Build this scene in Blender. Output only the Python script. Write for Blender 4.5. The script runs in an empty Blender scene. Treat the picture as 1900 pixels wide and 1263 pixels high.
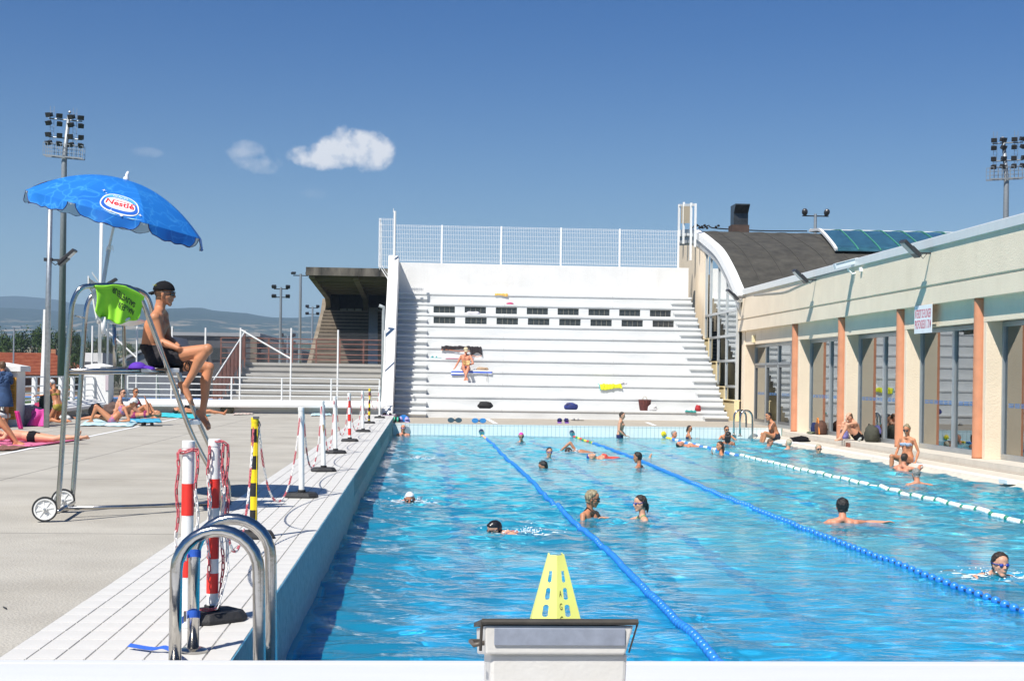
import bpy, math, random
import numpy as np
from mathutils import Vector, Matrix, noise as mnoise
random.seed(7); np.random.seed(7)
S = bpy.context.scene
COL = S.collection
R = math.radians
# ------------------------------------------------------------------ camera, sky, sun, exposure
FPX, CAM_H = 2639.0, 1.36
PSI, RHO, CX, CY = math.atan(170 / 2639.0), .0145, 950.0, 701.0
cam_d = bpy.data.cameras.new('camera'); cam = bpy.data.objects.new('camera', cam_d); COL.objects.link(cam)
cam_d.sensor_width = 36; cam_d.lens = FPX / 1900 * 36; cam_d.shift_y = (CY - 631.5) / 1900
cam_d.clip_start = .1; cam_d.clip_end = 30000
cam.matrix_world = Matrix.Translation((0, 0, CAM_H)) @ Matrix.Rotation(-PSI, 4, 'Z') @ Matrix.Rotation(R(90), 4, 'X') @ Matrix.Rotation(RHO, 4, 'Z')
S.camera = cam
SUN_DIR = Vector((.45, .62, -1.0)).normalized()      # the way the light travels
sun_el = math.asin(-SUN_DIR.z)
sun_rot = math.atan2(-SUN_DIR.x, -SUN_DIR.y)
W = bpy.data.worlds.new('World'); S.world = W; W.use_nodes = True
wn, wl = W.node_tree.nodes, W.node_tree.links
wn.clear()
sky = wn.new('ShaderNodeTexSky'); sky.sky_type = 'NISHITA'; sky.sun_disc = False
sky.sun_elevation = sun_el; sky.sun_rotation = sun_rot
sky.altitude = 600; sky.air_density = 1.0; sky.dust_density = .6; sky.ozone_density = 3.0
def wmath(op, a, b=None, c=None):
    n = wn.new('ShaderNodeMath'); n.operation = op
    for i, v in enumerate((a, b, c)):
        if v is None: continue
        if isinstance(v, (int, float)): n.inputs[i].default_value = v
        else: wl.new(v, n.inputs[i])
    return n.outputs[0]
tc = wn.new('ShaderNodeTexCoord'); sx = wn.new('ShaderNodeSeparateXYZ'); wl.new(tc.outputs['Generated'], sx.inputs[0])
X_, Y_, Z_ = sx.outputs
AZ = wmath('ARCTAN2', X_, Y_); EL = wmath('ARCSINE', Z_)
nz = wn.new('ShaderNodeTexNoise'); nz.inputs['Scale'].default_value = 26; nz.inputs['Detail'].default_value = 8; nz.inputs['Roughness'].default_value = .62
wl.new(tc.outputs['Generated'], nz.inputs['Vector'])
nz2 = wn.new('ShaderNodeTexNoise'); nz2.inputs['Scale'].default_value = 75; nz2.inputs['Detail'].default_value = 6
wl.new(tc.outputs['Generated'], nz2.inputs['Vector'])
def ray(px, py):
    a, b = px - CX, py - CY
    u = a * math.cos(RHO) + b * math.sin(RHO); v = -a * math.sin(RHO) + b * math.cos(RHO)
    r, z = u / FPX, -v / FPX
    return Vector((r * math.cos(PSI) + math.sin(PSI), -r * math.sin(PSI) + math.cos(PSI), z))
def Pz(px, py, z):
    d = ray(px, py); t = (z - CAM_H) / d.z; return Vector((d.x * t, d.y * t, z))
def PY(px, py, Y):
    d = ray(px, py); t = Y / d.y; return Vector((d.x * t, Y, CAM_H + d.z * t))
def PX(px, py, X):
    d = ray(px, py); t = X / d.x; return Vector((X, d.y * t, CAM_H + d.z * t))
def cloud(blobs, soft, amount, flat):
    tot = None
    for px, py, rx, ry in blobs:
        d = ray(px, py).normalized(); a, e = math.atan2(d.x, d.y), math.asin(d.z)
        da = wmath('DIVIDE', wmath('SUBTRACT', AZ, a), rx / FPX); de = wmath('DIVIDE', wmath('SUBTRACT', EL, e), ry / FPX)
        q = wmath('SUBTRACT', 1.0, wmath('ADD', wmath('MULTIPLY', da, da), wmath('MULTIPLY', de, de)))
        tot = q if tot is None else wmath('MAXIMUM', tot, q)
    n = wmath('ADD', wmath('MULTIPLY', wmath('SUBTRACT', nz.outputs['Fac'], .5), 6.0), wmath('MULTIPLY', wmath('SUBTRACT', nz2.outputs['Fac'], .5), 3.6))
    v = wmath('MULTIPLY', wmath('ADD', wmath('ADD', tot, n), flat), soft)
    c = wn.new('ShaderNodeClamp'); wl.new(v, c.inputs[0])
    m = wn.new('ShaderNodeClamp'); wl.new(wmath('MULTIPLY', wmath('ADD', tot, .35), 2.5), m.inputs[0])
    return wmath('MULTIPLY', wmath('MULTIPLY', c.outputs[0], m.outputs[0]), amount)
CL = [cloud([(585, 291, 48, 24), (640, 276, 46, 38), (668, 280, 48, 36), (695, 280, 36, 34), (620, 298, 70, 18)], .75, .95, .15),
      cloud([(455, 281, 34, 20), (470, 305, 50, 18)], .6, .42, -.1), cloud([(270, 283, 30, 9)], .5, .18, 0), cloud([(600, 360, 40, 10)], .5, .12, 0)]
ct = CL[0]
for c_ in CL[1:]: ct = wmath('MAXIMUM', ct, c_)
grade = wn.new('ShaderNodeMix'); grade.data_type = 'RGBA'; grade.blend_type = 'MULTIPLY'; grade.inputs['Factor'].default_value = 1
ramp = wn.new('ShaderNodeValToRGB'); ramp.color_ramp.interpolation = 'EASE'
SKY_LOW, SKY_HIGH = (.72, .82, .84, 1), (.12, .42, .78, 1)
ramp.color_ramp.elements[0].position = .0; ramp.color_ramp.elements[0].color = SKY_LOW
ramp.color_ramp.elements[1].position = .30; ramp.color_ramp.elements[1].color = SKY_HIGH
wl.new(Z_, ramp.inputs[0])
wl.new(sky.outputs[0], grade.inputs[6]); wl.new(ramp.outputs[0], grade.inputs[7])
cm = wn.new('ShaderNodeMix'); cm.data_type = 'RGBA'; cm.inputs[7].default_value = (8.6, 8.7, 9.0, 1)
wl.new(ct, cm.inputs[0]); wl.new(grade.outputs[2], cm.inputs[6])
bg = wn.new('ShaderNodeBackground'); bg.inputs[1].default_value = .072
wo = wn.new('ShaderNodeOutputWorld'); wl.new(cm.outputs[2], bg.inputs[0]); wl.new(bg.outputs[0], wo.inputs[0])
sd = bpy.data.lights.new('sun', 'SUN'); sd.energy = 4.6; sd.angle = R(.53); sd.color = (1, .955, .88)
sun = bpy.data.objects.new('sun', sd); COL.objects.link(sun); sd.cycles.is_caustics_light = True; sun.rotation_euler = SUN_DIR.to_track_quat('-Z', 'Y').to_euler()
sun.location = (-20, -10, 60)
S.view_settings.view_transform = 'Standard'; S.view_settings.look = 'None'; S.view_settings.gamma = 1; S.view_settings.exposure = .55
S.view_settings.use_curve_mapping = False
S.cycles.use_denoising = True
S.cycles.max_bounces = 10; S.cycles.transparent_max_bounces = 16; S.cycles.volume_bounces = 0
S.cycles.caustics_refractive = True; S.cycles.caustics_reflective = False
S.cycles.sample_clamp_indirect = 6

# ------------------------------------------------------------------ materials
MATS = {}
def mat(name, col, rough=.5, metal=0., var=.06, scale=4., bump=0., bscale=60., spec=.5, coat=0., col2=None, detail=5, trans=0., stretch=None):
    if name in MATS: return MATS[name]
    m = bpy.data.materials.new(name); MATS[name] = m; m.use_nodes = True
    n, l = m.node_tree.nodes, m.node_tree.links
    b = n['Principled BSDF']
    b.inputs['Roughness'].default_value = rough; b.inputs['Metallic'].default_value = metal
    b.inputs['Specular IOR Level'].default_value = spec; b.inputs['Coat Weight'].default_value = coat
    tcn = n.new('ShaderNodeTexCoord'); mp = n.new('ShaderNodeMapping'); l.new(tcn.outputs['Object'], mp.inputs[0])
    if stretch: mp.inputs['Scale'].default_value = stretch
    t = n.new('ShaderNodeTexNoise'); t.inputs['Scale'].default_value = scale; t.inputs['Detail'].default_value = detail; t.inputs['Roughness'].default_value = .6
    l.new(mp.outputs[0], t.inputs['Vector'])
    mx = n.new('ShaderNodeMix'); mx.data_type = 'RGBA'
    c = Vector(col[:3])
    a = c * (1 - var); d = Vector(col2[:3]) if col2 else c * (1 + var)
    mx.inputs[6].default_value = (*a, 1); mx.inputs[7].default_value = (*[min(1, q) for q in d], 1)
    rp = n.new('ShaderNodeMapRange'); rp.inputs[1].default_value = .32; rp.inputs[2].default_value = .68
    l.new(t.outputs['Fac'], rp.inputs[0]); l.new(rp.outputs[0], mx.inputs[0]); l.new(mx.outputs[2], b.inputs['Base Color'])
    if bump:
        t2 = n.new('ShaderNodeTexNoise'); t2.inputs['Scale'].default_value = bscale; t2.inputs['Detail'].default_value = 4
        l.new(mp.outputs[0], t2.inputs['Vector'])
        bp = n.new('ShaderNodeBump'); bp.inputs['Strength'].default_value = bump; bp.inputs['Distance'].default_value = .02
        l.new(t2.outputs['Fac'], bp.inputs['Height']); l.new(bp.outputs[0], b.inputs['Normal'])
    if trans: b.inputs['Transmission Weight'].default_value = trans
    return m
def dirt(m, amt, scale, stretch, lo=.45, hi=.75, tint=(.55, .5, .42)):
    """stains: multiplies the base colour inside noise patches"""
    n, l = m.node_tree.nodes, m.node_tree.links; b = n['Principled BSDF']; src = b.inputs['Base Color'].links[0].from_socket
    tcn = n.new('ShaderNodeTexCoord'); mp = n.new('ShaderNodeMapping'); mp.inputs['Scale'].default_value = stretch; l.new(tcn.outputs['Object'], mp.inputs[0])
    t = n.new('ShaderNodeTexNoise'); t.inputs['Scale'].default_value = scale; t.inputs['Detail'].default_value = 8; t.inputs['Roughness'].default_value = .7; t.inputs['Distortion'].default_value = .6; l.new(mp.outputs[0], t.inputs['Vector'])
    r = n.new('ShaderNodeMapRange'); r.inputs[1].default_value = lo; r.inputs[2].default_value = hi; r.inputs[4].default_value = amt; l.new(t.outputs['Fac'], r.inputs[0])
    x = n.new('ShaderNodeMix'); x.data_type = 'RGBA'; x.blend_type = 'MULTIPLY'; x.inputs[7].default_value = (*tint, 1); l.new(r.outputs[0], x.inputs[0]); l.new(src, x.inputs[6]); l.new(x.outputs[2], b.inputs['Base Color'])
def nodes(m): return m.node_tree.nodes, m.node_tree.links, m.node_tree.nodes['Principled BSDF']
M_white = mat('white_paint', (.80, .80, .785), .55, var=.03, bump=.15, bscale=25)
M_whitewall = mat('white_render', (.70, .695, .68), .85, var=.05, scale=1.2, bump=.35, bscale=18)
M_bench = mat('white_bench_paint', (.64, .65, .645), .6, var=.07, scale=.8, bump=.3, bscale=9, stretch=(1, 1, 3))
M_steel = mat('stainless_steel', (.50, .48, .45), .17, 1., var=.10, scale=9, bump=.04, bscale=40)
M_galv = mat('galvanised_steel', (.42, .45, .47), .45, .75, var=.16, scale=14)
M_gpole = mat('grey_pole_metal', (.33, .36, .39), .5, .4, var=.1, scale=6)
M_whitemetal = mat('white_painted_metal', (.74, .75, .74), .4, var=.06, scale=7)
M_rusty = mat('rusty_red_metal', (.22, .085, .06), .7, .2, var=.35, scale=8)
M_conc = mat('deck_concrete', (.40, .375, .325), .9, var=.10, scale=.9, bump=.6, bscale=55, detail=9, col2=(.46, .435, .38))
M_conc2 = mat('far_deck_concrete', (.40, .355, .29), .9, var=.08, scale=1.4, bump=.3)
M_tile = mat('deck_tile_ceramic', (.62, .605, .57), .5, var=.05, scale=3, bump=.08, bscale=80)
M_grout = mat('tile_grout', (.47, .465, .45), .9, var=.2, scale=20)
M_walltile = mat('pool_wall_tile', (.24, .74, .95), .18, var=.06, scale=2)
M_fartile = mat('pale_pool_tile', (.70, .76, .76), .2, var=.04, scale=4)
M_poolfloor = mat('pool_floor_depth_tint', (.20, .92, .98), .6, var=.06, scale=.7)
# darker blue towards the deep end: light absorbed by water, put into the colour
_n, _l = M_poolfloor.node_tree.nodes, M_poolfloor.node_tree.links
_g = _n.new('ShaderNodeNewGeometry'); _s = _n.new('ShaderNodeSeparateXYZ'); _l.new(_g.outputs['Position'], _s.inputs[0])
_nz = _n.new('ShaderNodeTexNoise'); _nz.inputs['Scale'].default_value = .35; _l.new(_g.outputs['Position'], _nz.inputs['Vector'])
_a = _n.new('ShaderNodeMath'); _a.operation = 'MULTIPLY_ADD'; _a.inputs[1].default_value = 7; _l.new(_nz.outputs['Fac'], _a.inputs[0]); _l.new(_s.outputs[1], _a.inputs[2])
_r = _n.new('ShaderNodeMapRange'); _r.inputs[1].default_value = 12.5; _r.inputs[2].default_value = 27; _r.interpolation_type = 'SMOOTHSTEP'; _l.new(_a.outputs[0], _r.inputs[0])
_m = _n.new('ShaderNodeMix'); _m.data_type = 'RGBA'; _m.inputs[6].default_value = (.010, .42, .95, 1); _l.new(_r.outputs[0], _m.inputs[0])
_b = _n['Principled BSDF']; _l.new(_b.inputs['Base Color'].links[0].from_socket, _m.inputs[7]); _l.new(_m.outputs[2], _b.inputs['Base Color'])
M_lane = mat('pool_lane_mark', (.04, .34, .72), .6)
M_cream = mat('cream_render', (.79, .668, .51), .9, var=.04, scale=1.5, bump=.5, bscale=30)
M_creamy = mat('pale_yellow_render', (.76, .63, .38), .9, var=.05, scale=1.2, bump=.4, bscale=25)
M_orange = mat('salmon_column_paint', (.56, .235, .125), .7, var=.09, scale=3, bump=.2)
M_alu = mat('grey_aluminium', (.40, .43, .45), .4, .6, var=.06)
M_roof = mat('roof_felt', (.046, .043, .036), .95, var=.3, scale=2.0, bump=.5, bscale=30, col2=(.075, .07, .058), detail=9)
M_black = mat('black_plastic', (.018, .018, .02), .45, var=.2)
M_rubber = mat('black_rubber', (.022, .022, .024), .7, var=.25, scale=20, bump=.3)
M_lampg = mat('dark_lamp_housing', (.06, .06, .065), .4, .5, var=.15)
M_wplastic = mat('white_plastic', (.78, .78, .76), .35, var=.04, scale=10)
M_red = mat('red_plastic', (.72, .035, .025), .4, var=.05)
M_yel = mat('yellow_plastic', (.80, .60, .015), .4, var=.05)
M_chainr = mat('faded_red_plastic', (.50, .10, .12), .5, var=.25, scale=12)
M_chainw = mat('white_chain_plastic', (.72, .70, .68), .5, var=.08, scale=12)
M_blueb = mat('blue_float_plastic', (.03, .22, .68), .3, var=.1, scale=12)
M_whfloat = mat('white_float_plastic', (.80, .79, .74), .4, var=.05)
M_green = mat('green_float_plastic', (.02, .22, .14), .4)
M_strap = mat('blue_webbing', (.02, .10, .48), .7, var=.12, scale=30)
M_glassdark = mat('lamp_glass', (.30, .34, .36), .1, spec=.9)

dirt(M_conc, .55, .22, (1, 1, 1), .5, .78, (.72, .68, .62)); dirt(M_conc, .5, 90, (1, 1, 1), .55, .8, (.6, .58, .55)); dirt(M_conc, .6, 1.3, (.5, 2.2, 1), .58, .8, (.75, .72, .68))
dirt(M_tile, .45, .9, (1, 1, 1), .5, .8, (.75, .72, .68)); dirt(M_whitewall, .35, .9, (2.5, 1, .35), .5, .8, (.8, .78, .72)); dirt(M_bench, .5, 1.1, (.35, 2, 2), .52, .8, (.74, .74, .70)); dirt(M_bench, .7, 6, (1, 1, 1), .66, .8, (.5, .5, .48))
dirt(M_cream, .35, .6, (1, 3, .3), .5, .85, (.78, .74, .66)); dirt(M_orange, .5, 2.2, (1, 1, .5), .52, .8, (.7, .6, .55)); dirt(M_roof, .6, 3, (1, 1, 1), .5, .8, (.5, .5, .5))
# ------------------------------------------------------------------ mesh helpers
class MB:
    def __init__(s): s.v = []; s.f = []; s.m = []; s.mi = 0
    def add(s, vs, fs):
        o = len(s.v); s.v.extend(tuple(q) for q in vs); s.f.extend(tuple(i + o for i in f) for f in fs); s.m.extend([s.mi] * len(fs)); return s
    def box(s, c, d, rot=None):
        h = Vector(d) / 2; c = Vector(c); vs = []
        for z in (-1, 1):
            for x, y in ((-1, -1), (1, -1), (1, 1), (-1, 1)):
                p = Vector((x * h.x, y * h.y, z * h.z))
                if rot is not None: p = rot @ p
                vs.append(c + p)
        return s.add(vs, [(3, 2, 1, 0), (4, 5, 6, 7), (0, 1, 5, 4), (1, 2, 6, 5), (2, 3, 7, 6), (3, 0, 4, 7)])
    def bx(s, x0, x1, y0, y1, z0, z1): return s.box(((x0 + x1) / 2, (y0 + y1) / 2, (z0 + z1) / 2), (x1 - x0, y1 - y0, z1 - z0))
    def prism(s, poly, ax, a0, a1):
        """poly: 2D points; extruded along axis ax from a0 to a1 (ax 'x': poly is (y,z); 'y': (x,z); 'z': (x,y))"""
        n = len(poly)
        def P(p, a): return (a, p[0], p[1]) if ax == 'x' else ((p[0], a, p[1]) if ax == 'y' else (p[0], p[1], a))
        vs = [P(p, a0) for p in poly] + [P(p, a1) for p in poly]
        fs = [tuple(range(n)), tuple(range(2 * n - 1, n - 1, -1))] + [(i, i + n, (i + 1) % n + n, (i + 1) % n) for i in range(n)]
        return s.add(vs, fs)
    def tube(s, pts, r, n=10, cap=True):
        pts = [Vector(p) for p in pts]; rs = r if isinstance(r, (list, tuple)) else [r] * len(pts)
        vs = []; fs = []; u = None
        for i, p in enumerate(pts):
            t = ((pts[min(i + 1, len(pts) - 1)] - p).normalized() + (p - pts[max(i - 1, 0)]).normalized())
            t = t.normalized() if t.length > 1e-6 else Vector((0, 0, 1))
            if u is None: u = t.orthogonal().normalized()
            u = (u - t * u.dot(t)); u = u.normalized() if u.length > 1e-6 else t.orthogonal().normalized()
            w = t.cross(u)
            for k in range(n):
                a = 2 * math.pi * k / n; vs.append(p + (u * math.cos(a) + w * math.sin(a)) * rs[i])
        for i in range(len(pts) - 1):
            for k in range(n): fs.append((i * n + k, i * n + (k + 1) % n, (i + 1) * n + (k + 1) % n, (i + 1) * n + k))
        if cap: fs.append(tuple(range(n - 1, -1, -1))); fs.append(tuple((len(pts) - 1) * n + k for k in range(n)))
        return s.add(vs, fs)
    def cyl(s, p0, p1, r0, r1=None, n=12): return s.tube([p0, p1], [r0, r0 if r1 is None else r1], n)
    def ell(s, c, rad, rot=None, n=12, m=8):
        c = Vector(c); vs = []; fs = []
        for j in range(m + 1):
            th = math.pi * j / m
            for i in range(n):
                a = 2 * math.pi * i / n
                p = Vector((rad[0] * math.sin(th) * math.cos(a), rad[1] * math.sin(th) * math.sin(a), rad[2] * math.cos(th)))
                if rot is not None: p = rot @ p
                vs.append(c + p)
        for j in range(m):
            for i in range(n): fs.append((j * n + i, (j + 1) * n + i, (j + 1) * n + (i + 1) % n, j * n + (i + 1) % n))
        return s.add(vs, fs)
    def lathe(s, prof, c=(0, 0, 0), ax=(0, 0, 1), n=16):
        """prof: (radius, height along ax)"""
        c = Vector(c); ax = Vector(ax).normalized(); u = ax.orthogonal().normalized(); w = ax.cross(u)
        vs = []; fs = []
        for r, h in prof:
            for k in range(n):
                a = 2 * math.pi * k / n; vs.append(c + ax * h + (u * math.cos(a) + w * math.sin(a)) * r)
        for i in range(len(prof) - 1):
            for k in range(n): fs.append((i * n + k, i * n + (k + 1) % n, (i + 1) * n + (k + 1) % n, (i + 1) * n + k))
        fs.append(tuple(range(n - 1, -1, -1))); fs.append(tuple((len(prof) - 1) * n + k for k in range(n)))
        return s.add(vs, fs)
    def grid(s, fn, nu, nv, thick=0.):
        """fn(u,v)->point for u,v in 0..1; a sheet, with a back face when thick"""
        P = [[Vector(fn(i / nu, j / nv)) for i in range(nu + 1)] for j in range(nv + 1)]
        vs = [p for r_ in P for p in r_]; k = nu + 1
        fs = [(j * k + i, j * k + i + 1, (j + 1) * k + i + 1, (j + 1) * k + i) for j in range(nv) for i in range(nu)]
        if thick:
            N = []
            for j in range(nv + 1):
                for i in range(nu + 1):
                    a = P[j][min(i + 1, nu)] - P[j][max(i - 1, 0)]; b = P[min(j + 1, nv)][i] - P[max(j - 1, 0)][i]
                    q = a.cross(b); N.append(q.normalized() if q.length > 1e-9 else Vector((0, 0, 1)))
            o = len(vs); vs = vs + [v - n_ * thick for v, n_ in zip(vs, N)]
            fs = fs + [tuple(o + q for q in reversed(f)) for f in fs]
            bd = [(j * k, (j + 1) * k) for j in range(nv)] + [((j + 1) * k + nu, j * k + nu) for j in range(nv)] + [(i + 1, i) for i in range(nu)] + [(nv * k + i, nv * k + i + 1) for i in range(nu)]
            fs += [(a, b, b + o, a + o) for a, b in bd]
        return s.add(vs, fs)
    def build(s, name, m=None, parent=None, smooth=False, bevel=0., label=None, kind=None, local=False):
        me = bpy.data.meshes.new(name); me.from_pydata(s.v, [], s.f)
        ms = m if isinstance(m, (list, tuple)) else [m]
        for q in ms:
            if q: me.materials.append(q)
        if len(ms) > 1: me.polygons.foreach_set('material_index', s.m)
        if smooth:
            me.polygons.foreach_set('use_smooth', [True] * len(me.polygons))
        me.update()
        o = bpy.data.objects.new(name, me); COL.objects.link(o)
        if smooth == 'auto':
            try: me.set_sharp_from_angle(angle=R(38))
            except Exception: pass
        if bevel:
            b = o.modifiers.new('bevel', 'BEVEL'); b.width = bevel; b.segments = 2; b.limit_method = 'ANGLE'; b.harden_normals = False
        if parent is not None: adopt(o, parent, local)
        if label: o['label'] = label
        if kind: o['kind'] = kind
        return o
def wloc(o):
    p = Vector(o.location)
    return p + (wloc(o.parent) if o.parent and o.matrix_parent_inverse == Matrix() else Vector())
def adopt(o, parent, local=False):
    o.parent = parent
    if not local:
        root = parent
        while root.parent: root = root.parent
        # world-space geometry under a parent that sits at its base
        if parent.type == 'EMPTY' or parent.location.length > 0:
            o.matrix_parent_inverse = Matrix.Translation(-Vector(parent.location)) if parent.parent is None else Matrix()
def tag(o, label=None, cat=None, group=None, kind=None):
    if label: o['label'] = label
    if cat: o['category'] = cat
    if group: o['group'] = group
    if kind: o['kind'] = kind
    return o
def empty(name, loc=(0, 0, 0), label=None, cat=None, group=None):
    o = bpy.data.objects.new(name, None); o.empty_display_size = .1; COL.objects.link(o); o.location = loc
    return tag(o, label, cat, group)
def copy_tree(o, parent=None, kids=None):
    c = o.copy(); COL.objects.link(c)
    if parent is not None: c.parent = parent
    for ch in list(o.children): copy_tree(ch, c)
    return c
def struct(mb, name, m, smooth=False, bevel=0.):
    return tag(mb.build(name, m, smooth=smooth, bevel=bevel), kind='structure')
def bez(pts, n=8):
    """Catmull-Rom through pts"""
    P = [Vector(p) for p in pts]; P = [2 * P[0] - P[1]] + P + [2 * P[-1] - P[-2]]; out = []
    for i in range(1, len(P) - 2):
        for k in range(n):
            t = k / n; a, b, c, d = P[i - 1:i + 3]
            out.append(.5 * ((2 * b) + (c - a) * t + (2 * a - 5 * b + 4 * c - d) * t * t + (3 * b - a - 3 * c + d) * t ** 3))
    out.append(P[-2]); return out
def rot2(fwd, up=(0, 0, 1)):
    """matrix whose columns are forward, left, up"""
    f = Vector(fwd).normalized(); l = Vector(up).cross(f).normalized(); u = f.cross(l)
    return Matrix((f, l, u)).transposed()
_txt = {}
def text_shape(txt, size=1., bold=0., spacing=1.):
    key = (txt, bold, spacing)
    if key not in _txt:
        c = bpy.data.curves.new('lettering', 'FONT'); c.body = txt; c.align_x = 'CENTER'; c.align_y = 'CENTER'; c.offset = bold; c.space_character = spacing
        o = bpy.data.objects.new('lettering', c); COL.objects.link(o)
        dg = bpy.context.evaluated_depsgraph_get(); me = o.evaluated_get(dg).to_mesh()
        _txt[key] = ([tuple(v.co[:2]) for v in me.vertices], [tuple(p.vertices) for p in me.polygons])
        o.evaluated_get(dg).to_mesh_clear(); bpy.data.objects.remove(o); bpy.data.curves.remove(c)
    v, f = _txt[key]
    return [(x * size, y * size) for x, y in v], f
HAZE_D = .00020
# ------------------------------------------------------------------ ground, decks, pool shell
XL, YF, YN = -.88, 46.9, 6.1           # pool: left wall, far wall, near bulkhead
ZW = -.55                               # water level
XR = 11.0
def field_mat():
    m = mat('field_ground', (.09, .085, .045), .95, var=.4, scale=.05, detail=9, col2=(.15, .125, .075)); return m
g = MB(); g.bx(-6000, 6000, 52.8, 9000, -1.6, -1.1); g.bx(-6000, -11.5, -200, 52.8, -1.6, -1.102); g.bx(45, 6000, -200, 52.8, -1.6, -1.102); g.bx(-11.5, 45, -200, -6, -1.6, -1.104)
struct(g, 'ground', field_mat())
lawn = MB(); lawn.bx(-90, -1, 53.5, 131, -1.1, -1.092); struct(lawn, 'lawn_field', mat('lawn_grass', (.045, .085, .018), .95, var=.3, scale=.3, bump=.5, bscale=20, detail=8))
tr = MB(); tr.bx(-120, 60, 134, 142, -1.1, -1.088); struct(tr, 'running_track', mat('track_blue', (.08, .22, .50), .85, var=.1))
tr = MB(); tr.bx(-120, 60, 142.2, 150, -1.1, -1.089); struct(tr, 'running_track_verge', mat('track_red', (.42, .25, .19), .9, var=.1))
# left concrete deck
XT = -1.98
d = MB(); d.bx(-11.6, XT, -6, 52.9, -1.1, -.004)
deck = struct(d, 'concrete_deck', M_conc)
d = MB(); d.bx(XT, XL, YN, 52.9, -1.1, -.012); d.bx(XT, XL, -6, YN, -1.1, -.013)
strip = struct(d, 'tiled_pool_surround', M_grout)
# deck tiles: the nearest as single pieces, the rest joined
tw, tl = (XL - XT) / 8, .25
def tile_mesh(nm, sx_, sy_, sz_, b=.003):
    q = MB(); hx, hy = sx_ / 2, sy_ / 2
    q.add([(-hx, -hy, 0), (hx, -hy, 0), (hx, hy, 0), (-hx, hy, 0), (-hx + b, -hy + b, sz_), (hx - b, -hy + b, sz_), (hx - b, hy - b, sz_), (-hx + b, hy - b, sz_)],
          [(4, 5, 6, 7), (0, 1, 5, 4), (1, 2, 6, 5), (2, 3, 7, 6), (3, 0, 4, 7)])
    return q
t0 = tile_mesh('tile', tw - .0042, tl - .0042, .0105).build('tile', M_tile)
proto_mesh = t0.data; bpy.data.objects.remove(t0)
rest = MB(); cnt = 0
j = 0; y = YN + tl / 2 + .02
while y < 52.7:
    for i in range(8):
        x = XT + tw * (i + .5); z = -.012 + random.uniform(-.0006, .0006)
        if cnt < 296 and y > 6.5:
            o = bpy.data.objects.new('tile', proto_mesh); COL.objects.link(o); o.parent = strip
            o.location = (x, y, z); o.rotation_euler = (random.uniform(-.002, .002), random.uniform(-.002, .002), 0); cnt += 1
        else:
            q = tile_mesh('t', tw - .0042, tl - .0042, .0105); rest.add([(a + x, b + y, c + z) for a, b, c in q.v], q.f)
    y += tl; j += 1
rest.build('tiles', M_tile, strip, kind='stuff')
# painted line and joints on the concrete deck
pl = MB(); a, b = Pz(-20, 847, 0), Pz(300, 782, 0); dirv = (b - a).normalized(); nrm = Vector((-dirv.y, dirv.x, 0)) * .05
b = a + dirv * ((b - a).length + 4)
pl.add([a - nrm + Vector((0, 0, .001)), b - nrm + Vector((0, 0, .001)), b + nrm + Vector((0, 0, .001)), a + nrm + Vector((0, 0, .001))], [(0, 1, 2, 3)])
struct(pl, 'painted_deck_line', M_white)
jt = MB()
for yy in (12.2, 18.4, 25.1, 31, 37.5, 44): jt.bx(-11.6, XT - .01, yy, yy + .012, -.004, -.0025)
for xx in (-5.2, -8.4): jt.bx(xx, xx + .012, -6, 49, -.004, -.0024)
struct(jt, 'deck_joint', mat('joint_filler', (.16, .155, .145), .95))
# coping edge and pool left wall tiles
def wall_tiles(name, n_u, w_, rows, place, m, parent):
    q = MB()
    for i in range(n_u):
        for z0, z1 in rows:
            g_ = .004; place(q, i * w_ + g_, (i + 1) * w_ - g_, z0 + g_, z1 - g_)
    return q.build(name, m, parent, kind='stuff')
s = MB(); s.bx(XL - .2, XL - .006, YN, YF, -3.4, -.013)
lw = struct(s, 'pool_left_wall', mat('blue_grout', (.06, .20, .32), .9))
def pl_left(q, u0, u1, z0, z1):
    y0, y1 = YN + u0, YN + u1
    q.add([(XL - .006, y0, z0), (XL - .006, y1, z0), (XL - .006, y1, z1), (XL - .006, y0, z1), (XL, y0 + .003, z0 + .003), (XL, y1 - .003, z0 + .003), (XL, y1 - .003, z1 - .003), (XL, y0 + .003, z1 - .003)],
          [(4, 5, 6, 7), (0, 1, 5, 4), (1, 2, 6, 5), (2, 3, 7, 6), (3, 0, 4, 7)])
wall_tiles('tiles', 320, .1275, [(-.30, -.002), (-.60, -.30), (-.9, -.6), (-1.2, -.9), (-1.5, -1.2)], pl_left, M_walltile, lw)
s = MB(); s.bx(XL, XR + 1.13, YF + .006, 55.5, -3.4, -.184)
fd = struct(s, 'far_deck', M_conc2)
s = MB(); s.bx(XL + .002, 10.95, YF, YF + .16, -.184, -.178); struct(s, 'far_deck_rim', mat('rim_tile', (.63, .60, .54), .6, var=.06, scale=9))
def pl_far(q, u0, u1, z0, z1):
    x0, x1 = XL + u0, XL + u1
    q.add([(x0, YF + .006, z0), (x1, YF + .006, z0), (x1, YF + .006, z1), (x0, YF + .006, z1), (x0 + .003, YF, z0 + .003), (x1 - .003, YF, z0 + .003), (x1 - .003, YF, z1 - .003), (x0 + .003, YF, z1 - .003)],
          [(4, 5, 6, 7), (0, 1, 5, 4), (1, 2, 6, 5), (2, 3, 7, 6), (3, 0, 4, 7)])
s = MB(); s.bx(XL, 12.1, YF + .0055, YF + .05, -3.4, -.186); fw = struct(s, 'pool_far_wall', mat('green_grout', (.22, .34, .34), .9))
wall_tiles('tiles', 94, .1378, [(-.235, -.186), (-.60, -.235), (-.9, -.6), (-1.2, -.9)], pl_far, M_fartile, fw)
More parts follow.
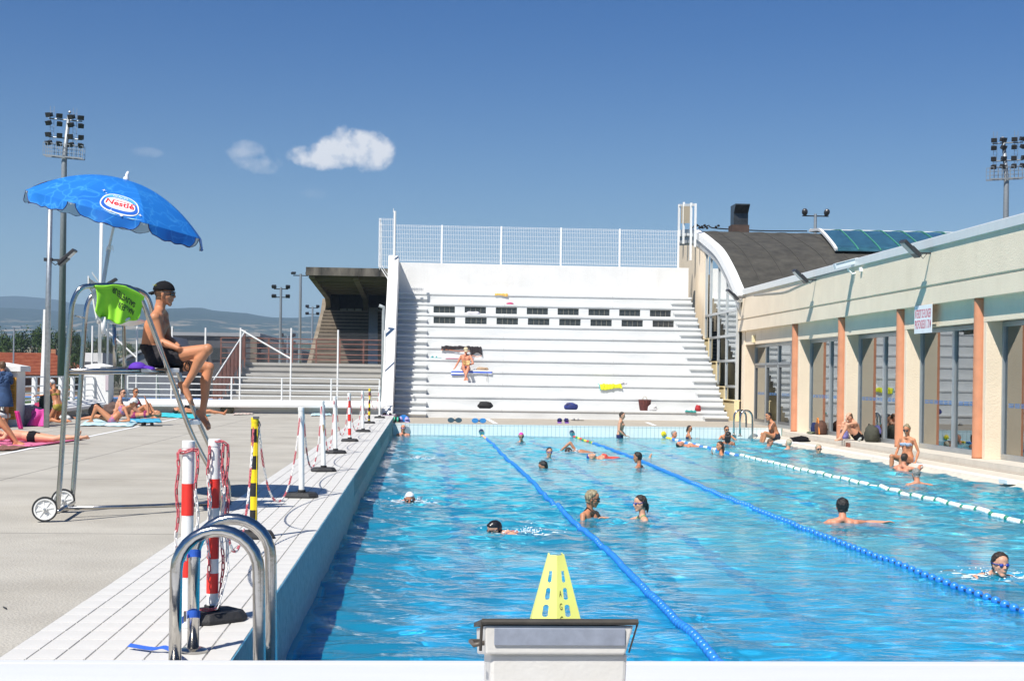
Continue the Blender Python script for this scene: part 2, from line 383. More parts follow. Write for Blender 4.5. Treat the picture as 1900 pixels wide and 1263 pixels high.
# right side: gutter deck, white line, step, terrace
s = MB(); s.prism([(XR, -3.4), (XR, -.56), (XR + .16, -.515), (XR + .2, -.47), (12.13, -.45), (12.13, -3.4)], 'y', -6, YF)
rd = struct(s, 'right_pool_deck', mat('right_deck_tile', (.58, .535, .46), .7, var=.08, scale=5, bump=.15, bscale=40))
s = MB()
for k in range(44):
    y0 = 6.1 + k * .93; s.bx(XR + .24, XR + .46, y0, y0 + .922, -.47, -.455)
struct(s, 'white_gutter_grating', M_white)
s = MB(); s.bx(12.13, 12.16, -6, YF + .3, -1, -.288); s.bx(12.13, 12.6, -6, 55, -1, -.289)
tr_ = struct(s, 'terrace_step', M_grout)
q = MB()
for k in range(250):
    y0 = 22 + k * .1; q.bx(12.118, 12.13, y0 + .003, y0 + .097, -.445, -.287)
q.build('tiles', mat('step_tile', (.60, .54, .46), .6, var=.07, scale=7), tr_, kind='stuff')
s = MB(); s.bx(12.115, 13.3, -6, 54.9, -.4, -.285); struct(s, 'terrace', mat('terrace_tile', (.60, .555, .48), .75, var=.07, scale=3, bump=.1))
# pool floor (deeper near the camera) with lane marks
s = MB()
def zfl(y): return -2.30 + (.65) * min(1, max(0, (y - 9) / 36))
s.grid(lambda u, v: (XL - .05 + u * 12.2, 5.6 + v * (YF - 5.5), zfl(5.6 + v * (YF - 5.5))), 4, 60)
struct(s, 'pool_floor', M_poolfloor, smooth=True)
s = MB()
for xc in (.6, 3.55, 6.65, 9.6):
    s.grid(lambda u, v: (xc - .10 + u * .20, 7.5 + v * 37.2, zfl(7.5 + v * 37.2) + .006), 1, 40)
    s.bx(xc - .5, xc + .5, 44.7, 44.95, zfl(44.7) + .003, zfl(44.7) + .02)
struct(s, 'pool_lane_markings', M_lane)
# near bulkhead
s = MB(); s.prism([(4.0, -.9), (6.02, -.9), (6.1, -.9), (6.1, .13), (6.08, .15), (6.02, .15), (6.016, .146), (6.010, .146), (6.006, .15), (4.0, .15)], 'x', -6, 12.1)
blk = struct(s, 'pool_bulkhead', mat('bulkhead_white', (.66, .67, .68), .4, var=.03, scale=1.5, bump=.05, stretch=(.3, 4, 1)), bevel=.004)

# ------------------------------------------------------------------ water
WAVE_A = .85
def wave_params():
    rs = np.random.RandomState(3); P = []
    for lam, n_, amp in ((2.8, 5, .0050), (1.7, 8, .0044), (1.05, 10, .0036), (.62, 12, .0030), (.40, 14, .0016), (.26, 12, .0006)):
        for _ in range(n_):
            th = rs.normal(1.35, .75); l_ = lam * rs.uniform(.8, 1.25); k = 2 * math.pi / l_
            P.append((k * math.cos(th), k * math.sin(th), rs.uniform(0, 6.28), amp * rs.uniform(.6, 1.3)))
    return P
WP = wave_params()
SPLASH = []          # (x, y, strength, radius) filled from the swimmers below
def wave(x, y):
    x = np.asarray(x, float); y = np.asarray(y, float)
    xw = x + .22 * np.sin(.9 * y + 1.3) + .13 * np.sin(2.3 * y + .7 * x); yw = y + .25 * np.sin(.8 * x + .5) + .12 * np.sin(1.9 * x - .9 * y)
    h = np.zeros_like(xw)
    for kx, ky, p, a in WP: h += a * np.sin(kx * xw + ky * yw + p)
    gust = .75 + .45 * np.sin(.31 * x + .17 * y + 1) * np.sin(.23 * y - .4 * x)
    h = h * gust * WAVE_A
    h = h + 9 * h * np.abs(h)          # sharper crests
    for sx_, sy_, st, rad in SPLASH:
        d = np.sqrt((x - sx_) ** 2 + (y - sy_) ** 2)
        h += st * .011 * np.cos(d * 17 - 1) * np.exp(-(d / (rad)) ** 2)
    return h
def water_mat():
    m = bpy.data.materials.new('pool_water'); m.use_nodes = True; n, l = m.node_tree.nodes, m.node_tree.links; n.clear()
    out = n.new('ShaderNodeOutputMaterial')
    t = n.new('ShaderNodeTexNoise'); t.inputs['Scale'].default_value = 4.2; t.inputs['Detail'].default_value = 4; t.inputs['Roughness'].default_value = .5; t.inputs['Distortion'].default_value = .8
    tcn = n.new('ShaderNodeTexCoord'); mp = n.new('ShaderNodeMapping'); mp.inputs['Scale'].default_value = (.6, 1.3, 1)
    l.new(tcn.outputs['Object'], mp.inputs[0]); l.new(mp.outputs[0], t.inputs['Vector'])
    b = n.new('ShaderNodeBump'); b.inputs['Strength'].default_value = 1; b.inputs['Distance'].default_value = .022; l.new(t.outputs['Fac'], b.inputs['Height'])
    gl = n.new('ShaderNodeBsdfGlossy'); gl.inputs['Roughness'].default_value = .03; l.new(b.outputs[0], gl.inputs['Normal'])
    rf = n.new('ShaderNodeBsdfRefraction'); rf.inputs['IOR'].default_value = 1.33; rf.inputs['Roughness'].default_value = .0; pass
    tp = n.new('ShaderNodeBsdfTransparent'); mixr = n.new('ShaderNodeMixShader'); mixr.inputs[0].default_value = .0
    l.new(rf.outputs[0], mixr.inputs[1]); l.new(tp.outputs[0], mixr.inputs[2])
    fr = n.new('ShaderNodeFresnel'); fr.inputs['IOR'].default_value = 1.33; l.new(b.outputs[0], fr.inputs['Normal'])
    mx = n.new('ShaderNodeMixShader'); l.new(fr.outputs[0], mx.inputs[0]); l.new(mixr.outputs[0], mx.inputs[1]); l.new(gl.outputs[0], mx.inputs[2])
    l.new(mx.outputs[0], out.inputs['Surface'])
    va = n.new('ShaderNodeVolumeAbsorption'); va.inputs['Color'].default_value = (.25, .80, .965, 1); va.inputs['Density'].default_value = .42
    n.remove(va); n.remove(mixr); n.remove(tp); l.new(rf.outputs[0], mx.inputs[1]); rf.inputs[0].default_value = (.86, .98, 1, 1)
    df = n.new('ShaderNodeBsdfDiffuse'); df.inputs[0].default_value = (.03, .62, .97, 1); md = n.new('ShaderNodeMixShader'); md.inputs[0].default_value = .28  # diffuse share stands in for light scattered inside the water, filling its shade
    l.new(rf.outputs[0], md.inputs[1]); l.new(df.outputs[0], md.inputs[2]); l.new(md.outputs[0], mx.inputs[1])
    return m
def build_water():
    xs = np.arange(XL - .04, XR + .17, .05)
    ys = [5.9]
    while ys[-1] < YF + .04: ys.append(ys[-1] + (.04 if ys[-1] < 16 else .06 if ys[-1] < 30 else .08))
    ys = np.array(ys); nx, ny = len(xs), len(ys)
    GX, GY = np.meshgrid(xs, ys); Z = ZW + wave(GX, GY)
    top = np.stack([GX, GY, Z], -1).reshape(-1, 3)
    ii = (np.arange(ny - 1)[:, None] * nx + np.arange(nx - 1)[None]).reshape(-1)
    F = np.stack([ii, ii + 1, ii + nx + 1, ii + nx], 1)
    # closed volume: skirt and bottom
    per = list(range(nx)) + [r * nx + nx - 1 for r in range(1, ny)] + [(ny - 1) * nx + c for c in range(nx - 2, -1, -1)] + [r * nx for r in range(ny - 2, 0, -1)]
    o0 = len(top); bot = top[per].copy(); bot[:, 2] = -3.3
    k = len(per); side = [(per[i], o0 + i, o0 + (i + 1) % k, per[(i + 1) % k]) for i in range(k)]
    me = bpy.data.meshes.new('pool_water')
    V = np.concatenate([top, bot]); faces = F.tolist() + [tuple(q) for q in side] + [tuple(range(o0 + k - 1, o0 - 1, -1))]
    me.from_pydata(V.tolist(), [], faces); me.materials.append(water_mat())
    sm = [True] * len(F) + [False] * (k + 1); me.polygons.foreach_set('use_smooth', sm); me.update()
    o = bpy.data.objects.new('pool_water', me); COL.objects.link(o); tag(o, kind='structure'); o.cycles.is_caustics_caster = True
    for r_ in bpy.data.objects:
        if r_.name in ('pool_floor', 'pool_lane_markings', 'pool_left_wall', 'pool_far_wall') or r_.name.startswith('tiles') or r_.name.startswith('person'): r_.cycles.is_caustics_receiver = True
    return o

# ------------------------------------------------------------------ bleachers
BX0, BX1 = -.98, 11.78
bl = empty('bleachers', (BX0, 53.5, -.18), 'white painted concrete bleachers with eleven long benches beyond the pool', 'bleachers')
def zb(i): return .18 + .4815 * i          # top of bench i
def yb(i): return 54.0 + .76 * i           # front edge of bench i
for i in range(11):
    q = MB(); yf = yb(i); x1 = BX1 + (0 if i < 10 else .02)
    q.prism([(yf, zb(i) - .10), (yf - .012, zb(i) - .07), (yf - .012, zb(i) - .012), (yf, zb(i)), (yf + .84, zb(i) - .006), (yf + .84, zb(i) - .11)], 'x', BX0, x1)
    b_ = q.build('bench', M_bench, bl, bevel=.006)
    q = MB()
    for xj in (3.1 + .05 * i, 7.4 + .09 * i): q.bx(xj, xj + .014, yf - .0135, yf + .3, zb(i) - .095, zb(i) + .0012)
    q.build('joint', mat('bench_joint', (.45, .45, .43), .9), b_)
core = MB()
poly = [(54.1, -.18)]
for i in range(11): poly += [(yb(i) + .09, zb(i) - .104), (yb(i) + .09 + .0, zb(i) - .1035)] if False else [(yb(i) + .09 if i == 0 else yb(i) + .09, (zb(i - 1) - .02) if i else -.18), (yb(i) + .09, zb(i) - .103)]
poly = poly[1:] + [(yb(10) + .9, zb(10) - .103), (yb(10) + .9, -.18)]
# riser blocks (with openings for the slit windows in rows 9 and 10)
core2 = MB()
WX = [.52 + 1.332 * k for k in range(8)]
for i in range(11):
    yf = yb(i) + .028; z1 = zb(i) - .103; z0 = zb(i - 1) - .008 if i else -.2
    if i in (9, 8):
        x = BX0
        za, zc = z0 + .075, z1 - .03
        core2.bx(BX0, BX1, yf, yf + .1, z0, za); core2.bx(BX0, BX1, yf, yf + .1, zc, z1)
        for wx in WX + [None]:
            x1 = wx if wx is not None else BX1
            core2.bx(x, x1, yf, yf + .1, za, zc)
            if wx is not None: x = wx + .91
        core2.bx(BX0, BX1, yf + .3, yf + .78, z0 - .5, z1 - .001)
    else:
        core2.bx(BX0, BX1, yf, yf + .75, -.3 if i < 8 else z0 - .4, z1)
core2.build('riser', M_bench, bl)
M_wglass = mat('dark_slit_glass', (.035, .04, .045), .12, var=.5, scale=14, spec=.8)
for i in (8, 9):
    yf = yb(i) + .028; z1 = zb(i) - .103; z0 = zb(i - 1) - .008
    for k, wx in enumerate(WX):
        q = MB(); q.bx(wx, wx + .91, yf + .06, yf + .075, z0 + .08, z1 - .035)
        w_ = q.build('slit_window', M_wglass, bl)
        q = MB()
        for t_ in (.24, .46, .68): q.bx(wx + t_, wx + t_ + .018, yf + .045, yf + .06, z0 + .08, z1 - .035)
        q.bx(wx, wx + .91, yf + .044, yf + .06, z1 - .06, z1 - .035)
        q.build('frame', mat('old_window_frame', (.20, .19, .16), .8, var=.3, scale=20), w_)
# stairs: half steps at both ends
for x0, x1 in ((BX0 + .01, .25), (BX1 - .95, BX1 - .01)):
    for i in range(11):
        zt = zb(i) - .24; yf = yb(i) - .38
        if i == 0: zt = 0.0; yf = yb(0) - .42
        q = MB(); q.prism([(yf, zt - .075), (yf, zt - .01), (yf + .01, zt), (yb(i) + .09, zt), (yb(i) + .09, zt - .085), (yf + .02, zt - .085)], 'x', x0, x1)
        zlow = (zb(i - 1) - .01) if i else -.19
        q.bx(x0 + .01, x1 - .012, yf + .08, yb(i) + .088, zlow, zt - .084)
        q.build('half_step', M_bench, bl, bevel=.005)
q = MB(); q.bx(BX0, 11.42 + .36, 62.3, 62.7, 4.0, 6.33); q.bx(BX0, BX1, 61.55 + .75, 62.35, 4.3, 4.99)
q.build('back_wall', M_whitewall, bl, bevel=.01)
q = MB(); q.prism([(51.2, -.3), (51.2, -.02), (51.6, .35), (59.9, 6.42), (62.7, 6.42), (62.7, -.3)], 'x', -1.40, -.985)
q.build('side_wall', mat('side_wall_white', (.76, .75, .72), .85, var=.06, scale=.9, bump=.3, bscale=14), bl, bevel=.015)
q = MB(); q.cyl((-1.2, 51.18, .42), (-1.2, 51.3, .42), .05); q.build('round_lamp', M_wplastic, bl)
# mesh fence on top
fe = empty('mesh_fence', (-.9, 62.5, 6.33), 'tall white wire mesh fence along the top wall of the bleachers', 'fence')
M_wire = mat('white_wire', (.80, .81, .82), .45, var=.03)
posts_x = [PY(x_, 440, 62.5).x for x_ in (732, 820, 930, 1041, 1150, 1259)]
for i, x_ in enumerate(posts_x):
    q = MB(); q.bx(x_ - .035, x_ + .035, 62.47, 62.53, 6.0 if i else 6.33, 8.02 if i else 8.05); q.build('post', M_wire, fe)
def mesh_panel(x0, x1, y0, y1, z0, z1, nm='wire_panel', par=None):
    q = MB(); L = math.hypot(x1 - x0, y1 - y0); n_ = max(2, int(L / .075)); r_ = .006
    dx, dy = (x1 - x0) / L, (y1 - y0) / L
    for k in range(n_ + 1):
        t_ = k / n_; x, y = x0 + (x1 - x0) * t_, y0 + (y1 - y0) * t_; q.bx(x - r_, x + r_, y - r_, y + r_, z0, z1)
    nz_ = 8
    for k in range(nz_ + 1):
        z = z0 + .02 + (z1 - z0 - .04) * k / nz_
        for dz in ((0, .05) if k in (0, nz_) else (0,)):
            zz = z + (dz if k == 0 else -dz)
            q.tube([(x0, y0 - .008, zz), (x1, y1 - .008, zz)], 0.0068, 4)
    return q.build(nm, M_wire, par)
for a, b in zip(posts_x[:-1], posts_x[1:]): mesh_panel(a + .05, b - .05, 62.5, 62.5, 6.40, 8.0, par=fe)
# outrigger piece over the side wall
for x_ in (-1.78,):
    q = MB(); q.tube([(x_, 60.6, 8.05), (x_, 60.6, 6.0), (-1.42, 60.6, 5.45)], .022, 6); q.tube([(x_, 62.4, 8.05), (x_, 62.4, 6.2), (-1.42, 62.4, 5.7)], .02, 6); q.build('outrigger_post', M_wire, fe)
mesh_panel(-1.82, -1.2, 60.55, 60.55, 5.95, 8.05, par=fe); mesh_panel(-1.84, -1.84, 60.55, 62.5, 6.0, 8.05, par=fe)
mast = MB(); mast.tube([(-1.16, 59.6, 6.3), (-1.16, 59.6, 8.25)], .055, 6); mast.cyl((-1.22, 59.6, 8.2), (-1.22, 59.6, 8.36), .012, n=5)
mast.build('corner_mast', M_white, fe)
# tall screen panel at the right end of the fence
sp = empty('screen_panel', (11.9, 62.5, 8.2), 'tall cream framed screen standing above the right end of the mesh fence', 'screen')
q = MB()
for yy, z0, z1 in ((61.6, 7.6, 9.05), (62.6, 7.1, 9.2), (64.4, 8.0, 9.45), (65.6, 8.2, 9.5)): q.bx(11.86, 11.95, yy - .05, yy + .05, z0 - .4, z1 + .05)
q.add([(11.9, 61.6, 9.0), (11.9, 65.6, 9.46), (11.9, 65.6, 9.56), (11.9, 61.6, 9.1), (11.96, 61.6, 9.0), (11.96, 65.6, 9.46), (11.96, 65.6, 9.56), (11.96, 61.6, 9.1)], [(0, 1, 2, 3), (7, 6, 5, 4), (0, 4, 5, 1), (3, 2, 6, 7), (0, 3, 7, 4), (1, 5, 6, 2)])
q.build('frame', M_whitemetal, sp)
q = MB(); q.add([(11.89, 62.6, 8.35), (11.89, 65.0, 8.6), (11.89, 65.0, 9.4), (11.89, 62.6, 9.1), (11.905, 62.6, 8.35), (11.905, 65.0, 8.6), (11.905, 65.0, 9.4), (11.905, 62.6, 9.1)], [(0, 1, 2, 3), (7, 6, 5, 4), (0, 4, 5, 1), (3, 2, 6, 7), (0, 3, 7, 4), (1, 5, 6, 2)])
q.build('infill_panel', mat('screen_infill', (.50, .42, .30), .9, var=.12, scale=30), sp)

# ------------------------------------------------------------------ right building
XF, XW, XG = 12.3, 12.49, 12.91
bd = empty('pool_hall', (12.4, 40, -.285), 'low cream poolside building with salmon columns and tall glazed bays', 'building')
M_glass = bpy.data.materials.new('window_glass'); M_glass.use_nodes = True
n_, l_ = M_glass.node_tree.nodes, M_glass.node_tree.links; n_.clear()
o_ = n_.new('ShaderNodeOutputMaterial'); gg = n_.new('ShaderNodeBsdfGlossy'); gg.inputs['Roughness'].default_value = .015; gg.inputs[0].default_value = (.86, .90, .92, 1)
tt = n_.new('ShaderNodeBsdfTransparent'); tt.inputs[0].default_value = (.55, .62, .60, 1); mm = n_.new('ShaderNodeMixShader')
ff = n_.new('ShaderNodeFresnel'); ff.inputs[0].default_value = 1.75
ma = n_.new('ShaderNodeMath'); ma.operation = 'MULTIPLY_ADD'; ma.inputs[1].default_value = 1.0; ma.inputs[2].default_value = .2
l_.new(ff.outputs[0], ma.inputs[0]); l_.new(ma.outputs[0], mm.inputs[0]); l_.new(tt.outputs[0], mm.inputs[1]); l_.new(gg.outputs[0], mm.inputs[2]); l_.new(mm.outputs[0], o_.inputs[0])
M_glass2 = M_glass.copy(); M_glass2.name = 'hall_glass'
for _q in M_glass2.node_tree.nodes:
    if _q.type == 'MATH': _q.inputs[2].default_value = .34
YS, YE = 15.0, 54.65
q = MB(); q.prism([(XF, 3.29), (XF, 3.70), (XF + .03, 3.715), (XF + .03, 3.75), (XF - .015, 3.765), (XF - .015, 4.68), (XF + .5, 4.68), (XF + .5, 3.29)], 'y', YS, YE)
q.build('fascia', M_cream, bd)
q = MB()
yy = YS
while yy < YE - .1:
    y2 = min(yy + 3.9, YE); q.prism([(XF - .07, 4.66), (XF - .07, 4.86), (XF - .05, 4.88), (XF + .6, 4.90), (XF + .6, 4.66)], 'y', yy, y2 - .012); yy = y2
q.build('roof_coping', mat('coping_metal', (.70, .71, .70), .35, .2, var=.04), bd)
q = MB(); q.bx(XW, XW + .2, YS, YE, 2.76, 3.295); q.bx(XW + .2, XG + .05, YS, YE, 2.80, 3.2); q.build('lintel', M_cream, bd)
q = MB(); q.bx(XF + .4, 34, YS, YE, 4.55, 4.70); q.build('flat_roof', M_roof, bd)
YC = [20.6, 25.85, 31.05, 36.24, 41.42, 46.65]
for yc in YC:
    q = MB(); q.lathe([(.14, 0), (.135, .05), (.132, 3.50), (.132, 3.575)], (12.46, yc, -.285), n=24); q.build('column', M_orange, bd, smooth=True)
    q = MB(); q.bx(XW + .005, XG + .25, yc - .30, yc + .28, -.285, 2.765); q.build('pier', M_cream, bd, bevel=.008)
q = MB(); q.bx(XW - .03, XG + .3, 54.15, 54.66, -.285, 3.3); q.build('end_pier', M_cream, bd, bevel=.01)
M_decal = mat('blue_wave_decal', (.06, .25, .62), .5)
def window(y0, y1, z0, z1, npan, door=False):
    """y0<y1"""
    q = MB(); t_ = .075
    q.bx(XG - .06, XG + .04, y0, y1, z1 - .11, z1); q.bx(XG - .06, XG + .04, y0, y1, z0, z0 + .12)
    ys_ = [y0 + (y1 - y0) * k / npan for k in range(npan + 1)]
    for k, yy in enumerate(ys_):
        w_ = .14 if 0 < k < npan else .12
        q.bx(XG - .062, XG + .042, max(y0, yy - w_ / 2), min(y1, yy + w_ / 2), z0 + .12, z1 - .11)
    fr = q.build('window', M_alu, bd, bevel=.006)
    for a, b in zip(ys_[:-1], ys_[1:]):
        g_ = MB(); zt = z1 - .11
        if door:
            g_.bx(XG - .005, XG + .005, a + .06, b - .06, 2.05, zt)
            dq = MB()
            for yy in (a + .07, b - .15): dq.bx(XG - .05, XG + .03, yy, yy + .08, z0 + .1, 1.98)
            dq.bx(XG - .05, XG + .03, a + .15, b - .15, 1.88, 1.98); dq.bx(XG - .05, XG + .03, a + .15, b - .15, z0 + .1, z0 + .22)
            dq.build('door_leaf', mat('dark_door_frame', (.13, .14, .15), .4, .3), fr)
            dq = MB(); dq.bx(XG - .07, XG + .03, a + .05, b - .05, 1.98, 2.06); dq.build('transom', M_alu, fr)
            g_.bx(XG - .005, XG + .005, a + .14, b - .14, z0 + .2, 1.9)
        else: g_.bx(XG - .005, XG + .005, a + .06, b - .06, z0 + .1, zt)
        g_.build('pane', M_glass, fr)
        dc = MB(); n__ = int((b - a - .2) / .33)
        for k in range(n__):
            yy0 = a + .12 + k * .33
            for rr in range(3):
                z_ = .87 + rr * .035
                dc.grid(lambda u, v: (XG - .009, yy0 + u * .27, z_ + v * .014 + .008 * math.sin(u * 26)), 14, 1)
        dc.build('wave_decal', M_decal, fr)
for i in range(len(YC) - 1): window(YC[i] + .28, YC[i + 1] - .30 + .0, -.283, 2.765, 2 if False else 2)
window(46.93, 54.15, -.283, 2.765, 4, door=True)
# interior behind the glass
ih = MB(); ih.bx(XG + 3.6, XG + 3.8, YS, YE, -.3, 3.2); ih.bx(XG + .3, XG + 3.7, YS, YE, -.34, -.3)
ih.build('interior_wall', mat('interior_paint', (.55, .46, .30), .9, var=.1, scale=1), bd)
ih = MB()
for yy in (24, 29.5, 33.5, 38, 43.6, 49): ih.bx(XG + 1.6, XG + 1.75, yy, yy + 1.2, -.3, 2.3)
ih.build('interior_partition', mat('interior_yellow', (.48, .33, .09), .8, var=.1), bd)
# arched hall behind
ah = empty('arched_hall', (12.3, 54.7, -.18), 'barrel roofed hall with white arched edge and stepped glazing beside the bleachers', 'building')
prof = bez([(53.7, 4.62, 0), (54.6, 5.12, 0), (55.9, 5.84, 0), (57.9, 6.73, 0), (60.3, 7.41, 0), (62.2, 7.88, 0), (63.6, 8.16, 0), (67, 8.46, 0)], 5)
prof = [(p.x, p.y) for p in prof]
q = MB()
def band(prof, off0, off1):
    out = []; N = []
    for i, p in enumerate(prof):
        a, b = prof[max(0, i - 1)], prof[min(len(prof) - 1, i + 1)]; d = Vector((b[0] - a[0], b[1] - a[1])).normalized(); N.append(Vector((d.y, -d.x)))
    A = [(p[0] + n.x * off0, p[1] + n.y * off0) for p, n in zip(prof, N)]; B = [(p[0] + n.x * off1, p[1] + n.y * off1) for p, n in zip(prof, N)]
    return A, B
def curved_slab(q, prof, o0, o1, x0, x1):
    A, B = band(prof, o0, o1); n = len(A)
    vs = [(x0, *p) for p in A] + [(x0, *p) for p in B] + [(x1, *p) for p in A] + [(x1, *p) for p in B]; fs = []
    for i in range(n - 1):
        fs += [(i, i + 1, n + i + 1, n + i), (2 * n + i + 1, 2 * n + i, 3 * n + i, 3 * n + i + 1), (i + 1, i, 2 * n + i, 2 * n + i + 1), (n + i, n + i + 1, 3 * n + i + 1, 3 * n + i)]
    q.add(vs, fs + [(0, n, 3 * n, 2 * n), (n - 1, 3 * n - 1, 4 * n - 1, 2 * n - 1)])
curved_slab(q, prof, -.03, .27, 12.08, 12.42); q.build('arched_edge', M_white, ah)
q = MB(); curved_slab(q, prof, .272, .60, 12.16, 12.22); q.build('grey_soffit_band', mat('grey_cladding', (.42, .43, .43), .5, .2, var=.08, scale=.6), ah)
q = MB(); curved_slab(q, prof, .05, .25, 12.42, 40); q.bx(12.42, 40, 66.9, 67.3, 4, 8.4); rf_ = q.build('roof', M_roof, ah, smooth='auto')
q = MB()
for k in range(14): curved_slab(q, prof, .03, .06, 13.2 + k * 1.05, 13.24 + k * 1.05)
q.build('roof_seam', mat('seam_felt', (.05, .046, .04), .9), rf_)
# skylight lying on the curve
def on_roof(Y, lift=.1):
    for a, b in zip(prof[:-1], prof[1:]):
        if a[0] <= Y <= b[0]: return a[1] + (b[1] - a[1]) * (Y - a[0]) / (b[0] - a[0]) + lift
    return 8.46 + lift
def skp(u, v, lift=.1):
    Y = 57.9 + v * 8.9; x = 17.1 + u * 10.4 + v * 1.35; return (x, Y, on_roof(Y, lift))
q = MB(); q.grid(lambda u, v: skp(u, v, .12), 1, 14, .06); sk = q.build('skylight', mat('skylight_glazing', (.03, .10, .14), .12, var=.35, scale=2.5, spec=.9), ah, smooth=True)
q = MB()
for k in range(1, 11): q.tube([skp(k / 11, v / 14, .15) for v in range(15)], .03, 4)
q.build('glazing_bar', mat('green_glazing_bar', (.06, .28, .18), .5), sk)
q = MB(); q.tube([skp(0, v / 14, .14) for v in range(15)], .08, 4); q.tube([skp(u / 4, 1, .16) for u in range(5)], .09, 4); q.tube([skp(1, v / 14, .14) for v in range(15)], .13, 4)
q.build('white_frame', M_white, sk)
# side wall X=12.3 with stepped sills and mullions
ym = [54.7, 54.98, 56.6, 58.2, 59.85]; sill = [.55, .58, 1.05, 2.05, 3.1]
def arch_z(Y): return on_roof(Y, -.28)
q = MB()
segs = [(54.66, 56.6, .58), (56.6, 58.2, 1.10), (58.2, 59.85, 2.12), (59.85, 60.9, 3.12)]
for a, b, zs in segs: q.bx(12.2, 12.4, a, b, -.2, zs); q.bx(12.16, 12.44, a, b + .02, zs, zs + .05)
q.build('stepped_sill_wall', M_creamy, ah, bevel=.008)
q = MB(); yl = np.linspace(60.9, 67, 14)
q.add([(12.2, y_, -.2) for y_ in yl] + [(12.2, y_, arch_z(y_)) for y_ in yl], [(i, i + 1, 15 + i, 14 + i) for i in range(13)])
q.bx(12.2, 12.5, 60.9, 60.95, -.2, arch_z(60.95) - .05); q.build('end_wall', M_cream, ah)
fr = MB()
for a, (s0, s1, zs) in zip(ym[1:], segs + []): pass
for y_, zs in ((54.72, .63), (56.6, .63), (58.2, 1.15), (59.85, 2.17), (60.85, 3.17)): fr.bx(12.24, 12.36, y_ - .04, y_ + .04, zs, arch_z(y_) - .15)
for zz, y1 in ((1.15, 56.6), (2.17, 58.2), (3.17, 59.85), (4.15, 60.85)): fr.bx(12.235, 12.355, 54.7, y1, zz - .05, zz + .05)
gf = fr.build('glazing_frame', mat('pale_aluminium', (.60, .62, .62), .4, .4, var=.05), ah)
rows_ = [(0.63, 1.1, [0]), (1.2, 2.12, [0, 1]), (2.22, 3.12, [0, 1, 2]), (3.22, 4.1, [0, 1, 2, 3])]
cells = [(54.76, 56.56), (56.64, 58.16), (58.24, 59.81), (59.89, 60.81)]
for z0, z1, cs in rows_:
    for c_ in cs:
        a, b = cells[c_]; zt_ = min(z1, arch_z(a) - .1)
        q = MB(); q.bx(12.29, 12.30, a, b, z0, zt_); q.build('pane', M_glass2, gf)
for a, b in cells:
    zt0, zt1 = arch_z(a) - .1, arch_z(b) - .1
    if zt1 > 4.3:
        q = MB(); z0 = 4.2; zt0 = max(zt0, z0 + .02)
        q.prism([(a, z0), (b, z0), (b, zt1), (a, zt0)], 'x', 12.29, 12.30); q.build('pane', M_glass2, gf)
q = MB(); q.prism([(54.7, -.2)] + [(y_, on_roof(y_, -.6)) for y_ in np.linspace(54.7, 66, 16)] + [(66, -.2)], 'x', 13.3, 13.4); q.bx(12.42, 13.3, 60.95, 61.1, -.2, 6.9)
q.build('interior_wall', mat('interior_cream', (.80, .70, .45), .9, var=.06), ah)
# roof stack
ch = empty('roof_vent', (14.6, 65, 8.3), 'black square metal vent stack with slanted hood on the curved roof', 'vent')
q = MB(); q.bx(14.2, 15.0, 64.6, 65.4, 8.2, 8.55); q.build('rusty_base', mat('dark_rust', (.07, .045, .035), .8, var=.3, scale=4), ch)
q = MB(); q.bx(14.28, 14.95, 64.65, 65.35, 8.55, 9.1); q.prism([(64.65, 9.1), (65.35, 9.1), (65.35, 9.48), (64.3, 9.48), (64.3, 9.42)], 'x', 14.28, 14.95)
q.prism([(64.32, 9.40), (64.62, 9.08), (64.64, 9.12), (64.35, 9.44)], 'x', 14.29, 14.94)
q.build('duct', mat('dark_duct_metal', (.07, .075, .08), .35, .6, var=.3), ch)
q = MB(); q.tube(bez([(12.7, 66, 8.5), (12.9, 66, 8.62), (13.1, 66, 8.5), (13.4, 66, 8.64), (13.7, 66, 8.52), (16, 66.5, 8.5), (18.3, 66.8, 8.56)], 6), .028, 6)
for k in range(9): q.ell((12.6 + k * .12 + (k > 6) * .3, 66, 8.52 + .06 * (k % 3)), (.07, .05, .06), n=6, m=4)
tag(q.build('roof_pipes', M_black), 'tangle of black pipes and valves lying along the ridge of the curved roof', 'pipes')
# ------------------------------------------------------------------ left parapet and railings
def pillar(name, x0, x1, y0, y1, h, label):
    e = empty(name, ((x0 + x1) / 2, (y0 + y1) / 2, 0), label, 'pillar')
    q = MB(); q.bx(x0, x1, y0, y1, -.2, h - .22); q.build('shaft', M_whitewall, e, bevel=.012)
    q = MB(); a = .10; zc = h - .22
    q.bx(x0 - a, x1 + a, y0 - a, y1 + a, zc, zc + .13)
    cx, cy = (x0 + x1) / 2, (y0 + y1) / 2
    q.add([(x0 - a, y0 - a, zc + .13), (x1 + a, y0 - a, zc + .13), (x1 + a, y1 + a, zc + .13), (x0 - a, y1 + a, zc + .13), (cx - .12, cy - .12, h), (cx + .12, cy - .12, h), (cx + .12, cy + .12, h), (cx - .12, cy + .12, h)],
          [(4, 5, 6, 7), (0, 1, 5, 4), (1, 2, 6, 5), (2, 3, 7, 6), (3, 0, 4, 7)])
    q.build('cap', M_whitewall, e, bevel=.008)
    return e
pa = pillar('pillar', -10.75, -9.78, 35.3, 36.0, 1.56, 'thick white pillar with orange notice behind the person in a blue robe')
nt = MB(); nt.bx(-9.776, -9.766, 35.42, 35.85, .18, 1.22)
nt = MB(); nt.bx(-10.02, -9.80, 35.28, 35.297, .18, 1.20); n_o = nt.build('notice', mat('orange_notice', (.62, .30, .04), .6), pa)
nt = MB()
for k in range(22):
    z = 1.16 - k * .044; w_ = .16 * random.uniform(.6, 1)
    if k % 7 == 6: continue
    nt.bx(-9.91 - w_ / 2, -9.91 + w_ / 2, 35.274, 35.279, z - .008, z + .008)
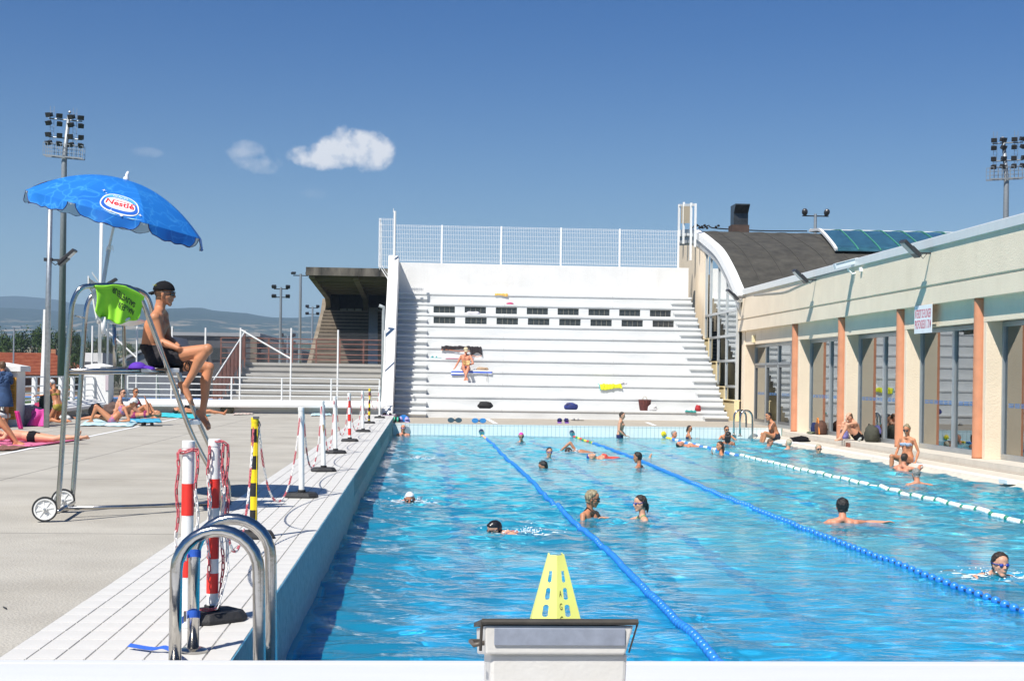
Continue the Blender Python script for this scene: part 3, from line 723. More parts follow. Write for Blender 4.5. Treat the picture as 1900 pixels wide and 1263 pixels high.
nt.build('notice_text', mat('notice_ink', (.22, .12, .03), .7), n_o)
pb = pillar('pillar', -11.15, -10.35, 48.1, 48.9, 1.64, 'square white corner pillar standing behind the couple sunbathing')
nt = MB(); nt.bx(-10.45, -10.352, 48.07, 48.097, .75, 1.25); nt.build('notice', mat('faded_notice', (.50, .42, .45), .7), pb)
def low_wall(name, a, b, label):
    a, b = Vector(a), Vector(b); L = (b - a).length; d = (b - a).normalized(); n = Vector((d.y, -d.x, 0))     # n: towards the deck
    e = empty(name, a, label, 'wall')
    def pr(poly, nm, m):
        q = MB(); vs = [a + n * p[0] + Vector((0, 0, p[1])) for p in poly] + [b + n * p[0] + Vector((0, 0, p[1])) for p in poly]; k = len(poly)
        q.add(vs, [tuple(range(k)), tuple(range(2 * k - 1, k - 1, -1))] + [(i, i + k, (i + 1) % k + k, (i + 1) % k) for i in range(k)]); q.build(nm, m, e, bevel=.01)
    pr([(-.3, -.2), (-.3, .21), (.0, .21), (.0, -.2)], 'wall_base', M_whitewall)
    pr([(-.35, .215), (-.35, .47), (-.02, .47), (.34, .33), (.38, .30), (.38, .215)], 'sloped_ledge', M_whitewall)
    return a, b, d, n, L
wl_ = [low_wall('parapet_wall', (-10.2, 36.0, 0), (-10.75, 48.1, 0), 'low white parapet wall running away between the two white pillars'),
       low_wall('parapet_wall', (-10.35, 48.75, 0), (-6.4, 49.75, 0), 'low white parapet wall with sloped ledge right of the corner pillar'),
       low_wall('parapet_wall', (-6.4, 49.75, 0), (-1.35, 51.0, 0), 'low white parapet wall section ending at the bleachers'),
       low_wall('parapet_wall', (-10.6, 20.0, 0), (-10.3, 35.3, 0), 'low white parapet wall at the edge of the photo before the pillar')]
def railing(name, a, b, zs, zt, zb_, n, label, pr_=.022, rr=.018, square=None, m=None):
    a, b = Vector(a), Vector(b); e = empty(name, a, label, 'railing'); m = m or M_whitemetal
    for k in range(n + 1):
        p = a + (b - a) * k / n; q = MB()
        if square: q.bx(p.x - square, p.x + square, p.y - square * 2, p.y + square * 2, zb_, zt)
        else: q.cyl((p.x, p.y, zb_), (p.x, p.y, zt), pr_, n=8)
        q.build('post', m, e)
    for z in zs:
        q = MB(); q.tube([a + Vector((0, 0, z)), b + Vector((0, 0, z))], rr, 8); q.build('rail', m, e)
    return e
railing('railing', (-10.35, 36.1, 0), (-10.85, 48.1, 0), [1.20, .95, .76, .58], 1.2, .3, 7, 'white railing with broad flat posts between the two white pillars', square=.05)
railing('railing', (-9.9, 48.95, 0), (-1.45, 50.95, 0), [1.24, 1.0, .80, .61], 1.24, .4, 5, 'long white tube railing on the ledge between the corner pillar and the bleachers', pr_=.028, rr=.02)
railing('railing', (-10.75, 20.0, 0), (-10.45, 35.3, 0), [1.2, .95, .76, .58], 1.2, .3, 8, 'white railing at the edge of the photo before the pillar', square=.05)
# chain-link fence beyond
cf = empty('chain_link_fence', (-11, 53.2, -1.1), 'tall chain link fence on white posts in front of the weathered terrace', 'fence')
fx = [PY(x_, 650, 53.2).x for x_ in (171, 254, 319, 381, 446, 540, 627, 714)]
for k, x_ in enumerate(fx):
    q = MB(); q.cyl((x_, 53.2, -1.1), (x_, 53.2, 3.05 + .02 * (k % 3)), .033, n=8); q.build('post', M_white, cf)
for (xa, za, xb, zb2) in ((fx[4], 3.0, fx[5], 1.95), (fx[0] + .4, 3.0, fx[1], 1.9)):
    q = MB(); q.tube([(xa, 53.2, za), (xb, 53.2, zb2)], .032, 8); q.build('brace', M_white, cf)
q = MB(); x0, x1, z0, z1 = fx[0], fx[-1], -.9, 2.95; st = .085; H_ = z1 - z0
k = x0 - H_
while k < x1:
    for sgn in (1, -1):
        xa, xb = (k, k + H_) if sgn > 0 else (k + H_, k)
        za, zb2 = z0, z1
        # clip to [x0,x1]
        pa_, pb_ = Vector((xa, 53.2, za)), Vector((xb, 53.2, zb2))
        def clip(p, o):
            if p.x < x0: t_ = (x0 - p.x) / (o.x - p.x); return p.lerp(o, t_)
            if p.x > x1: t_ = (x1 - p.x) / (o.x - p.x); return p.lerp(o, t_)
            return p
        if min(xa, xb) < x1 and max(xa, xb) > x0:
            p_, o_2 = clip(pa_, pb_), clip(pb_, pa_); q.tube([p_, o_2], 0.002, 3, cap=False)
    k += st
q.build('wire_mesh', mat('dark_wire', (.32, .32, .32), .6, .5), cf)
# ------------------------------------------------------------------ poles and masts
def floodlamp(size=(.5, .34, .09), m=M_lampg):
    pass
gp = empty('light_pole', (-9.02, 35.1, 0), 'slim galvanised pole carrying a tilted floodlight, beside the first white pillar', 'light pole')
q = MB(); q.tube([(-9.02, 35.1, -.1), (-9.02, 35.1, 3.2), (-9.0, 35.1, 5.75)], [.068, .066, .055], 14); q.build('pole', M_galv, gp, smooth=True)
q = MB(); q.bx(-9.13, -8.93, 35.05, 35.15, 4.02, 4.10); q.bx(-9.0, -8.72, 35.08, 35.12, 4.03, 4.08); q.tube([(-8.95, 35.07, 4.0), (-8.85, 35.05, 3.93), (-8.74, 35.05, 4.0)], .012, 6); q.build('bracket', M_lampg, gp)
rt = rot2((.62, 0, .56), (-.56, 0, .62))
q = MB(); q.box((-8.58, 35.1, 4.14), (.50, .36, .07), rt); q.box((-8.66, 35.1, 4.02), (.28, .3, .06), rt); q.build('floodlight', M_lampg, gp, bevel=.01)
q = MB(); q.box(Vector((-8.58, 35.1, 4.14)) + rt @ Vector((.03, 0, -.038)), (.36, .28, .01), rt); q.build('lamp_glass', M_glassdark, gp)
# white flag pole on the corner pillar, leaning post
q = MB(); a = PY(183, 400, 48.5); q.tube([(-10.75, 48.5, 1.6), (-10.75, 48.5, 6.9)], [.055, .05], 12); tag(q.build('flag_pole', M_white, smooth=True), 'white flag pole rising from the square corner pillar behind the lifeguard chair', 'pole')
q = MB(); a = PY(76, 748, 44); b = PY(83.5, 574, 44); q.tube([(a.x, 44, -.2), (b.x, 44, b.z)], [.075, .055], 4); tag(q.build('goal_post', M_white), 'leaning square white post behind the white railing', 'post')
a = PY(26, 607, 150); q = MB(); q.cyl((a.x, 150, -1.1), (a.x, 150, a.z), .09, n=6); q.box((a.x + .25, 150, a.z + .05), (.9, .3, .18)); tag(q.build('street_lamp', M_galv), 'small street lamp in front of the red tiled house', 'street lamp')
a = PY(204, 523, 47); e = empty('light_pole', (a.x, 52, 0), 'distant tilted floodlight seen above the back of the lifeguard chair', 'light pole')
a = PY(207, 523, 52)
q = MB(); q.cyl((a.x - .1, 52, -1), (a.x - .1, 52, a.z + .02), .04, n=8); q.build('pole', M_galv, e)
q = MB(); q.box((a.x, 52, a.z), (.42, .3, .08), rot2((.8, 0, .5), (-.5, 0, .8))); q.build('floodlight', M_lampg, e)
def big_mast(px, ptop, pplat, D, label, flip=1):
    base = PY(px, pplat + 60, D); X = base.x; zt = PY(px, ptop, D).z; zp = PY(px, pplat, D).z; k = D / 110.
    e = empty('floodlight_mast', (X, D, -1.1), label, 'floodlight mast')
    q = MB(); q.tube([(X, D, -1.1), (X, D, zp), (X + .3 * flip, D, zp + 3.2)], [.30 * k, .20 * k, .13 * k], 12); q.build('pole', M_gpole, e, smooth=True)
    q = MB(); q.cyl((X + .35 * flip, D, zp + 3.1), (X + .35 * flip, D, zt - .1), .025, n=4); q.ell((X + .35 * flip, D, zt), (.12, .12, .12), n=6, m=4); q.build('lightning_rod', M_gpole, e)
    q = MB(); w0 = -1.5 * k; w1 = 1.45 * k; tl_ = -.07 * flip
    def pt(u, z, dy=0): return (X + u, D + dy, z + u * tl_)
    for z, rad in ((zp, .07), (zp + .35, .02), (zp + .65, .02), (zp + .95, .03)):
        for dy in (-.35, .35): q.tube([pt(w0, z, dy), pt(w1, z, dy)], rad, 4)
    for i in range(10):
        u = w0 + (w1 - w0) * i / 9
        for dy in (-.35, .35): q.tube([pt(u, zp, dy), pt(u, zp + .95, dy)], .022, 4)
    q.build('platform', M_gpole, e)
    q = MB()
    for zz in (zp + 1.45, zp + 2.85): q.tube([pt(-1.2 * k, zz), pt(1.3 * k, zz)], .05, 5)
    for u in (-.95, .75):
        for s in (-.14, .14): q.tube([pt(u * k + s, zp + 1.2), pt(u * k + s, zp + 3.8)], .018, 4)
        for s in range(8): q.tube([pt(u * k - .14, zp + 1.3 + s * .3), pt(u * k + .14, zp + 1.3 + s * .3)], .015, 4)
    q.build('crossbar', M_gpole, e)
    for row, zz in enumerate((zp + 1.62, zp + 1.0, zp + 3.1, zp + 2.5)):
        for i, u in enumerate((-1.15, -.35, .5, 1.25)):
            q = MB(); a_ = .35 * (1 if i % 2 else -1); rr = rot2((math.sin(a_), -math.cos(a_), -.35 if row % 2 == 0 else -.6))
            q.box((X + u * k + .1 * math.sin(3 * i + row), D - .15, zz + u * k * tl_), (.24, .34, .30), rr); q.box(Vector((X + u * k, D - .2, zz + u * k * tl_)) + rr @ Vector((.14, 0, 0)), (.05, .42, .36), rr)
            fl = q.build('floodlight', M_lampg, e, bevel=.02)
    return e
big_mast(118.5, 208, 292, 110, 'very tall floodlight mast with platform behind the blue parasol', 1)
big_mast(1866.5, 256, 332, 110, 'tall floodlight mast with platform behind the cream building roof', -1)
def small_mast(px, ptop, D, label, kind=0, ztop_extra=0):
    t = PY(px, ptop, D); e = empty('light_mast', (t.x, D, -1.1), label, 'light mast')
    q = MB(); q.tube([(t.x, D, -1.1), (t.x, D, t.z)], [.16, .11], 8); q.build('pole', M_galv, e)
    q = MB(); q.box((t.x, D, t.z - .15), (1.3 if kind != 2 else 1.9, .08, .08))
    if kind == 1: q.box((t.x, D, t.z - .9), (1.1, .08, .08))
    q.build('crossbar', M_lampg, e)
    for s in (-1, 1):
        for lv in range(2 if kind == 1 else 1):
            q = MB(); rr = rot2((.25 * s, -1, -.5)); q.box((t.x + s * (.62 if kind != 2 else .95), D - .1, t.z + .05 - lv * .85), (.24, .38, .28 if kind else .16), rr)
            if kind == 2: q = MB(); q.ell((t.x + s * .8, D - .1, t.z + .12), (.20, .22, .26), rr, 10, 7); q.cyl((t.x + s * .8, D - .1, t.z + .1), (t.x + s * .7, D, t.z - .15), .08, n=5)
            q.build('lamp', M_lampg, e)
    return e
small_mast(521.5, 533, 130, 'slim light mast with four lamps before the hills', 1)
small_mast(558, 508, 125, 'tallest slim light mast just left of the concrete grandstand', 0)
small_mast(580, 569, 170, 'short light mast with four lamps at the grandstand corner', 1)
small_mast(534, 622, 150, 'low light mast rising over the dark flat building', 1)
t_ = small_mast(1513, 397, 100, 'twin round lamp mast above the green skylight', 2)
# ------------------------------------------------------------------ weathered terrace, grandstand, buildings
M_weath = mat('weathered_white_concrete', (.58, .57, .545), .95, var=.25, scale=1.1, bump=.5, bscale=12, detail=10, col2=(.36, .345, .31), stretch=(.4, 1, 3.5))
wt = empty('old_terrace', (-9.5, 58, -1.1), 'weathered white stepped concrete terrace behind the chain link fence', 'terrace')
xa, xb = PY(398, 745, 58).x, -1.6
for i in range(9):
    q = MB(); z = 1.88 - (8 - i) * .245; y_ = 58.2 + i * .62
    xl = xa + i * .07
    q.bx(xl, xb, y_, y_ + .75, z - .11, z); q.bx(xl, xb, y_ + .06, y_ + .70, z - .30, z - .112); q.build('step', M_weath, wt)
q = MB(); q.bx(xa, xb, 58.0, 58.3, -1.1, -.1); q.build('base_wall', M_weath, wt)
rr_ = empty('rusty_railing', (-8, 63.7, 1.9), 'rusty red railing along the top of the weathered terrace', 'railing')
xr0, xr1 = PY(410, 650, 63.7).x, -1.5
for z in (2.05, 2.28, 2.52, 2.75, 2.95):
    q = MB(); q.tube([(xr0, 63.7, z), (xr1, 63.7, z)], .022, 5); q.build('rail', M_rusty, rr_)
for k in range(8):
    x_ = xr0 + (xr1 - xr0) * k / 7.; q = MB(); q.bx(x_ - .03, x_ + .03, 63.67, 63.73, 1.75, 2.97); q.build('post', M_rusty, rr_)
sr = empty('sloping_railing', (xa, 58, 0), 'rusty red mesh side railing sloping down the end of the terrace', 'railing')
q = MB()
for k in range(9):
    y_ = 58 + k * .7; zt = .35 + k * .27; x_ = xa - .05 + k * .07; q.bx(x_ - .02, x_ + .02, y_ - .02, y_ + .02, zt - .9, zt + .75)
q.build('posts', M_rusty, sr)
q = MB(); q.tube([(xa - .05, 58, 1.1), (xa + .5, 63.6, 3.26)], .03, 5); q.build('handrail', M_whitemetal, sr)
q = MB()
for k in range(24): q.tube([(xa - .05, 58, .0 + k * .045), (xa + .5, 63.6, 2.15 + k * .045)], .008, 3)
for k in range(60): y_ = 58 + k * .095; zt = .35 + (y_ - 58) * .386; q.tube([(xa - .05 + (y_ - 58) * .098, y_, zt - .35), (xa - .05 + (y_ - 58) * .098, y_, zt + .72)], .007, 3)
q.build('mesh_infill', M_rusty, sr)
M_oldc = mat('old_concrete', (.24, .195, .145), .95, var=.3, scale=.5, bump=.5, bscale=4, detail=10, col2=(.32, .27, .205), stretch=(.5, 1, 2))
M_oldd = mat('blackened_concrete', (.05, .048, .043), .95, var=.5, scale=.9, detail=10, col2=(.20, .18, .15), stretch=(1.6, 1, .5))
gs = empty('grandstand', (-9, 108, -1.1), 'big old concrete grandstand with deep overhanging roof and stepped seating', 'grandstand')
DL = 108
def gx(px, D): return PY(px, 600, D).x
zr0 = PY(567, 496, 104).z; zr1 = PY(567, 508, 104).z
xg0 = gx(567, 104); xg1 = 8
q = MB(); q.bx(xg0, xg1, 103.6, 104, zr1 - .12, zr0); q.build('roof_edge', M_oldd, gs)
q = MB(); q.add([(xg0, 104, zr0 - .05), (xg1, 104, zr0 - .05), (xg1, 127, 9.15), (xg0, 127, 9.15), (xg0, 104, zr1 + .1), (xg1, 104, zr1 + .1), (xg1, 127, 8.75), (xg0, 127, 8.75)],
                [(0, 1, 2, 3), (7, 6, 5, 4), (0, 3, 7, 4), (1, 5, 6, 2), (0, 4, 5, 1), (3, 2, 6, 7)]); q.build('roof_slab', M_oldc, gs)
for k in range(6):
    t = (k + .5) / 6; yy = 104 + t * 20; zz = zr1 + .1 + (8.75 - zr1 - .1) * t
    q = MB(); q.bx(xg0 + .2, xg1, yy, yy + .35, zz - .45, zz); q.build('roof_beam', M_oldc, gs)
for xx in (xg0 + .15, gx(662, 112), gx(800, 112)):
    q = MB(); q.prism([(104.3, zr1 + .05), (104.3, zr1 - .25), (122, 7.9), (125.5, 6.7), (126, 8.8)], 'x', xx, xx + .4); q.build('rib', M_oldc, gs)
for i in range(16):
    y_ = 109 + i * .9; z = 2.2 + i * .315
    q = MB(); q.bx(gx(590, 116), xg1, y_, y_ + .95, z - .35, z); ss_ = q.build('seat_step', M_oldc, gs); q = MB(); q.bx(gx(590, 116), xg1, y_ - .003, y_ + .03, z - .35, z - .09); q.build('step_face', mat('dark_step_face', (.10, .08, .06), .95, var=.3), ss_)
q = MB(); q.add([(gx(684, 109), 108.9, 2.3), (gx(702, 109), 108.9, 2.3), (gx(700, 123), 123.2, 7.25), (gx(684, 123), 123.2, 7.25), (gx(684, 109), 108.9, 2.0), (gx(702, 109), 108.9, 2.0), (gx(700, 123), 123.2, 6.9), (gx(684, 123), 123.2, 6.9)],
                [(0, 1, 2, 3), (7, 6, 5, 4), (0, 4, 5, 1), (1, 5, 6, 2), (2, 6, 7, 3), (3, 7, 4, 0)]); q.build('stair_ramp', mat('white_ramp', (.6, .6, .58), .9, var=.08), gs)
q = MB(); q.bx(gx(590, 116), xg1, 108.7, 109, -1.1, 2.0); q.build('front_wall', M_oldc, gs)
q = MB(); q.prism([(108.6, -1.1), (108.6, 1.9), (124, 6.9), (126, 8.1), (126, -1.1)], 'x', gx(590, 116) - .35, gx(590, 116)); q.build('side_wall', M_oldc, gs)
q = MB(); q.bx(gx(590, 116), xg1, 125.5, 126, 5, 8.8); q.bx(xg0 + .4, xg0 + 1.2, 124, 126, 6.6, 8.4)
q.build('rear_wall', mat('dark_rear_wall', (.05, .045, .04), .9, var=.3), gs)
wm = mat('pale_window_glass', (.42, .46, .46), .3, var=.15, scale=1)
for k in range(10):
    if k in (5,): continue
    x_ = gx(602, 125) + k * .66; q = MB(); q.bx(x_, x_ + .56, 125.3, 125.45, PY(x_, 569, 125.4).z, PY(x_, 561, 125.4).z); q.build('window', wm, gs)
M_darkb = mat('dark_grey_cladding', (.07, .072, .08), .6, var=.12, scale=.3)
db = empty('flat_building', (-20, 150, -1.1), 'long dark grey flat roofed building behind the chain link fence', 'building')
a, b = PY(318, 622, 150), PY(478, 620, 150)
q = MB(); q.bx(a.x, b.x, 150, 175, -1.1, a.z); q.build('wall', M_darkb, db)
q = MB(); q.bx(a.x - .3, b.x + .3, 149.7, 175.3, a.z, a.z + .35); q.build('roof_edge', mat('pale_roof_edge', (.30, .31, .32), .6), db)
c = PY(560, 650, 150)
q = MB(); q.prism([(b.x, -1.1), (c.x, -1.1), (c.x, c.z), (b.x + .0, a.z - .0)], 'y', 150.5, 172); q.build('sloped_wing', M_darkb, db)
pc = mat('brown_column', (.16, .135, .10), .9, var=.15)
q = MB(); a2, b2 = PY(465, 640, 149), PY(477, 640, 149); q.bx(a2.x, b2.x, 148.8, 149.6, -1.1, PY(470, 628, 149).z); q.build('column', pc, db)
for px0, px1, py0, py1 in ((330, 352, 640, 668), (360, 385, 640, 668), (392, 420, 645, 668), (486, 520, 660, 676)):
    p0, p1 = PY(px0, py0, 149.9), PY(px1, py1, 149.9); q = MB(); q.bx(p0.x, p1.x, 149.85, 149.98, p1.z, p0.z); q.build('window', mat('dark_window', (.03, .035, .04), .15), db)
gh = empty('shed', (-32, 140, -1.1), 'grey shed with low pitched roof left of the dark flat building', 'shed')
p = [PY(x, y, 140) for x, y in ((232, 668), (262, 648), (318, 626), (330, 668))]
q = MB(); q.prism([(p[0].x, -1.1), (p[3].x, -1.1), (p[3].x, 2.0), (p[2].x, p[2].z - .3), (p[0].x, p[0].z - .2)], 'y', 140, 149); q.build('wall', mat('grey_wall', (.16, .16, .16), .8, var=.15, scale=.2), gh)
q = MB(); q.prism([(p[0].x - .5, p[0].z - .15), (p[2].x, p[2].z - .2), (p[3].x + .3, 2.1), (p[3].x + .3, 2.4), (p[2].x, p[2].z + .1), (p[0].x - .5, p[0].z + .1)], 'y', 139.6, 149.4); q.build('roof', mat('grey_roof', (.28, .28, .28), .8), gh)
wb = empty('white_hut', (-42, 160, -1.1), 'small white flat hut beside the red tiled house', 'hut')
p0, p1 = PY(152, 654, 160), PY(190, 680, 160)
q = MB(); q.bx(p0.x, p1.x, 160, 166, -1.1, p0.z); q.build('wall', M_whitewall, wb)
q = MB(); q.bx(p0.x + .3, p1.x - .4, 159.9, 160.0, -1.1, p0.z - 1.0); q.build('door', M_darkb, wb)
# red tiled house
M_rooft = mat('terracotta_roof_tile', (.36, .085, .035), .85, var=.2, scale=1.5, bump=.3, bscale=8, col2=(.42, .15, .07))
M_brick = mat('orange_brick', (.36, .17, .09), .9, var=.15, scale=2)
rh = empty('brick_house', (-48, 180, -1.1), 'long brick house with red tiled roof at the edge of the sports field', 'house')
e0, e1 = PY(-70, 700, 178), PY(143, 697, 178); r0, r1 = PY(-70, 655, 185), PY(100, 655, 185)
q = MB(); q.bx(e0.x + .5, e1.x - .8, 179, 191, -1.1, e1.z); q.build('wall', M_brick, rh)
nrow = 16
for k in range(nrow):
    t0_, t1_ = k / nrow, (k + 1) / nrow
    def rp(t, x): return (x, 178 + 7 * t, e1.z + .0 + (r1.z - e1.z) * t)
    xr_0, xr_1 = e1.x + (r1.x - e1.x) * t0_, e1.x + (r1.x - e1.x) * t1_
    a_, b_, c_, d_ = rp(t0_, e0.x), rp(t0_, xr_0), rp(t1_, xr_1), rp(t1_, r0.x)
    up_ = Vector((0, -.05, .12))
    q = MB(); vs = [Vector(v) for v in (a_, b_, c_, d_)]; q.add([vs[0] + up_, vs[1] + up_, vs[2], vs[3], vs[0], vs[1], vs[2] - Vector((0, 0, .1)), vs[3] - Vector((0, 0, .1))],
        [(0, 1, 2, 3), (4, 5, 1, 0), (7, 6, 5, 4), (1, 5, 6, 2), (0, 3, 7, 4)]); q.build('tile_course', M_rooft, rh)
q = MB(); q.add([(e1.x, 178, e1.z), (e1.x, 192, e1.z), (r1.x, 185, r1.z), (e0.x, 192, e0.z), (r0.x, 185, r0.z)], [(0, 1, 2), (1, 3, 4, 2)]); q.build('hip_roof', M_rooft, rh)
q = MB(); q.bx(PY(100, 650, 185).x - .3, PY(100, 650, 185).x + .3, 184.7, 185.3, r1.z - .2, r1.z + .5); q.build('chimney', M_brick, rh)
for px0, px1 in ((36, 62), (84, 96), (108, 126)):
    p0, p1 = PY(px0, 703, 179), PY(px1, 727, 179); q = MB(); q.bx(p0.x, p1.x, 178.9, 178.98, -1.1, p0.z); q.build('shutter', mat('brown_shutter', (.13, .06, .035), .8, var=.15, scale=3) if px0 != 84 else M_darkb, rh)
# ------------------------------------------------------------------ hills
def hills(name, pts, D, depth, col, col2, seed, fields=True):
    top = [PY(x, y, D) for x, y in pts]; xs = [p.x for p in top]; zs = [p.z for p in top]
    n = 260; rows = 16; q = MB(); x0, x1 = xs[0], xs[-1]; rs = np.random.RandomState(seed); ph = rs.uniform(0, 6, 12)
    vs = []
    for j in range(rows + 1):
        t = j / rows
        for i in range(n + 1):
            x = x0 + (x1 - x0) * i / n; z = float(np.interp(x, xs, zs)) + D * .00045 * (mnoise.noise((x / D * 90 + seed, 0, 0)) + .6 * mnoise.noise((x / D * 300, seed, 0)))
            yy = D - depth * (1 - t) + D * .02 * math.sin(x / D * 22 + ph[0]) * (1 - t)
            h = -1.2 + (z + 1.2) * (math.sin(t * math.pi / 2) ** 1.15) * (1 + .10 * mnoise.noise((x / D * 14, t * 3.1, seed)) * (1 - t) * 4 * t)
            vs.append((x, yy, h))
    for i in range(n + 1): vs.append((vs[rows * (n + 1) + i][0], D + depth * .7, -1.2))
    k = n + 1; fs = [(j * k + i, j * k + i + 1, (j + 1) * k + i + 1, (j + 1) * k + i) for j in range(rows + 1) for i in range(n)]
    q.add(vs, fs); m = bpy.data.materials.new(name); m.use_nodes = True; N, L, b = nodes(m); b.inputs['Roughness'].default_value = 1; b.inputs['Specular IOR Level'].default_value = .05
    g_ = N.new('ShaderNodeNewGeometry'); sp_ = N.new('ShaderNodeSeparateXYZ'); L.new(g_.outputs['Position'], sp_.inputs[0])
    mp = N.new('ShaderNodeMapping'); mp.inputs['Scale'].default_value = (1 / D * 40, 1 / D * 40, 1 / D * 260); L.new(g_.outputs['Position'], mp.inputs[0])
    t1 = N.new('ShaderNodeTexNoise'); t1.inputs['Scale'].default_value = 1.2; t1.inputs['Detail'].default_value = 9; t1.inputs['Roughness'].default_value = .65; L.new(mp.outputs[0], t1.inputs[0])
    t2 = N.new('ShaderNodeTexNoise'); t2.inputs['Scale'].default_value = 5; t2.inputs['Detail'].default_value = 6; L.new(mp.outputs[0], t2.inputs[0])
    mx = N.new('ShaderNodeMix'); mx.data_type = 'RGBA'; mx.inputs[6].default_value = (*[c * .5 for c in col], 1); mx.inputs[7].default_value = (*[c * 1.9 for c in col], 1); L.new(t2.outputs['Fac'], mx.inputs[0])
    mr = N.new('ShaderNodeMapRange'); mr.inputs[1].default_value = .53; mr.inputs[2].default_value = .57; L.new(t1.outputs['Fac'], mr.inputs[0])
    hz = N.new('ShaderNodeMapRange'); zf = max(zs); hz.inputs[1].default_value = zf * .66; hz.inputs[2].default_value = zf * .50; L.new(sp_.outputs[2], hz.inputs[0])
    mu = N.new('ShaderNodeMath'); mu.operation = 'MULTIPLY'; L.new(mr.outputs[0], mu.inputs[0]); L.new(hz.outputs[0], mu.inputs[1])
    m2 = N.new('ShaderNodeMix'); m2.data_type = 'RGBA'; m2.inputs[7].default_value = (*col2, 1); L.new(mu.outputs[0], m2.inputs[0]); L.new(mx.outputs[2], m2.inputs[6]); L.new(m2.outputs[2], b.inputs['Base Color'])
    return struct(q, name, m, smooth=True)
FOREST, FIELD = (.016, .030, .014), (.28, .23, .15)
hills('hills', [(-1400, 560), (-700, 548), (-200, 556), (0, 553), (40, 551), (80, 554), (110, 558), (160, 567), (240, 573), (330, 577), (430, 584), (520, 594), (700, 592), (1000, 600), (1400, 596), (1900, 606), (2600, 590)], 5200, 1500, FOREST, FIELD, 1)
hills('hills', [(-1400, 585), (-300, 586), (0, 574), (60, 573), (110, 577), (150, 588), (230, 592), (320, 577), (350, 575), (385, 574), (412, 579), (445, 581), (470, 583), (500, 590), (545, 591), (600, 588), (760, 592), (1100, 606), (1600, 600), (2000, 608), (2600, 600)], 3900, 1500, FOREST, FIELD, 5)
hills('foothills', [(-1400, 640), (0, 628), (100, 632), (250, 640), (400, 634), (560, 640), (800, 640), (1500, 648), (2600, 650)], 1700, 600, (.03, .045, .016), (.30, .25, .13), 9)
# ------------------------------------------------------------------ trees
def tree_meshes(seed, h, w, n_clump, n_leaf, cols):
    rs = random.Random(seed); q = MB()
    pts = [(0, 0, 0), (rs.uniform(-.2, .2), 0, h * .25), (rs.uniform(-.3, .3), .1, h * .55), (0, 0, h * .82)]
    q.tube(bez(pts, 4), [.03 * h * (1 - i / 14) + .03 for i in range(13)], 7)
    for k in range(9):
        a = rs.uniform(0, 6.28); z = h * rs.uniform(.28, .65); l = w * rs.uniform(.25, .42)
        q.tube([(0, 0, z), (l * .5 * math.cos(a), l * .5 * math.sin(a), z + h * .06), (l * math.cos(a), l * math.sin(a), z + h * .16)], [.012 * h, .008 * h, .003 * h], 5)
    tr = q.build('trunk', mat('bark', (.07, .055, .04), .95, var=.3, bump=.4))
    q = MB(); cl = []
    for k in range(n_clump):
        a = rs.uniform(0, 6.28); z = rs.uniform(.18, 1.0); rr = math.sqrt(max(.03, 1 - ((z - .55) / .50) ** 2)) * rs.uniform(.45, 1.0)
        cl.append((rr * w / 2 * math.cos(a), rr * w / 2 * math.sin(a), z * h * .93, rs.uniform(.10, .20) * w))
    for cx, cy, cz, cr in cl:
        for _ in range(n_leaf):
            d = Vector((rs.gauss(0, 1), rs.gauss(0, 1), rs.gauss(0, .8))).normalized() * cr * rs.uniform(.4, 1.05)
            p = Vector((cx, cy, cz)) + d; s_ = rs.uniform(.16, .34) * w / 9; nn = (d.normalized() + Vector((rs.uniform(-.6, .6), rs.uniform(-.6, .6), rs.uniform(-.2, .9)))).normalized()
            u = nn.orthogonal().normalized(); v_ = nn.cross(u); a = rs.uniform(0, 6.28); u2 = u * math.cos(a) + v_ * math.sin(a); v2 = nn.cross(u2)
            q.add([p - u2 * s_, p - v2 * s_ * .6 + nn * s_ * .15, p + u2 * s_, p + v2 * s_ * .6 + nn * s_ * .15], [(0, 1, 2, 3)])
    cr_ = q.build('crown', cols); return tr, cr_
M_leafA = mat('dark_foliage', (.028, .048, .016), .7, var=.45, scale=.5, spec=.2, col2=(.05, .085, .026))
M_leafB = mat('mid_foliage', (.035, .065, .018), .7, var=.4, scale=.5, spec=.2, col2=(.07, .12, .03))
TP = []
for s_, m_ in ((11, M_leafA), (12, M_leafB), (13, M_leafA)):
    t_, c_ = tree_meshes(s_, 9, 9, 46, 60, m_); TP.append((t_.data, c_.data)); bpy.data.objects.remove(t_); bpy.data.objects.remove(c_)
def tree(px, ytop, D, wpx, kind, label, squash=1.):
    t = PY(px, ytop, D); h = t.z + 1.1; sc = h / 9; wsc = wpx / FPX * D / 9
    e = empty('tree', (t.x, D, -1.1), label, 'tree', 'trees beyond the sports field'); e.scale = (wsc, wsc, sc * .98); e.rotation_euler = (0, 0, random.uniform(0, 6))
    for nm, me in (('trunk', TP[kind][0]), ('crown', TP[kind][1])):
        o = bpy.data.objects.new(nm, me); COL.objects.link(o); o.parent = e
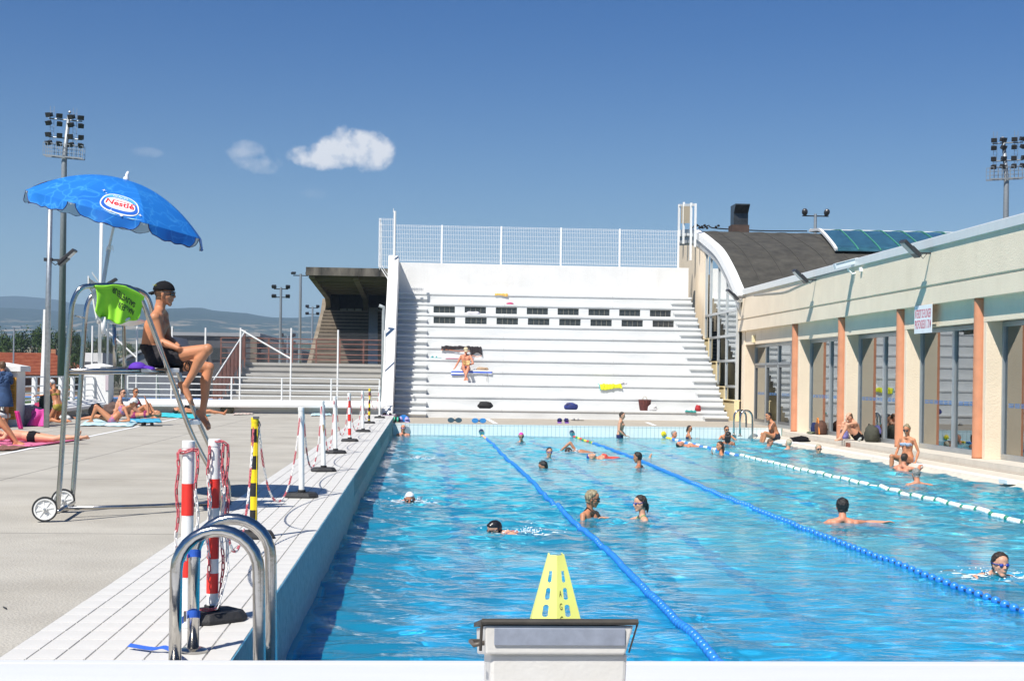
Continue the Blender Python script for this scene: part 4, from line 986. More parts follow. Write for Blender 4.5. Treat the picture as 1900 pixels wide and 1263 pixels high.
for i, (px, yt, D, w_, k, lb) in enumerate([
    (-12, 612, 215, 62, 0, 'dark tree at the edge of the photo, above the red roof'), (20, 616, 205, 56, 1, 'tree above the red roof by the street lamp'), (58, 610, 214, 64, 0, 'broad dark tree standing between street lamp and leaning post'),
    (84, 604, 208, 52, 1, 'tree behind the slim galvanised pole'), (104, 610, 200, 54, 0, 'dark tree between the slim pole and the big floodlight mast'), (134, 612, 206, 50, 2, 'dark tree just beside the big floodlight mast'),
    (160, 628, 190, 44, 0, 'dark tree behind the rear legs of the lifeguard chair'), (186, 622, 196, 46, 1, 'tree behind the white flag pole'), (206, 618, 184, 42, 2, 'dark tree seen below the green shirt on the chair'),
    (232, 634, 180, 44, 1, 'lower green tree under the chair backrest beside the shed'), (252, 642, 190, 36, 0, 'small dark tree close to the lifeguard back'), (140, 655, 170, 34, 1, 'small bright bush in front of the white hut'),
    (320, 608, 260, 30, 2, 'far tree top peeping over the dark flat building'), (552, 668, 118, 22, 1, 'small green bush at the foot of the grandstand'), (440, 628, 330, 60, 0, 'far dark tree at the foot of the hills')]):
    tree(px, yt, D, w_, k, lb)
# goal frames on the field
M_goal = M_white
for (pa_, pb_, D, lb) in (((226, 690), (290, 740), 96, 'white football goal on the lawn behind the chair'), ((120, 690), (185, 742), 90, 'white football goal half hidden by the corner pillar')):
    a, b = PY(*pa_, D), PY(*pb_, D); q = MB(); q.tube([(a.x, D, -1.1), (a.x, D, a.z), (b.x, D, a.z), (b.x, D, -1.1)], .05, 6); q.tube([(a.x, D, a.z), (a.x, D + 1.6, -1.0)], .03, 5); q.tube([(b.x, D, a.z), (b.x, D + 1.6, -1.0)], .03, 5)
    tag(q.build('football_goal', M_goal), lb, 'goal')
# drain pipe on the side wall
q = MB(); a = PY(712, 570, 55); q.tube([(a.x - .18, 55, a.z + .06), (a.x, 55, a.z), (a.x, 55, a.z - .2), (a.x, 55, 1.9), (a.x, 55, -.9)], .07, 10); tag(q.build('drain_pipe', mat('pipe_grey', (.30, .33, .34), .6, var=.1), smooth=True), 'grey bent drain pipe beside the white side wall of the bleachers', 'pipe')
# ------------------------------------------------------------------ barrier posts and chains
PXY = [(-1.235, 7.72, 'rw', 'front barrier post with one broad red band, hung with chain, behind the near ladder'),
       (-1.13, 7.95, 'rw2', 'barrier post with two red bands wrapped in chain, beside the front post'),
       (-1.37, 11.96, 'yb', 'tall yellow and black striped barrier post nearest the camera'),
       (-1.30, 15.95, 'w', 'plain white barrier post between the yellow post and the next white one'),
       (-1.35, 20.29, 'wd', 'white barrier post with a brown dirt smear halfway up'),
       (-1.46, 25.0, 'w', 'plain white barrier post just before the red banded one'),
       (-1.44, 29.6, 'rw3', 'far barrier post with three red bands'),
       (-1.37, 34.7, 'w', 'white barrier post between the far red banded and far yellow ones'),
       (-1.45, 41.0, 'yb', 'far small yellow and black striped barrier post'),
       (-1.30, 46.3, 'w', 'last white barrier post nearest the bleachers')]
GP = 'barrier posts with chain along the pool edge'
LEAN = [(-.0, 0), (.0, 0), (0, 0), (-.02, 0), (-.035, 0), (-.03, 0), (-.03, .0), (-.03, 0), (0, 0), (-.02, 0)]
tops = []
for i, (x, y, k, lb) in enumerate(PXY):
    e = empty('barrier_post', (x, y, 0), lb, 'barrier post', GP); h = 1.0; r = .032; lx = LEAN[i][0]
    if k == 'yb': r = .03
    a = math.radians((18, 40, 8, -4, 10, 25, 8, 12, 0, 5)[i]); ro = Matrix.Rotation(a, 3, 'Z')
    if i != 0:
        q = MB(); w, d, hh = .175, .145, .055
        vs = [(-w, -d * .6, 0), (-w * .6, -d, 0), (w * .6, -d, 0), (w, -d * .6, 0), (w, d * .6, 0), (w * .6, d, 0), (-w * .6, d, 0), (-w, d * .6, 0)]
        vv = [ro @ Vector(v) for v in vs]; vs2 = [ro @ Vector((v[0] * .86, v[1] * .86, hh)) for v in vs]; mid = [ro @ Vector((v[0], v[1], hh * .35)) for v in vs]
        off = Vector((x, y, 0)); q.add([v + off for v in vv + mid + vs2], [tuple(range(16, 24)), tuple(range(7, -1, -1))] + [(j, (j + 1) % 8, 8 + (j + 1) % 8, 8 + j) for j in range(8)] + [(8 + j, 8 + (j + 1) % 8, 16 + (j + 1) % 8, 16 + j) for j in range(8)])
        q.tube([(x, y, hh), (x, y, hh + .03)], r + .012, 16); q.build('foot', M_rubber, e, bevel=.005)
    def at(z): return (x + lx * z, y, z)
    z0 = .0 if i == 0 else .05
    col = {'w': M_wplastic, 'wd': M_wplastic, 'rw': M_wplastic, 'rw2': M_wplastic, 'rw3': M_wplastic, 'yb': M_yel}[k]
    q = MB(); q.tube([at(z0), at(h - .035)], r, 20); q.build('tube', col, e, smooth='auto')
    q = MB(); q.tube([at(h - .04), at(h - .004), at(h)], [r * 1.08, r * 1.08, r * .95], 20); q.build('cap', M_yel if k == 'yb' else M_wplastic, e, smooth='auto')
    def band(za, zb_, m, nm):
        q = MB(); q.tube([at(za), at(zb_)], r + .0012, 20, cap=False); q.build(nm, m, e, smooth=True)
    if k == 'rw': band(.60, .77, M_red, 'red_band'); band(.27, .44, M_red, 'red_band')
    if k == 'rw2': band(.62, .78, M_red, 'red_band'); band(.34, .47, M_red, 'red_band'); band(.15, .26, M_red, 'red_band')
    if k == 'rw3':
        for za in (.70, .42, .13): band(za, za + .14, M_red, 'red_band')
    if k == 'yb':
        for t_ in range(4): band(.12 + t_ * .225, .12 + t_ * .225 + .112, M_black, 'black_band')
        if i == 2:
            q = MB(); q.tube([(x + r * .78, y - r * .78, .1), (x + r * .78, y - r * .78, .93)], .0035, 4); q.build('yellow_edge', M_yel, e)
            q = MB(); q.box((x + .012, y - .02, 1.0), (.05, .03, .02)); q.tube([(x + .03, y, .97), (x + .045, y - .01, .94), (x + .03, y - .02, .90)], .008, 6); q.build('chain_hook', mat('dark_hook', (.10, .10, .11), .5), e)
    if k == 'wd':
        q = MB()
        q.grid(lambda u, v: (x + lx * .62 + (r + .001) * math.sin(-.2 + u * 1.0 + v * .5), y - (r + .001) * math.cos(-.2 + u * 1.0 + v * .5), .66 - v * .12), 6, 4); q.build('dirt_smear', mat('brown_smear', (.45, .33, .2), .8, var=.3, scale=40), e)
    tops.append(Vector(at(h - .06)))
# chain links
def link_mesh(L=.052, w=.024, r=.0042):
    pts = []; 
    for k in range(6): a = -math.pi / 2 + math.pi * k / 5; pts.append((w / 2 * math.sin(a) * 0 + (w / 2 - r) * math.cos(a + 0) * 0, 0, 0))
    P = []
    for k in range(12):
        a = 2 * math.pi * k / 12; cx = (L / 2 - w / 2) * (1 if math.cos(a) > 0 else -1); P.append(Vector((cx + (w / 2 - r) * math.cos(a), (w / 2 - r) * math.sin(a), 0)))
    q = MB(); n = 5; vs = []; fs = []
    for i, p in enumerate(P):
        t = (P[(i + 1) % 12] - P[i - 1]).normalized(); u = t.cross(Vector((0, 0, 1))).normalized()
        for k in range(n): a = 2 * math.pi * k / n; vs.append(p + (u * math.cos(a) + Vector((0, 0, 1)) * math.sin(a)) * r)
    for i in range(12):
        for k in range(n): fs.append((i * n + k, ((i + 1) % 12) * n + k, ((i + 1) % 12) * n + (k + 1) % n, i * n + (k + 1) % n))
    q.add(vs, fs); return q
LQ = link_mesh()
LM = []
for m_ in (M_chainr, M_chainw):
    o = LQ.build('link', m_, smooth=True); LM.append(o.data); bpy.data.objects.remove(o)
def chain(path, label, single=True, phase=0, grp='plastic chains hung between the barrier posts', run=7):
    P = [Vector(p) for p in path]; e = empty('barrier_chain', P[0], label, 'chain', grp)
    # resample
    seg = [(b - a).length for a, b in zip(P[:-1], P[1:])]; tot = sum(seg); pitch = .0385; n = int(tot / pitch); out = []
    acc = 0; j = 0
    for k in range(n + 1):
        s = k * pitch
        while j < len(seg) - 1 and acc + seg[j] < s: acc += seg[j]; j += 1
        out.append(P[j].lerp(P[j + 1], min(1, (s - acc) / max(seg[j], 1e-9))))
    joined = [MB(), MB()]
    for k in range(n):
        a, b = out[k], out[k + 1]; mid = (a + b) / 2; d = (b - a).normalized(); up = Vector((.03, .02, 1)) if abs(d.z) < .9 else Vector((0, 1, .05))
        M = rot2(d, up).to_4x4(); M = Matrix.Translation(mid) @ M @ Matrix.Rotation(R(45 + 90 * (k % 2) + random.uniform(-12, 12)), 4, 'X')
        ci = ((k + phase) // run) % 2
        if single:
            o = bpy.data.objects.new('link', LM[ci]); COL.objects.link(o); o.parent = e; o.matrix_parent_inverse = Matrix.Translation(-P[0]); o.matrix_basis = M
        else:
            joined[ci].add([M @ Vector(v) for v in LQ.v], LQ.f)
    if not single:
        for q, m_, nm in zip(joined, (M_chainr, M_chainw), ('red_links', 'white_links')):
            if q.v: q.build(nm, m_, e, smooth=True, kind='stuff')
    return e
def cat(a, b, sag, n=40):
    out = []
    w = 2.2
    for i in range(n + 1):
        t = i / n; s = 2 * t - 1; c = (math.cosh(w * s) - math.cosh(w)) / (math.cosh(w) - 1)
        p = a.lerp(b, t); out.append(Vector((p.x, p.y, p.z + sag * c)))
    return out
CH = ['chain from the front posts to the near yellow post', 'chain from the near yellow post to the first plain white post', 'chain between the first plain white post and the dirt smeared one', 'chain between the dirt smeared post and the next white one',
      'chain from white post to the far red banded post', 'chain beyond the far red banded post', 'chain reaching the far yellow and black post', 'last chain hanging before the bleachers']
for i in range(1, 9):
    a, b = tops[i] + Vector((.03, 0, 0)), tops[i + 1] + Vector((-.01, 0, 0))
    chain(cat(a, b, (.78, .80, .74, .76, .72, .80, .74, .6)[i - 1], 60), CH[i - 1], single=(i <= 2), phase=3 * i)
# chains wound round and hanging from the two front posts
A, B = Vector((-1.235, 7.72, 0)), Vector((-1.13, 7.95, 0))
def hang(x, y, z0, z1, wob, ph):
    n = 26; return [Vector((x + wob * math.sin(ph + k * .55) * min(1, k / 4), y + wob * .6 * math.cos(ph + k * .4), z0 + (z1 - z0) * k / n)) for k in range(n + 1)]
loop = [A + Vector((.048 * math.cos(t), -.048 * math.sin(t), .945 + .01 * math.sin(2 * t))) for t in np.linspace(3.3, 0, 12)]
chain([A + Vector((-.055, -.01, .93))] + hang(A.x - .052, A.y - .02, .93, .33, .006, 0) , 'chain hanging down the outer side of the front post', True, 0, run=11)
chain(loop + hang(A.x + .052, A.y - .03, .93, .22, .008, 1), 'chain looped over the front post and falling beside it', True, 0, run=10)
chain(hang(B.x - .02, B.y - .045, .96, .2, .008, 2), 'white and red chain down the face of the second post', True, 8, run=12)
chain(hang(B.x + .052, B.y - .02, .97, .10, .008, 3.4), 'chain down the pool side of the second post', True, 3, run=9)
chain([B + Vector((.01, -.03, .99)), B + Vector((.06, -.02, .985)), B + Vector((.085, -.01, .95))] + hang(B.x + .075, B.y - .01, .93, .34, .006, 1.2) + [Vector((B.x + .09, B.y - .04, .30)), Vector((B.x + .05, B.y - .07, .12)), Vector((B.x + .03, B.y - .09, .07)), Vector((B.x - .14, B.y - .1, .075))], 'red chain hooked over the top and piled on the foot', True, 0, run=13)
# ------------------------------------------------------------------ pool ladders
def ladder(loc, rz, label, h=.65, reach=.37, gap=.52, rt_=.0285, depth=1.1, top_r=None):
    e = empty('pool_ladder', (0, 0, 0), label, 'ladder')
    for s in (0, gap):
        hw = reach / 2; rr_ = hw; P = [(0, s, 0), (0, s, h - rr_)] + [(hw - hw * math.cos(a), s, h - rr_ + rr_ * math.sin(a)) for a in np.linspace(.25, math.pi - .25, 12)] + [(reach, s, h - rr_), (reach + .01, s, 0), (reach + .03, s, -depth)]
        q = MB(); q.tube(P, rt_, 20); q.build('handrail', M_steel, e, smooth=True)
        q = MB(); q.lathe([(.07, 0), (.07, .012), (.052, .02), (rt_ + .002, .024)], (0, s, 0), n=24); q.build('base_flange', M_steel, e, smooth='auto')
    for k in range(3):
        q = MB(); q.bx(reach - .01, reach + .08, .0, gap, -.45 - k * .25, -.42 - k * .25); q.build('rung', M_steel, e)
    e.location = loc; e.rotation_euler = (0, 0, rz); return e
ladder((-1.09, 6.52, 0), 0, 'big polished steel pool ladder at the near left corner of the pool')
ladder((11.0, YF - .02, -.0), 0, 'small steel ladder at the far right corner of the pool')
fl = bpy.data.objects['pool_ladder.001']; fl.location = (10.55, 46.35, -.45); fl.rotation_euler = (0, 0, R(8)); fl.scale = (1.15, 1.1, 1.3)
# blue straps on the near ladder's rear leg
st = empty('strap', (-1.07, 7.04, 0), 'blue webbing strap with metal buckles tied round the ladder leg, loose end on the tiles', 'strap')
for z in (.165, .46):
    q = MB()
    q.grid(lambda u, v: (-1.09 + (.032) * math.sin(-2.6 + u * 5.2), 7.04 - .034 * math.cos(-2.6 + u * 5.2), z + v * .036 - .008 * math.cos(u * 6)), 20, 1, .003); q.build('band', M_strap, st)
    q = MB(); q.grid(lambda u, v: (-1.12 - u * .055, 7.01 - u * .02, z - .004 - .02 * math.sin(u * 3.1) + v * .034), 8, 1, .003); q.build('band', M_strap, st)
    q = MB(); q.box((-1.125, 7.0, z + .015), (.012, .012, .05)); q.build('buckle', M_steel, st)
q = MB(); q.grid(lambda u, v: bez([PY(318, 1120, 6.62), PY(317, 1150, 6.62), PY(325, 1190, 6.64), Pz(325, 1212, .012), Pz(302, 1203, .02), Pz(280, 1206, .01), Pz(236, 1199, .014)], 4)[min(24, int(u * 24))] + Vector((0, .0, .0)) + Vector((0.012, .02, .012)) * v, 24, 1, .002)
q.build('loose_end', M_strap, st)
# ------------------------------------------------------------------ starting block and training cone
sb = empty('starting_block', (.46, 4.6, .15), 'scuffed white starting block with dark rubber top edge and steel plate', 'starting block')
xm = .46; yb0 = 4.55
M_block = mat('scuffed_white_block', (.66, .64, .60), .55, var=.08, scale=6, bump=.1, detail=9, col2=(.58, .555, .51))
q = MB()
def quadbox(q, b0, b1, y0, y1):   # b: (x0,x1,z) bottom and top, at the back (near) and front
    (xa0, xa1, za), (xb0, xb1, zb_) = b0, b1
    q.add([(xa0, y0, za), (xa1, y0, za), (xa1, y1, za), (xa0, y1, za), (xb0, y0, zb_), (xb1, y0, zb_), (xb1, y1, zb_), (xb0, y1, zb_)], [(3, 2, 1, 0), (4, 5, 6, 7), (0, 1, 5, 4), (1, 2, 6, 5), (2, 3, 7, 6), (3, 0, 4, 7)])
quadbox(q, (xm - .222, xm + .208, .15), (xm - .222, xm + .222, .475), 4.57, 5.0); q.build('pedestal', M_block, sb, bevel=.012)
q = MB(); q.add([(xm - .245, 4.55, .57), (xm + .245, 4.55, .57), (xm + .21, 4.55, .47), (xm + .21, 4.55, .3), (xm - .232, 4.55, .47)], [(0, 4, 2, 1)])
q = MB(); q.add([(xm - .238, 4.552, .475), (xm + .212, 4.552, .475), (xm + .212, 5.2, .35), (xm - .238, 5.2, .35), (xm - .242, 4.552, .568), (xm + .238, 4.552, .568), (xm + .238, 5.2, .445), (xm - .242, 5.2, .445)], [(3, 2, 1, 0), (4, 5, 6, 7), (0, 1, 5, 4), (1, 2, 6, 5), (2, 3, 7, 6), (3, 0, 4, 7)]); q.build('platform', M_block, sb, bevel=.006)
q = MB()
q.tube([(xm - .252, 4.55, .58), (xm + .252, 4.55, .58)], .0098, 8); q.add([(xm - .25, 4.55, .574), (xm + .25, 4.55, .574), (xm + .25, 5.25, .44), (xm - .25, 5.25, .44), (xm - .25, 4.55, .589), (xm + .25, 4.55, .589), (xm + .25, 5.25, .455), (xm - .25, 5.25, .455)], [(3, 2, 1, 0), (4, 5, 6, 7), (0, 1, 5, 4), (1, 2, 6, 5), (2, 3, 7, 6), (3, 0, 4, 7)])
q.tube([(xm - .252, 4.55, .58), (xm - .255, 4.56, .485)], .005, 6); q.tube([(xm + .252, 4.55, .58), (xm + .225, 4.56, .48)], .003, 6)
q.build('rubber_top', mat('brown_rubber', (.045, .038, .03), .6, var=.3, scale=15), sb, smooth='auto')
q = MB(); q.bx(xm - .212, xm + .210, 4.544, 4.552, .505, .560); q.build('steel_plate', mat('smeared_plate', (.34, .37, .44), .4, .3, var=.14, scale=18, detail=8), sb, bevel=.002)
q = MB(); q.tube([(xm - .235, 4.62, .50), (xm - .275, 4.60, .495), (xm - .28, 4.75, .48), (xm - .235, 4.8, .47)], .008, 8); q.build('hand_grip', mat('grip_brown', (.10, .085, .07), .5), sb, smooth=True)
# cone
cn = empty('training_cone', (xm + .045, 4.92, .54), 'fluorescent yellow slotted plastic cone with hand written letters behind the block', 'cone')
cx, cy, zb0, zt = .484, 4.95, .53, .745
M_cone = mat('fluorescent_yellow', (.86, .90, .24), .45, var=.03, scale=5)
M_cone.node_tree.nodes['Principled BSDF'].inputs['Subsurface Weight'].default_value = .0
hb, ht = .092, .027
def cone_face(side):
    """two front faces meeting at a vertical ridge, each a trapezoid with three slots"""
    q = MB(); NU, NV = 24, 72
    def pt(u, v, off=0):
        w_ = hb + (ht - hb) * v; z = zb0 - .03 + (zt - zb0 + .03) * v
        x = cx + side * w_ * u; y = cy - .028 * (1 - u) * (1 - .5 * v) - .02 * (1 - v)
        return Vector((x, y, z))
    holes = []
    for c_ in (.22, .455, .70): holes.append((.50, c_, .12, .085))
    vs = []; fs = []
    for j in range(NV + 1):
        for i in range(NU + 1): vs.append(pt(i / NU, j / NV))
    def inh(u, v):
        for hu, hv, du, dv in holes:
            uu, vv = (u - hu) / (du * (1 + .4 * (v - .4))), (v - hv) / dv
            if abs(uu) < 1 and (abs(vv) < .7 or uu * uu + ((abs(vv) - .7) / .3) ** 2 < 1): return True
        return False
    for j in range(NV):
        for i in range(NU):
            if not inh((i + .5) / NU, (j + .5) / NV): fs.append((j * (NU + 1) + i, j * (NU + 1) + i + 1, (j + 1) * (NU + 1) + i + 1, (j + 1) * (NU + 1) + i))
    if side < 0: fs = [tuple(reversed(f)) for f in fs]
    q.add(vs, fs); o = q.build('slotted_side', M_cone, cn); so = o.modifiers.new('solid', 'SOLIDIFY'); so.thickness = .004; so.offset = -1
    return pt
fp = cone_face(1); fm = cone_face(-1)
q = MB()
for side in (-1, 1):
    q.add([(cx + side * hb, cy - .02, zb0 - .03), (cx + side * ht, cy, zt), (cx + side * ht * .9, cy + .06, zt), (cx + side * hb * .9, cy + .11, zb0 - .03), (cx + side * (hb - .004), cy - .02, zb0 - .03), (cx + side * (ht - .004), cy, zt), (cx + side * (ht - .004) * .9, cy + .06, zt), (cx + side * (hb - .004) * .9, cy + .11, zb0 - .03)], [(0, 1, 2, 3), (7, 6, 5, 4), (1, 5, 6, 2), (0, 4, 5, 1)])
q.build('rear_side', M_cone, cn)
for k, (ch_, v_) in enumerate((('A', .46), ('G', .28), ('C', .10))):
    vv, ff = text_shape(ch_, 1, .0); q = MB(); q.add([fp(.20 + x * .20, v_ + y * .13) + Vector((0, -.0012, 0)) for x, y in vv], ff); q.build('handwritten_letter', mat('marker_ink', (.06, .07, .02), .6), cn)
# ------------------------------------------------------------------ lane ropes
def float_mesh(kind):
    if kind == 'bead': q = MB(); q.lathe([(.010, -.040), (.030, -.032), (.040, -.012), (.040, .012), (.030, .032), (.010, .040)], ax=(0, 1, 0), n=12)
    elif kind == 'disc': q = MB(); q.lathe([(.010, -.050), (.028, -.046), (.037, -.022), (.031, .0), (.037, .022), (.028, .046), (.010, .050)], ax=(0, 1, 0), n=12)
    else:
        q = MB(); pr = []
        for k in range(4): z = -.19 + k * .098; pr += [(.032, z), (.045, z + .02), (.045, z + .07), (.032, z + .092)]
        q.lathe([(.012, -.195)] + pr + [(.012, .20)], ax=(0, 1, 0), n=12)
    return q
FM = {}
def fmesh(kind, m):
    if (kind, m.name) not in FM:
        o = float_mesh(kind).build('float', m, smooth=True); FM[(kind, m.name)] = o.data; bpy.data.objects.remove(o)
    return FM[(kind, m.name)]
def lane_rope(xf, kind, label, plan):
    e = empty('lane_rope', (xf(7), 7, ZW), label, 'lane rope', 'lane ropes across the pool'); q = MB()
    def pos(y): x = xf(y); return Vector((x, y, ZW + float(wave(x, y)) * .6 + .018))
    cab = mat('rope_cable', (.03, .05, .12), .6); ys = np.linspace(YN + .05, YF, 200)
    q.tube([pos(y) if y < YF - .8 else Vector((xf(y), y, ZW + .02 + .10 * (y - YF + .8) / .8)) for y in ys], .008, 5); q.build('cable', cab, e)
    q = MB(); c = Vector((xf(YF), YF - .02, ZW + .13)); q.lathe([(.085, 0), (.085, .012), (.03, .03)], c, (0, -1, 0), 14); q.build('wall_ring', M_steel if kind != 'white' else M_yel, e)
    cnt_ = 0; rest_ = {}
    for y, k2, m_ in plan:
        p = pos(y); rx = (float(wave(p.x, y + .1)) - float(wave(p.x, y - .1))) / .2; rz = (xf(y + .1) - xf(y - .1)) / .2
        M = Matrix.Translation(p) @ Matrix.Rotation(-rz, 4, 'Z') @ Matrix.Rotation(rx * .4, 4, 'X') @ Matrix.Rotation(random.uniform(0, 3), 4, 'Y')
        if cnt_ < 290:
            o = bpy.data.objects.new('float', fmesh(k2, m_)); COL.objects.link(o); o.parent = e; o.matrix_parent_inverse = Matrix.Translation(-Vector(e.location)); o.matrix_basis = M; cnt_ += 1
        else:
            b_ = rest_.setdefault((k2, m_.name), (MB(), m_)); fq = float_mesh(k2); b_[0].add([M @ Vector(v) for v in fq.v], fq.f)
    for b_, m_ in rest_.values(): b_.build('floats', m_, e, smooth=True, kind='stuff')
M_fr, M_fy, M_fg, M_fm = mat('float_red', (.7, .05, .03), .4), mat('float_yellow', (.8, .6, .05), .4), mat('float_green', (.03, .35, .10), .4), mat('float_pink', (.7, .4, .6), .4)
pl1 = []; y = YN + .12
while y < YF - .5:
    endc = y > YF - 3.2
    pl1.append((y, 'disc', (M_fm, M_fy, M_fm, M_fy)[int(y * 1.6) % 4] if endc else M_blueb)); y += .118 if not (int(y * 1.13) % 9 == 0) else .135
pl2 = []; y = YN + .15
while y < YF - .6:
    endc = y > YF - 5
    pl2.append((y, 'bead' if y < 26 else 'disc', (M_fr, M_fy, M_fg)[int(y * 1.9) % 3] if endc else M_blueb)); y += .185 if y < 26 else .125
pl3 = []; y = YN + .3; k = 0
while y < YF - .7:
    col = M_whfloat if y < 36 or (k % 2) else M_blueb
    if y > YF - 2: col = M_yel
    pl3.append((y, 'barrel', col)); k += 1
    if y < 36: pl3.append((y + .27, 'bead', M_green))
    y += .55
lane_rope(lambda y: 2.06 + .022 * math.sin(y * .5) + .008 * math.sin(y * 1.3), 'blue', 'blue lane rope in front, running past the starting block', pl1)
lane_rope(lambda y: 5.08 + .10 * math.sin(y * .19 + 1), 'blue', 'middle blue lane rope made of round spaced beads', pl2)
lane_rope(lambda y: 8.25 + .16 * math.sin(y * .12 - .6), 'white', 'white barrel float lane rope close to the building side', pl3)
# ------------------------------------------------------------------ lifeguard chair
lc = empty('lifeguard_chair', (-2.8, 14, 0), 'tall stainless steel wheeled lifeguard chair with white seat and steps', 'lifeguard chair')
def dN(px): return 13.1 + (max(0, px - 77) / 330) ** 1.6 * 1.1      # depth of the chair's near side by picture column
def dF(px): return 14.05 + (px - 130) / 300 * .95
N = lambda x, y: PY(x, y, dN(x)); Fp = lambda x, y: PY(x, y, dF(x))
rT = .024
def tube(name, pts, r=rT, par=lc, m=M_steel): q = MB(); q.tube(pts, r, 14); return q.build(name, m, par, smooth=True)
near_arch = bez([N(106, 952), N(112, 880), N(122, 720), N(131, 590), N(137, 555), N(150, 535), N(172, 530), N(215, 530), N(245, 536), N(262, 556), N(276, 590), N(318, 702), N(355, 803), N(398, 884), N(411, 908), N(413, 948)], 5)
far_arch = bez([Fp(133, 940), Fp(140, 850), Fp(152, 680), Fp(158, 590), Fp(164, 560), Fp(176, 545), Fp(200, 540), Fp(240, 536), Fp(262, 541), Fp(276, 556), Fp(290, 600), Fp(330, 690), Fp(372, 790), Fp(399, 848), Fp(422, 893), Fp(425, 936)], 5)
tube('frame_tube', near_arch); tube('frame_tube', far_arch)
tube('side_rail', [N(125, 687), N(308, 686)], .019); tube('side_rail', [Fp(150, 683), Fp(330, 684)], .017)
tube('side_rail', [N(125, 692), N(308, 692)], .012)
# frame behind the backrest
tube('back_tube', [Fp(212, 600), Fp(213, 684)], .018); tube('back_tube', bez([Fp(222, 600), Fp(228, 602), Fp(230, 612), Fp(231, 684)], 3), .018)
tube('brace', [N(140, 586), Fp(158, 590)], .008); tube('umbrella_socket', [N(192, 588), N(192, 620)], .022, m=M_wplastic)
# ladder rungs
for (a, b) in (((319, 705), (347, 705)), ((341, 735), (344, 735))): pass
def slab(name, pts, th, m):
    q = MB(); P = [Vector(p) for p in pts]; q.add([p for p in P] + [p - Vector((0, 0, th)) for p in P], [(0, 1, 2, 3), (7, 6, 5, 4), (0, 4, 5, 1), (1, 5, 6, 2), (2, 6, 7, 3), (3, 7, 4, 0)]); return q.build(name, m, lc, bevel=.006)
slab('step', [N(326, 733), N(346, 733), Fp(352, 731), Fp(334, 731)], .04, M_wplastic)
slab('step', [N(350, 779), N(371, 779), Fp(374, 776), Fp(358, 776)], .045, M_wplastic)
slab('step', [N(388, 871), N(404, 871), Fp(413, 867), Fp(398, 867)], .05, M_wplastic)
# seat: shallow white tray between the side rails; backrest
slab('seat', [N(262, 682), N(333, 683), Fp(333, 682), Fp(272, 681)], .04, M_wplastic)
q = MB()
def bk(u, v):
    a, b = N(176, 0), Fp(190, 0); x = a.x + (b.x - a.x) * u; y = a.y + (b.y - a.y) * u; zt = N(176, 512).z; zb_ = N(176, 590).z
    z = zt + (zb_ - zt) * v; bow = .10 * math.sin(u * math.pi); return (x - bow * .2 + (.0 if v > .3 else -.03) + .05 * v * v, y, z)
q.grid(bk, 10, 8, .012); q.build('backrest', M_wplastic, lc, smooth='auto')
q = MB(); q.add([N(170, 507), N(186, 528), Fp(186, 528), Fp(176, 516), N(171, 506) + Vector((0, 0, .01)), N(187, 527), Fp(187, 527), Fp(177, 515)], [(0, 1, 2, 3), (7, 6, 5, 4), (0, 4, 5, 1), (3, 2, 6, 7)]); q.build('backrest_edge', M_wplastic, lc)
q = MB(); q.grid(lambda u, v: Vector(N(178 + 62 * u, 588 + 8 * math.sin(u * 3.1))) + Vector((0, v * .75, 0)), 8, 4, .02); q.build('armrest', M_wplastic, lc, smooth='auto')
# base
zb_ = .055
wn_, wf = Vector((-3.37, 13.1, .115)), Vector((-3.43, 14.0, .115))
tube('axle_bar', [wn_ + Vector((.12, 0, -.02)), wf + Vector((.1, 0, -.02))], .02); tube('base_bar', [Vector((-3.28, 13.5, .085)), Vector((-2.05, 14.35, .06))], .019)
for w_, lb in ((wn_, 0), (wf, 0)):
    yv = Vector((.14, -1, 0)).normalized(); rr3 = rot2(yv)
    q = MB(); R_ = .113
    def ring(q, r0, r1, h):
        n = 32; vs = []; u = Vector((0, 0, 1)); v = yv.cross(u)
        for hh in (-h, h):
            for rr_ in (r0, r1):
                for k in range(n): a = 2 * math.pi * k / n; vs.append(w_ + yv * hh + (u * math.cos(a) + v * math.sin(a)) * rr_)
        fs = []
        for k in range(n):
            k2 = (k + 1) % n; fs += [(n + k, n + k2, 3 * n + k2, 3 * n + k), (k2, k, 2 * n + k, 2 * n + k2), (k, k2, n + k2, n + k), (2 * n + k2, 2 * n + k, 3 * n + k, 3 * n + k2)]
        q.add(vs, fs)
    ring(q, R_ * .86, R_, .018); wh = q.build('wheel', M_rubber, lc, bevel=.004)
    q = MB(); ring(q, R_ * .74, R_ * .86, .014); q.lathe([(.0, -.02), (.022, -.02), (.022, .022), (.0, .024)], w_, yv, 14)
    u = Vector((0, 0, 1)); v = yv.cross(u)
    for k in range(8):
        a = 2 * math.pi * k / 8 + .2; dd = u * math.cos(a) + v * math.sin(a); q.box(w_ + dd * .052, (.075, .012, .012), rot2(dd, yv))
    q.lathe([(.0, -.004), (R_ * .75, -.004), (R_ * .75, .0), (.0, .0)], w_, yv, 24)
    q.build('hub', M_wplastic, wh)
    q = MB(); q.lathe([(.0, .018), (.012, .018), (.012, .028), (.0, .03)], w_, yv, 10); q.build('axle_cap', M_galv, wh)
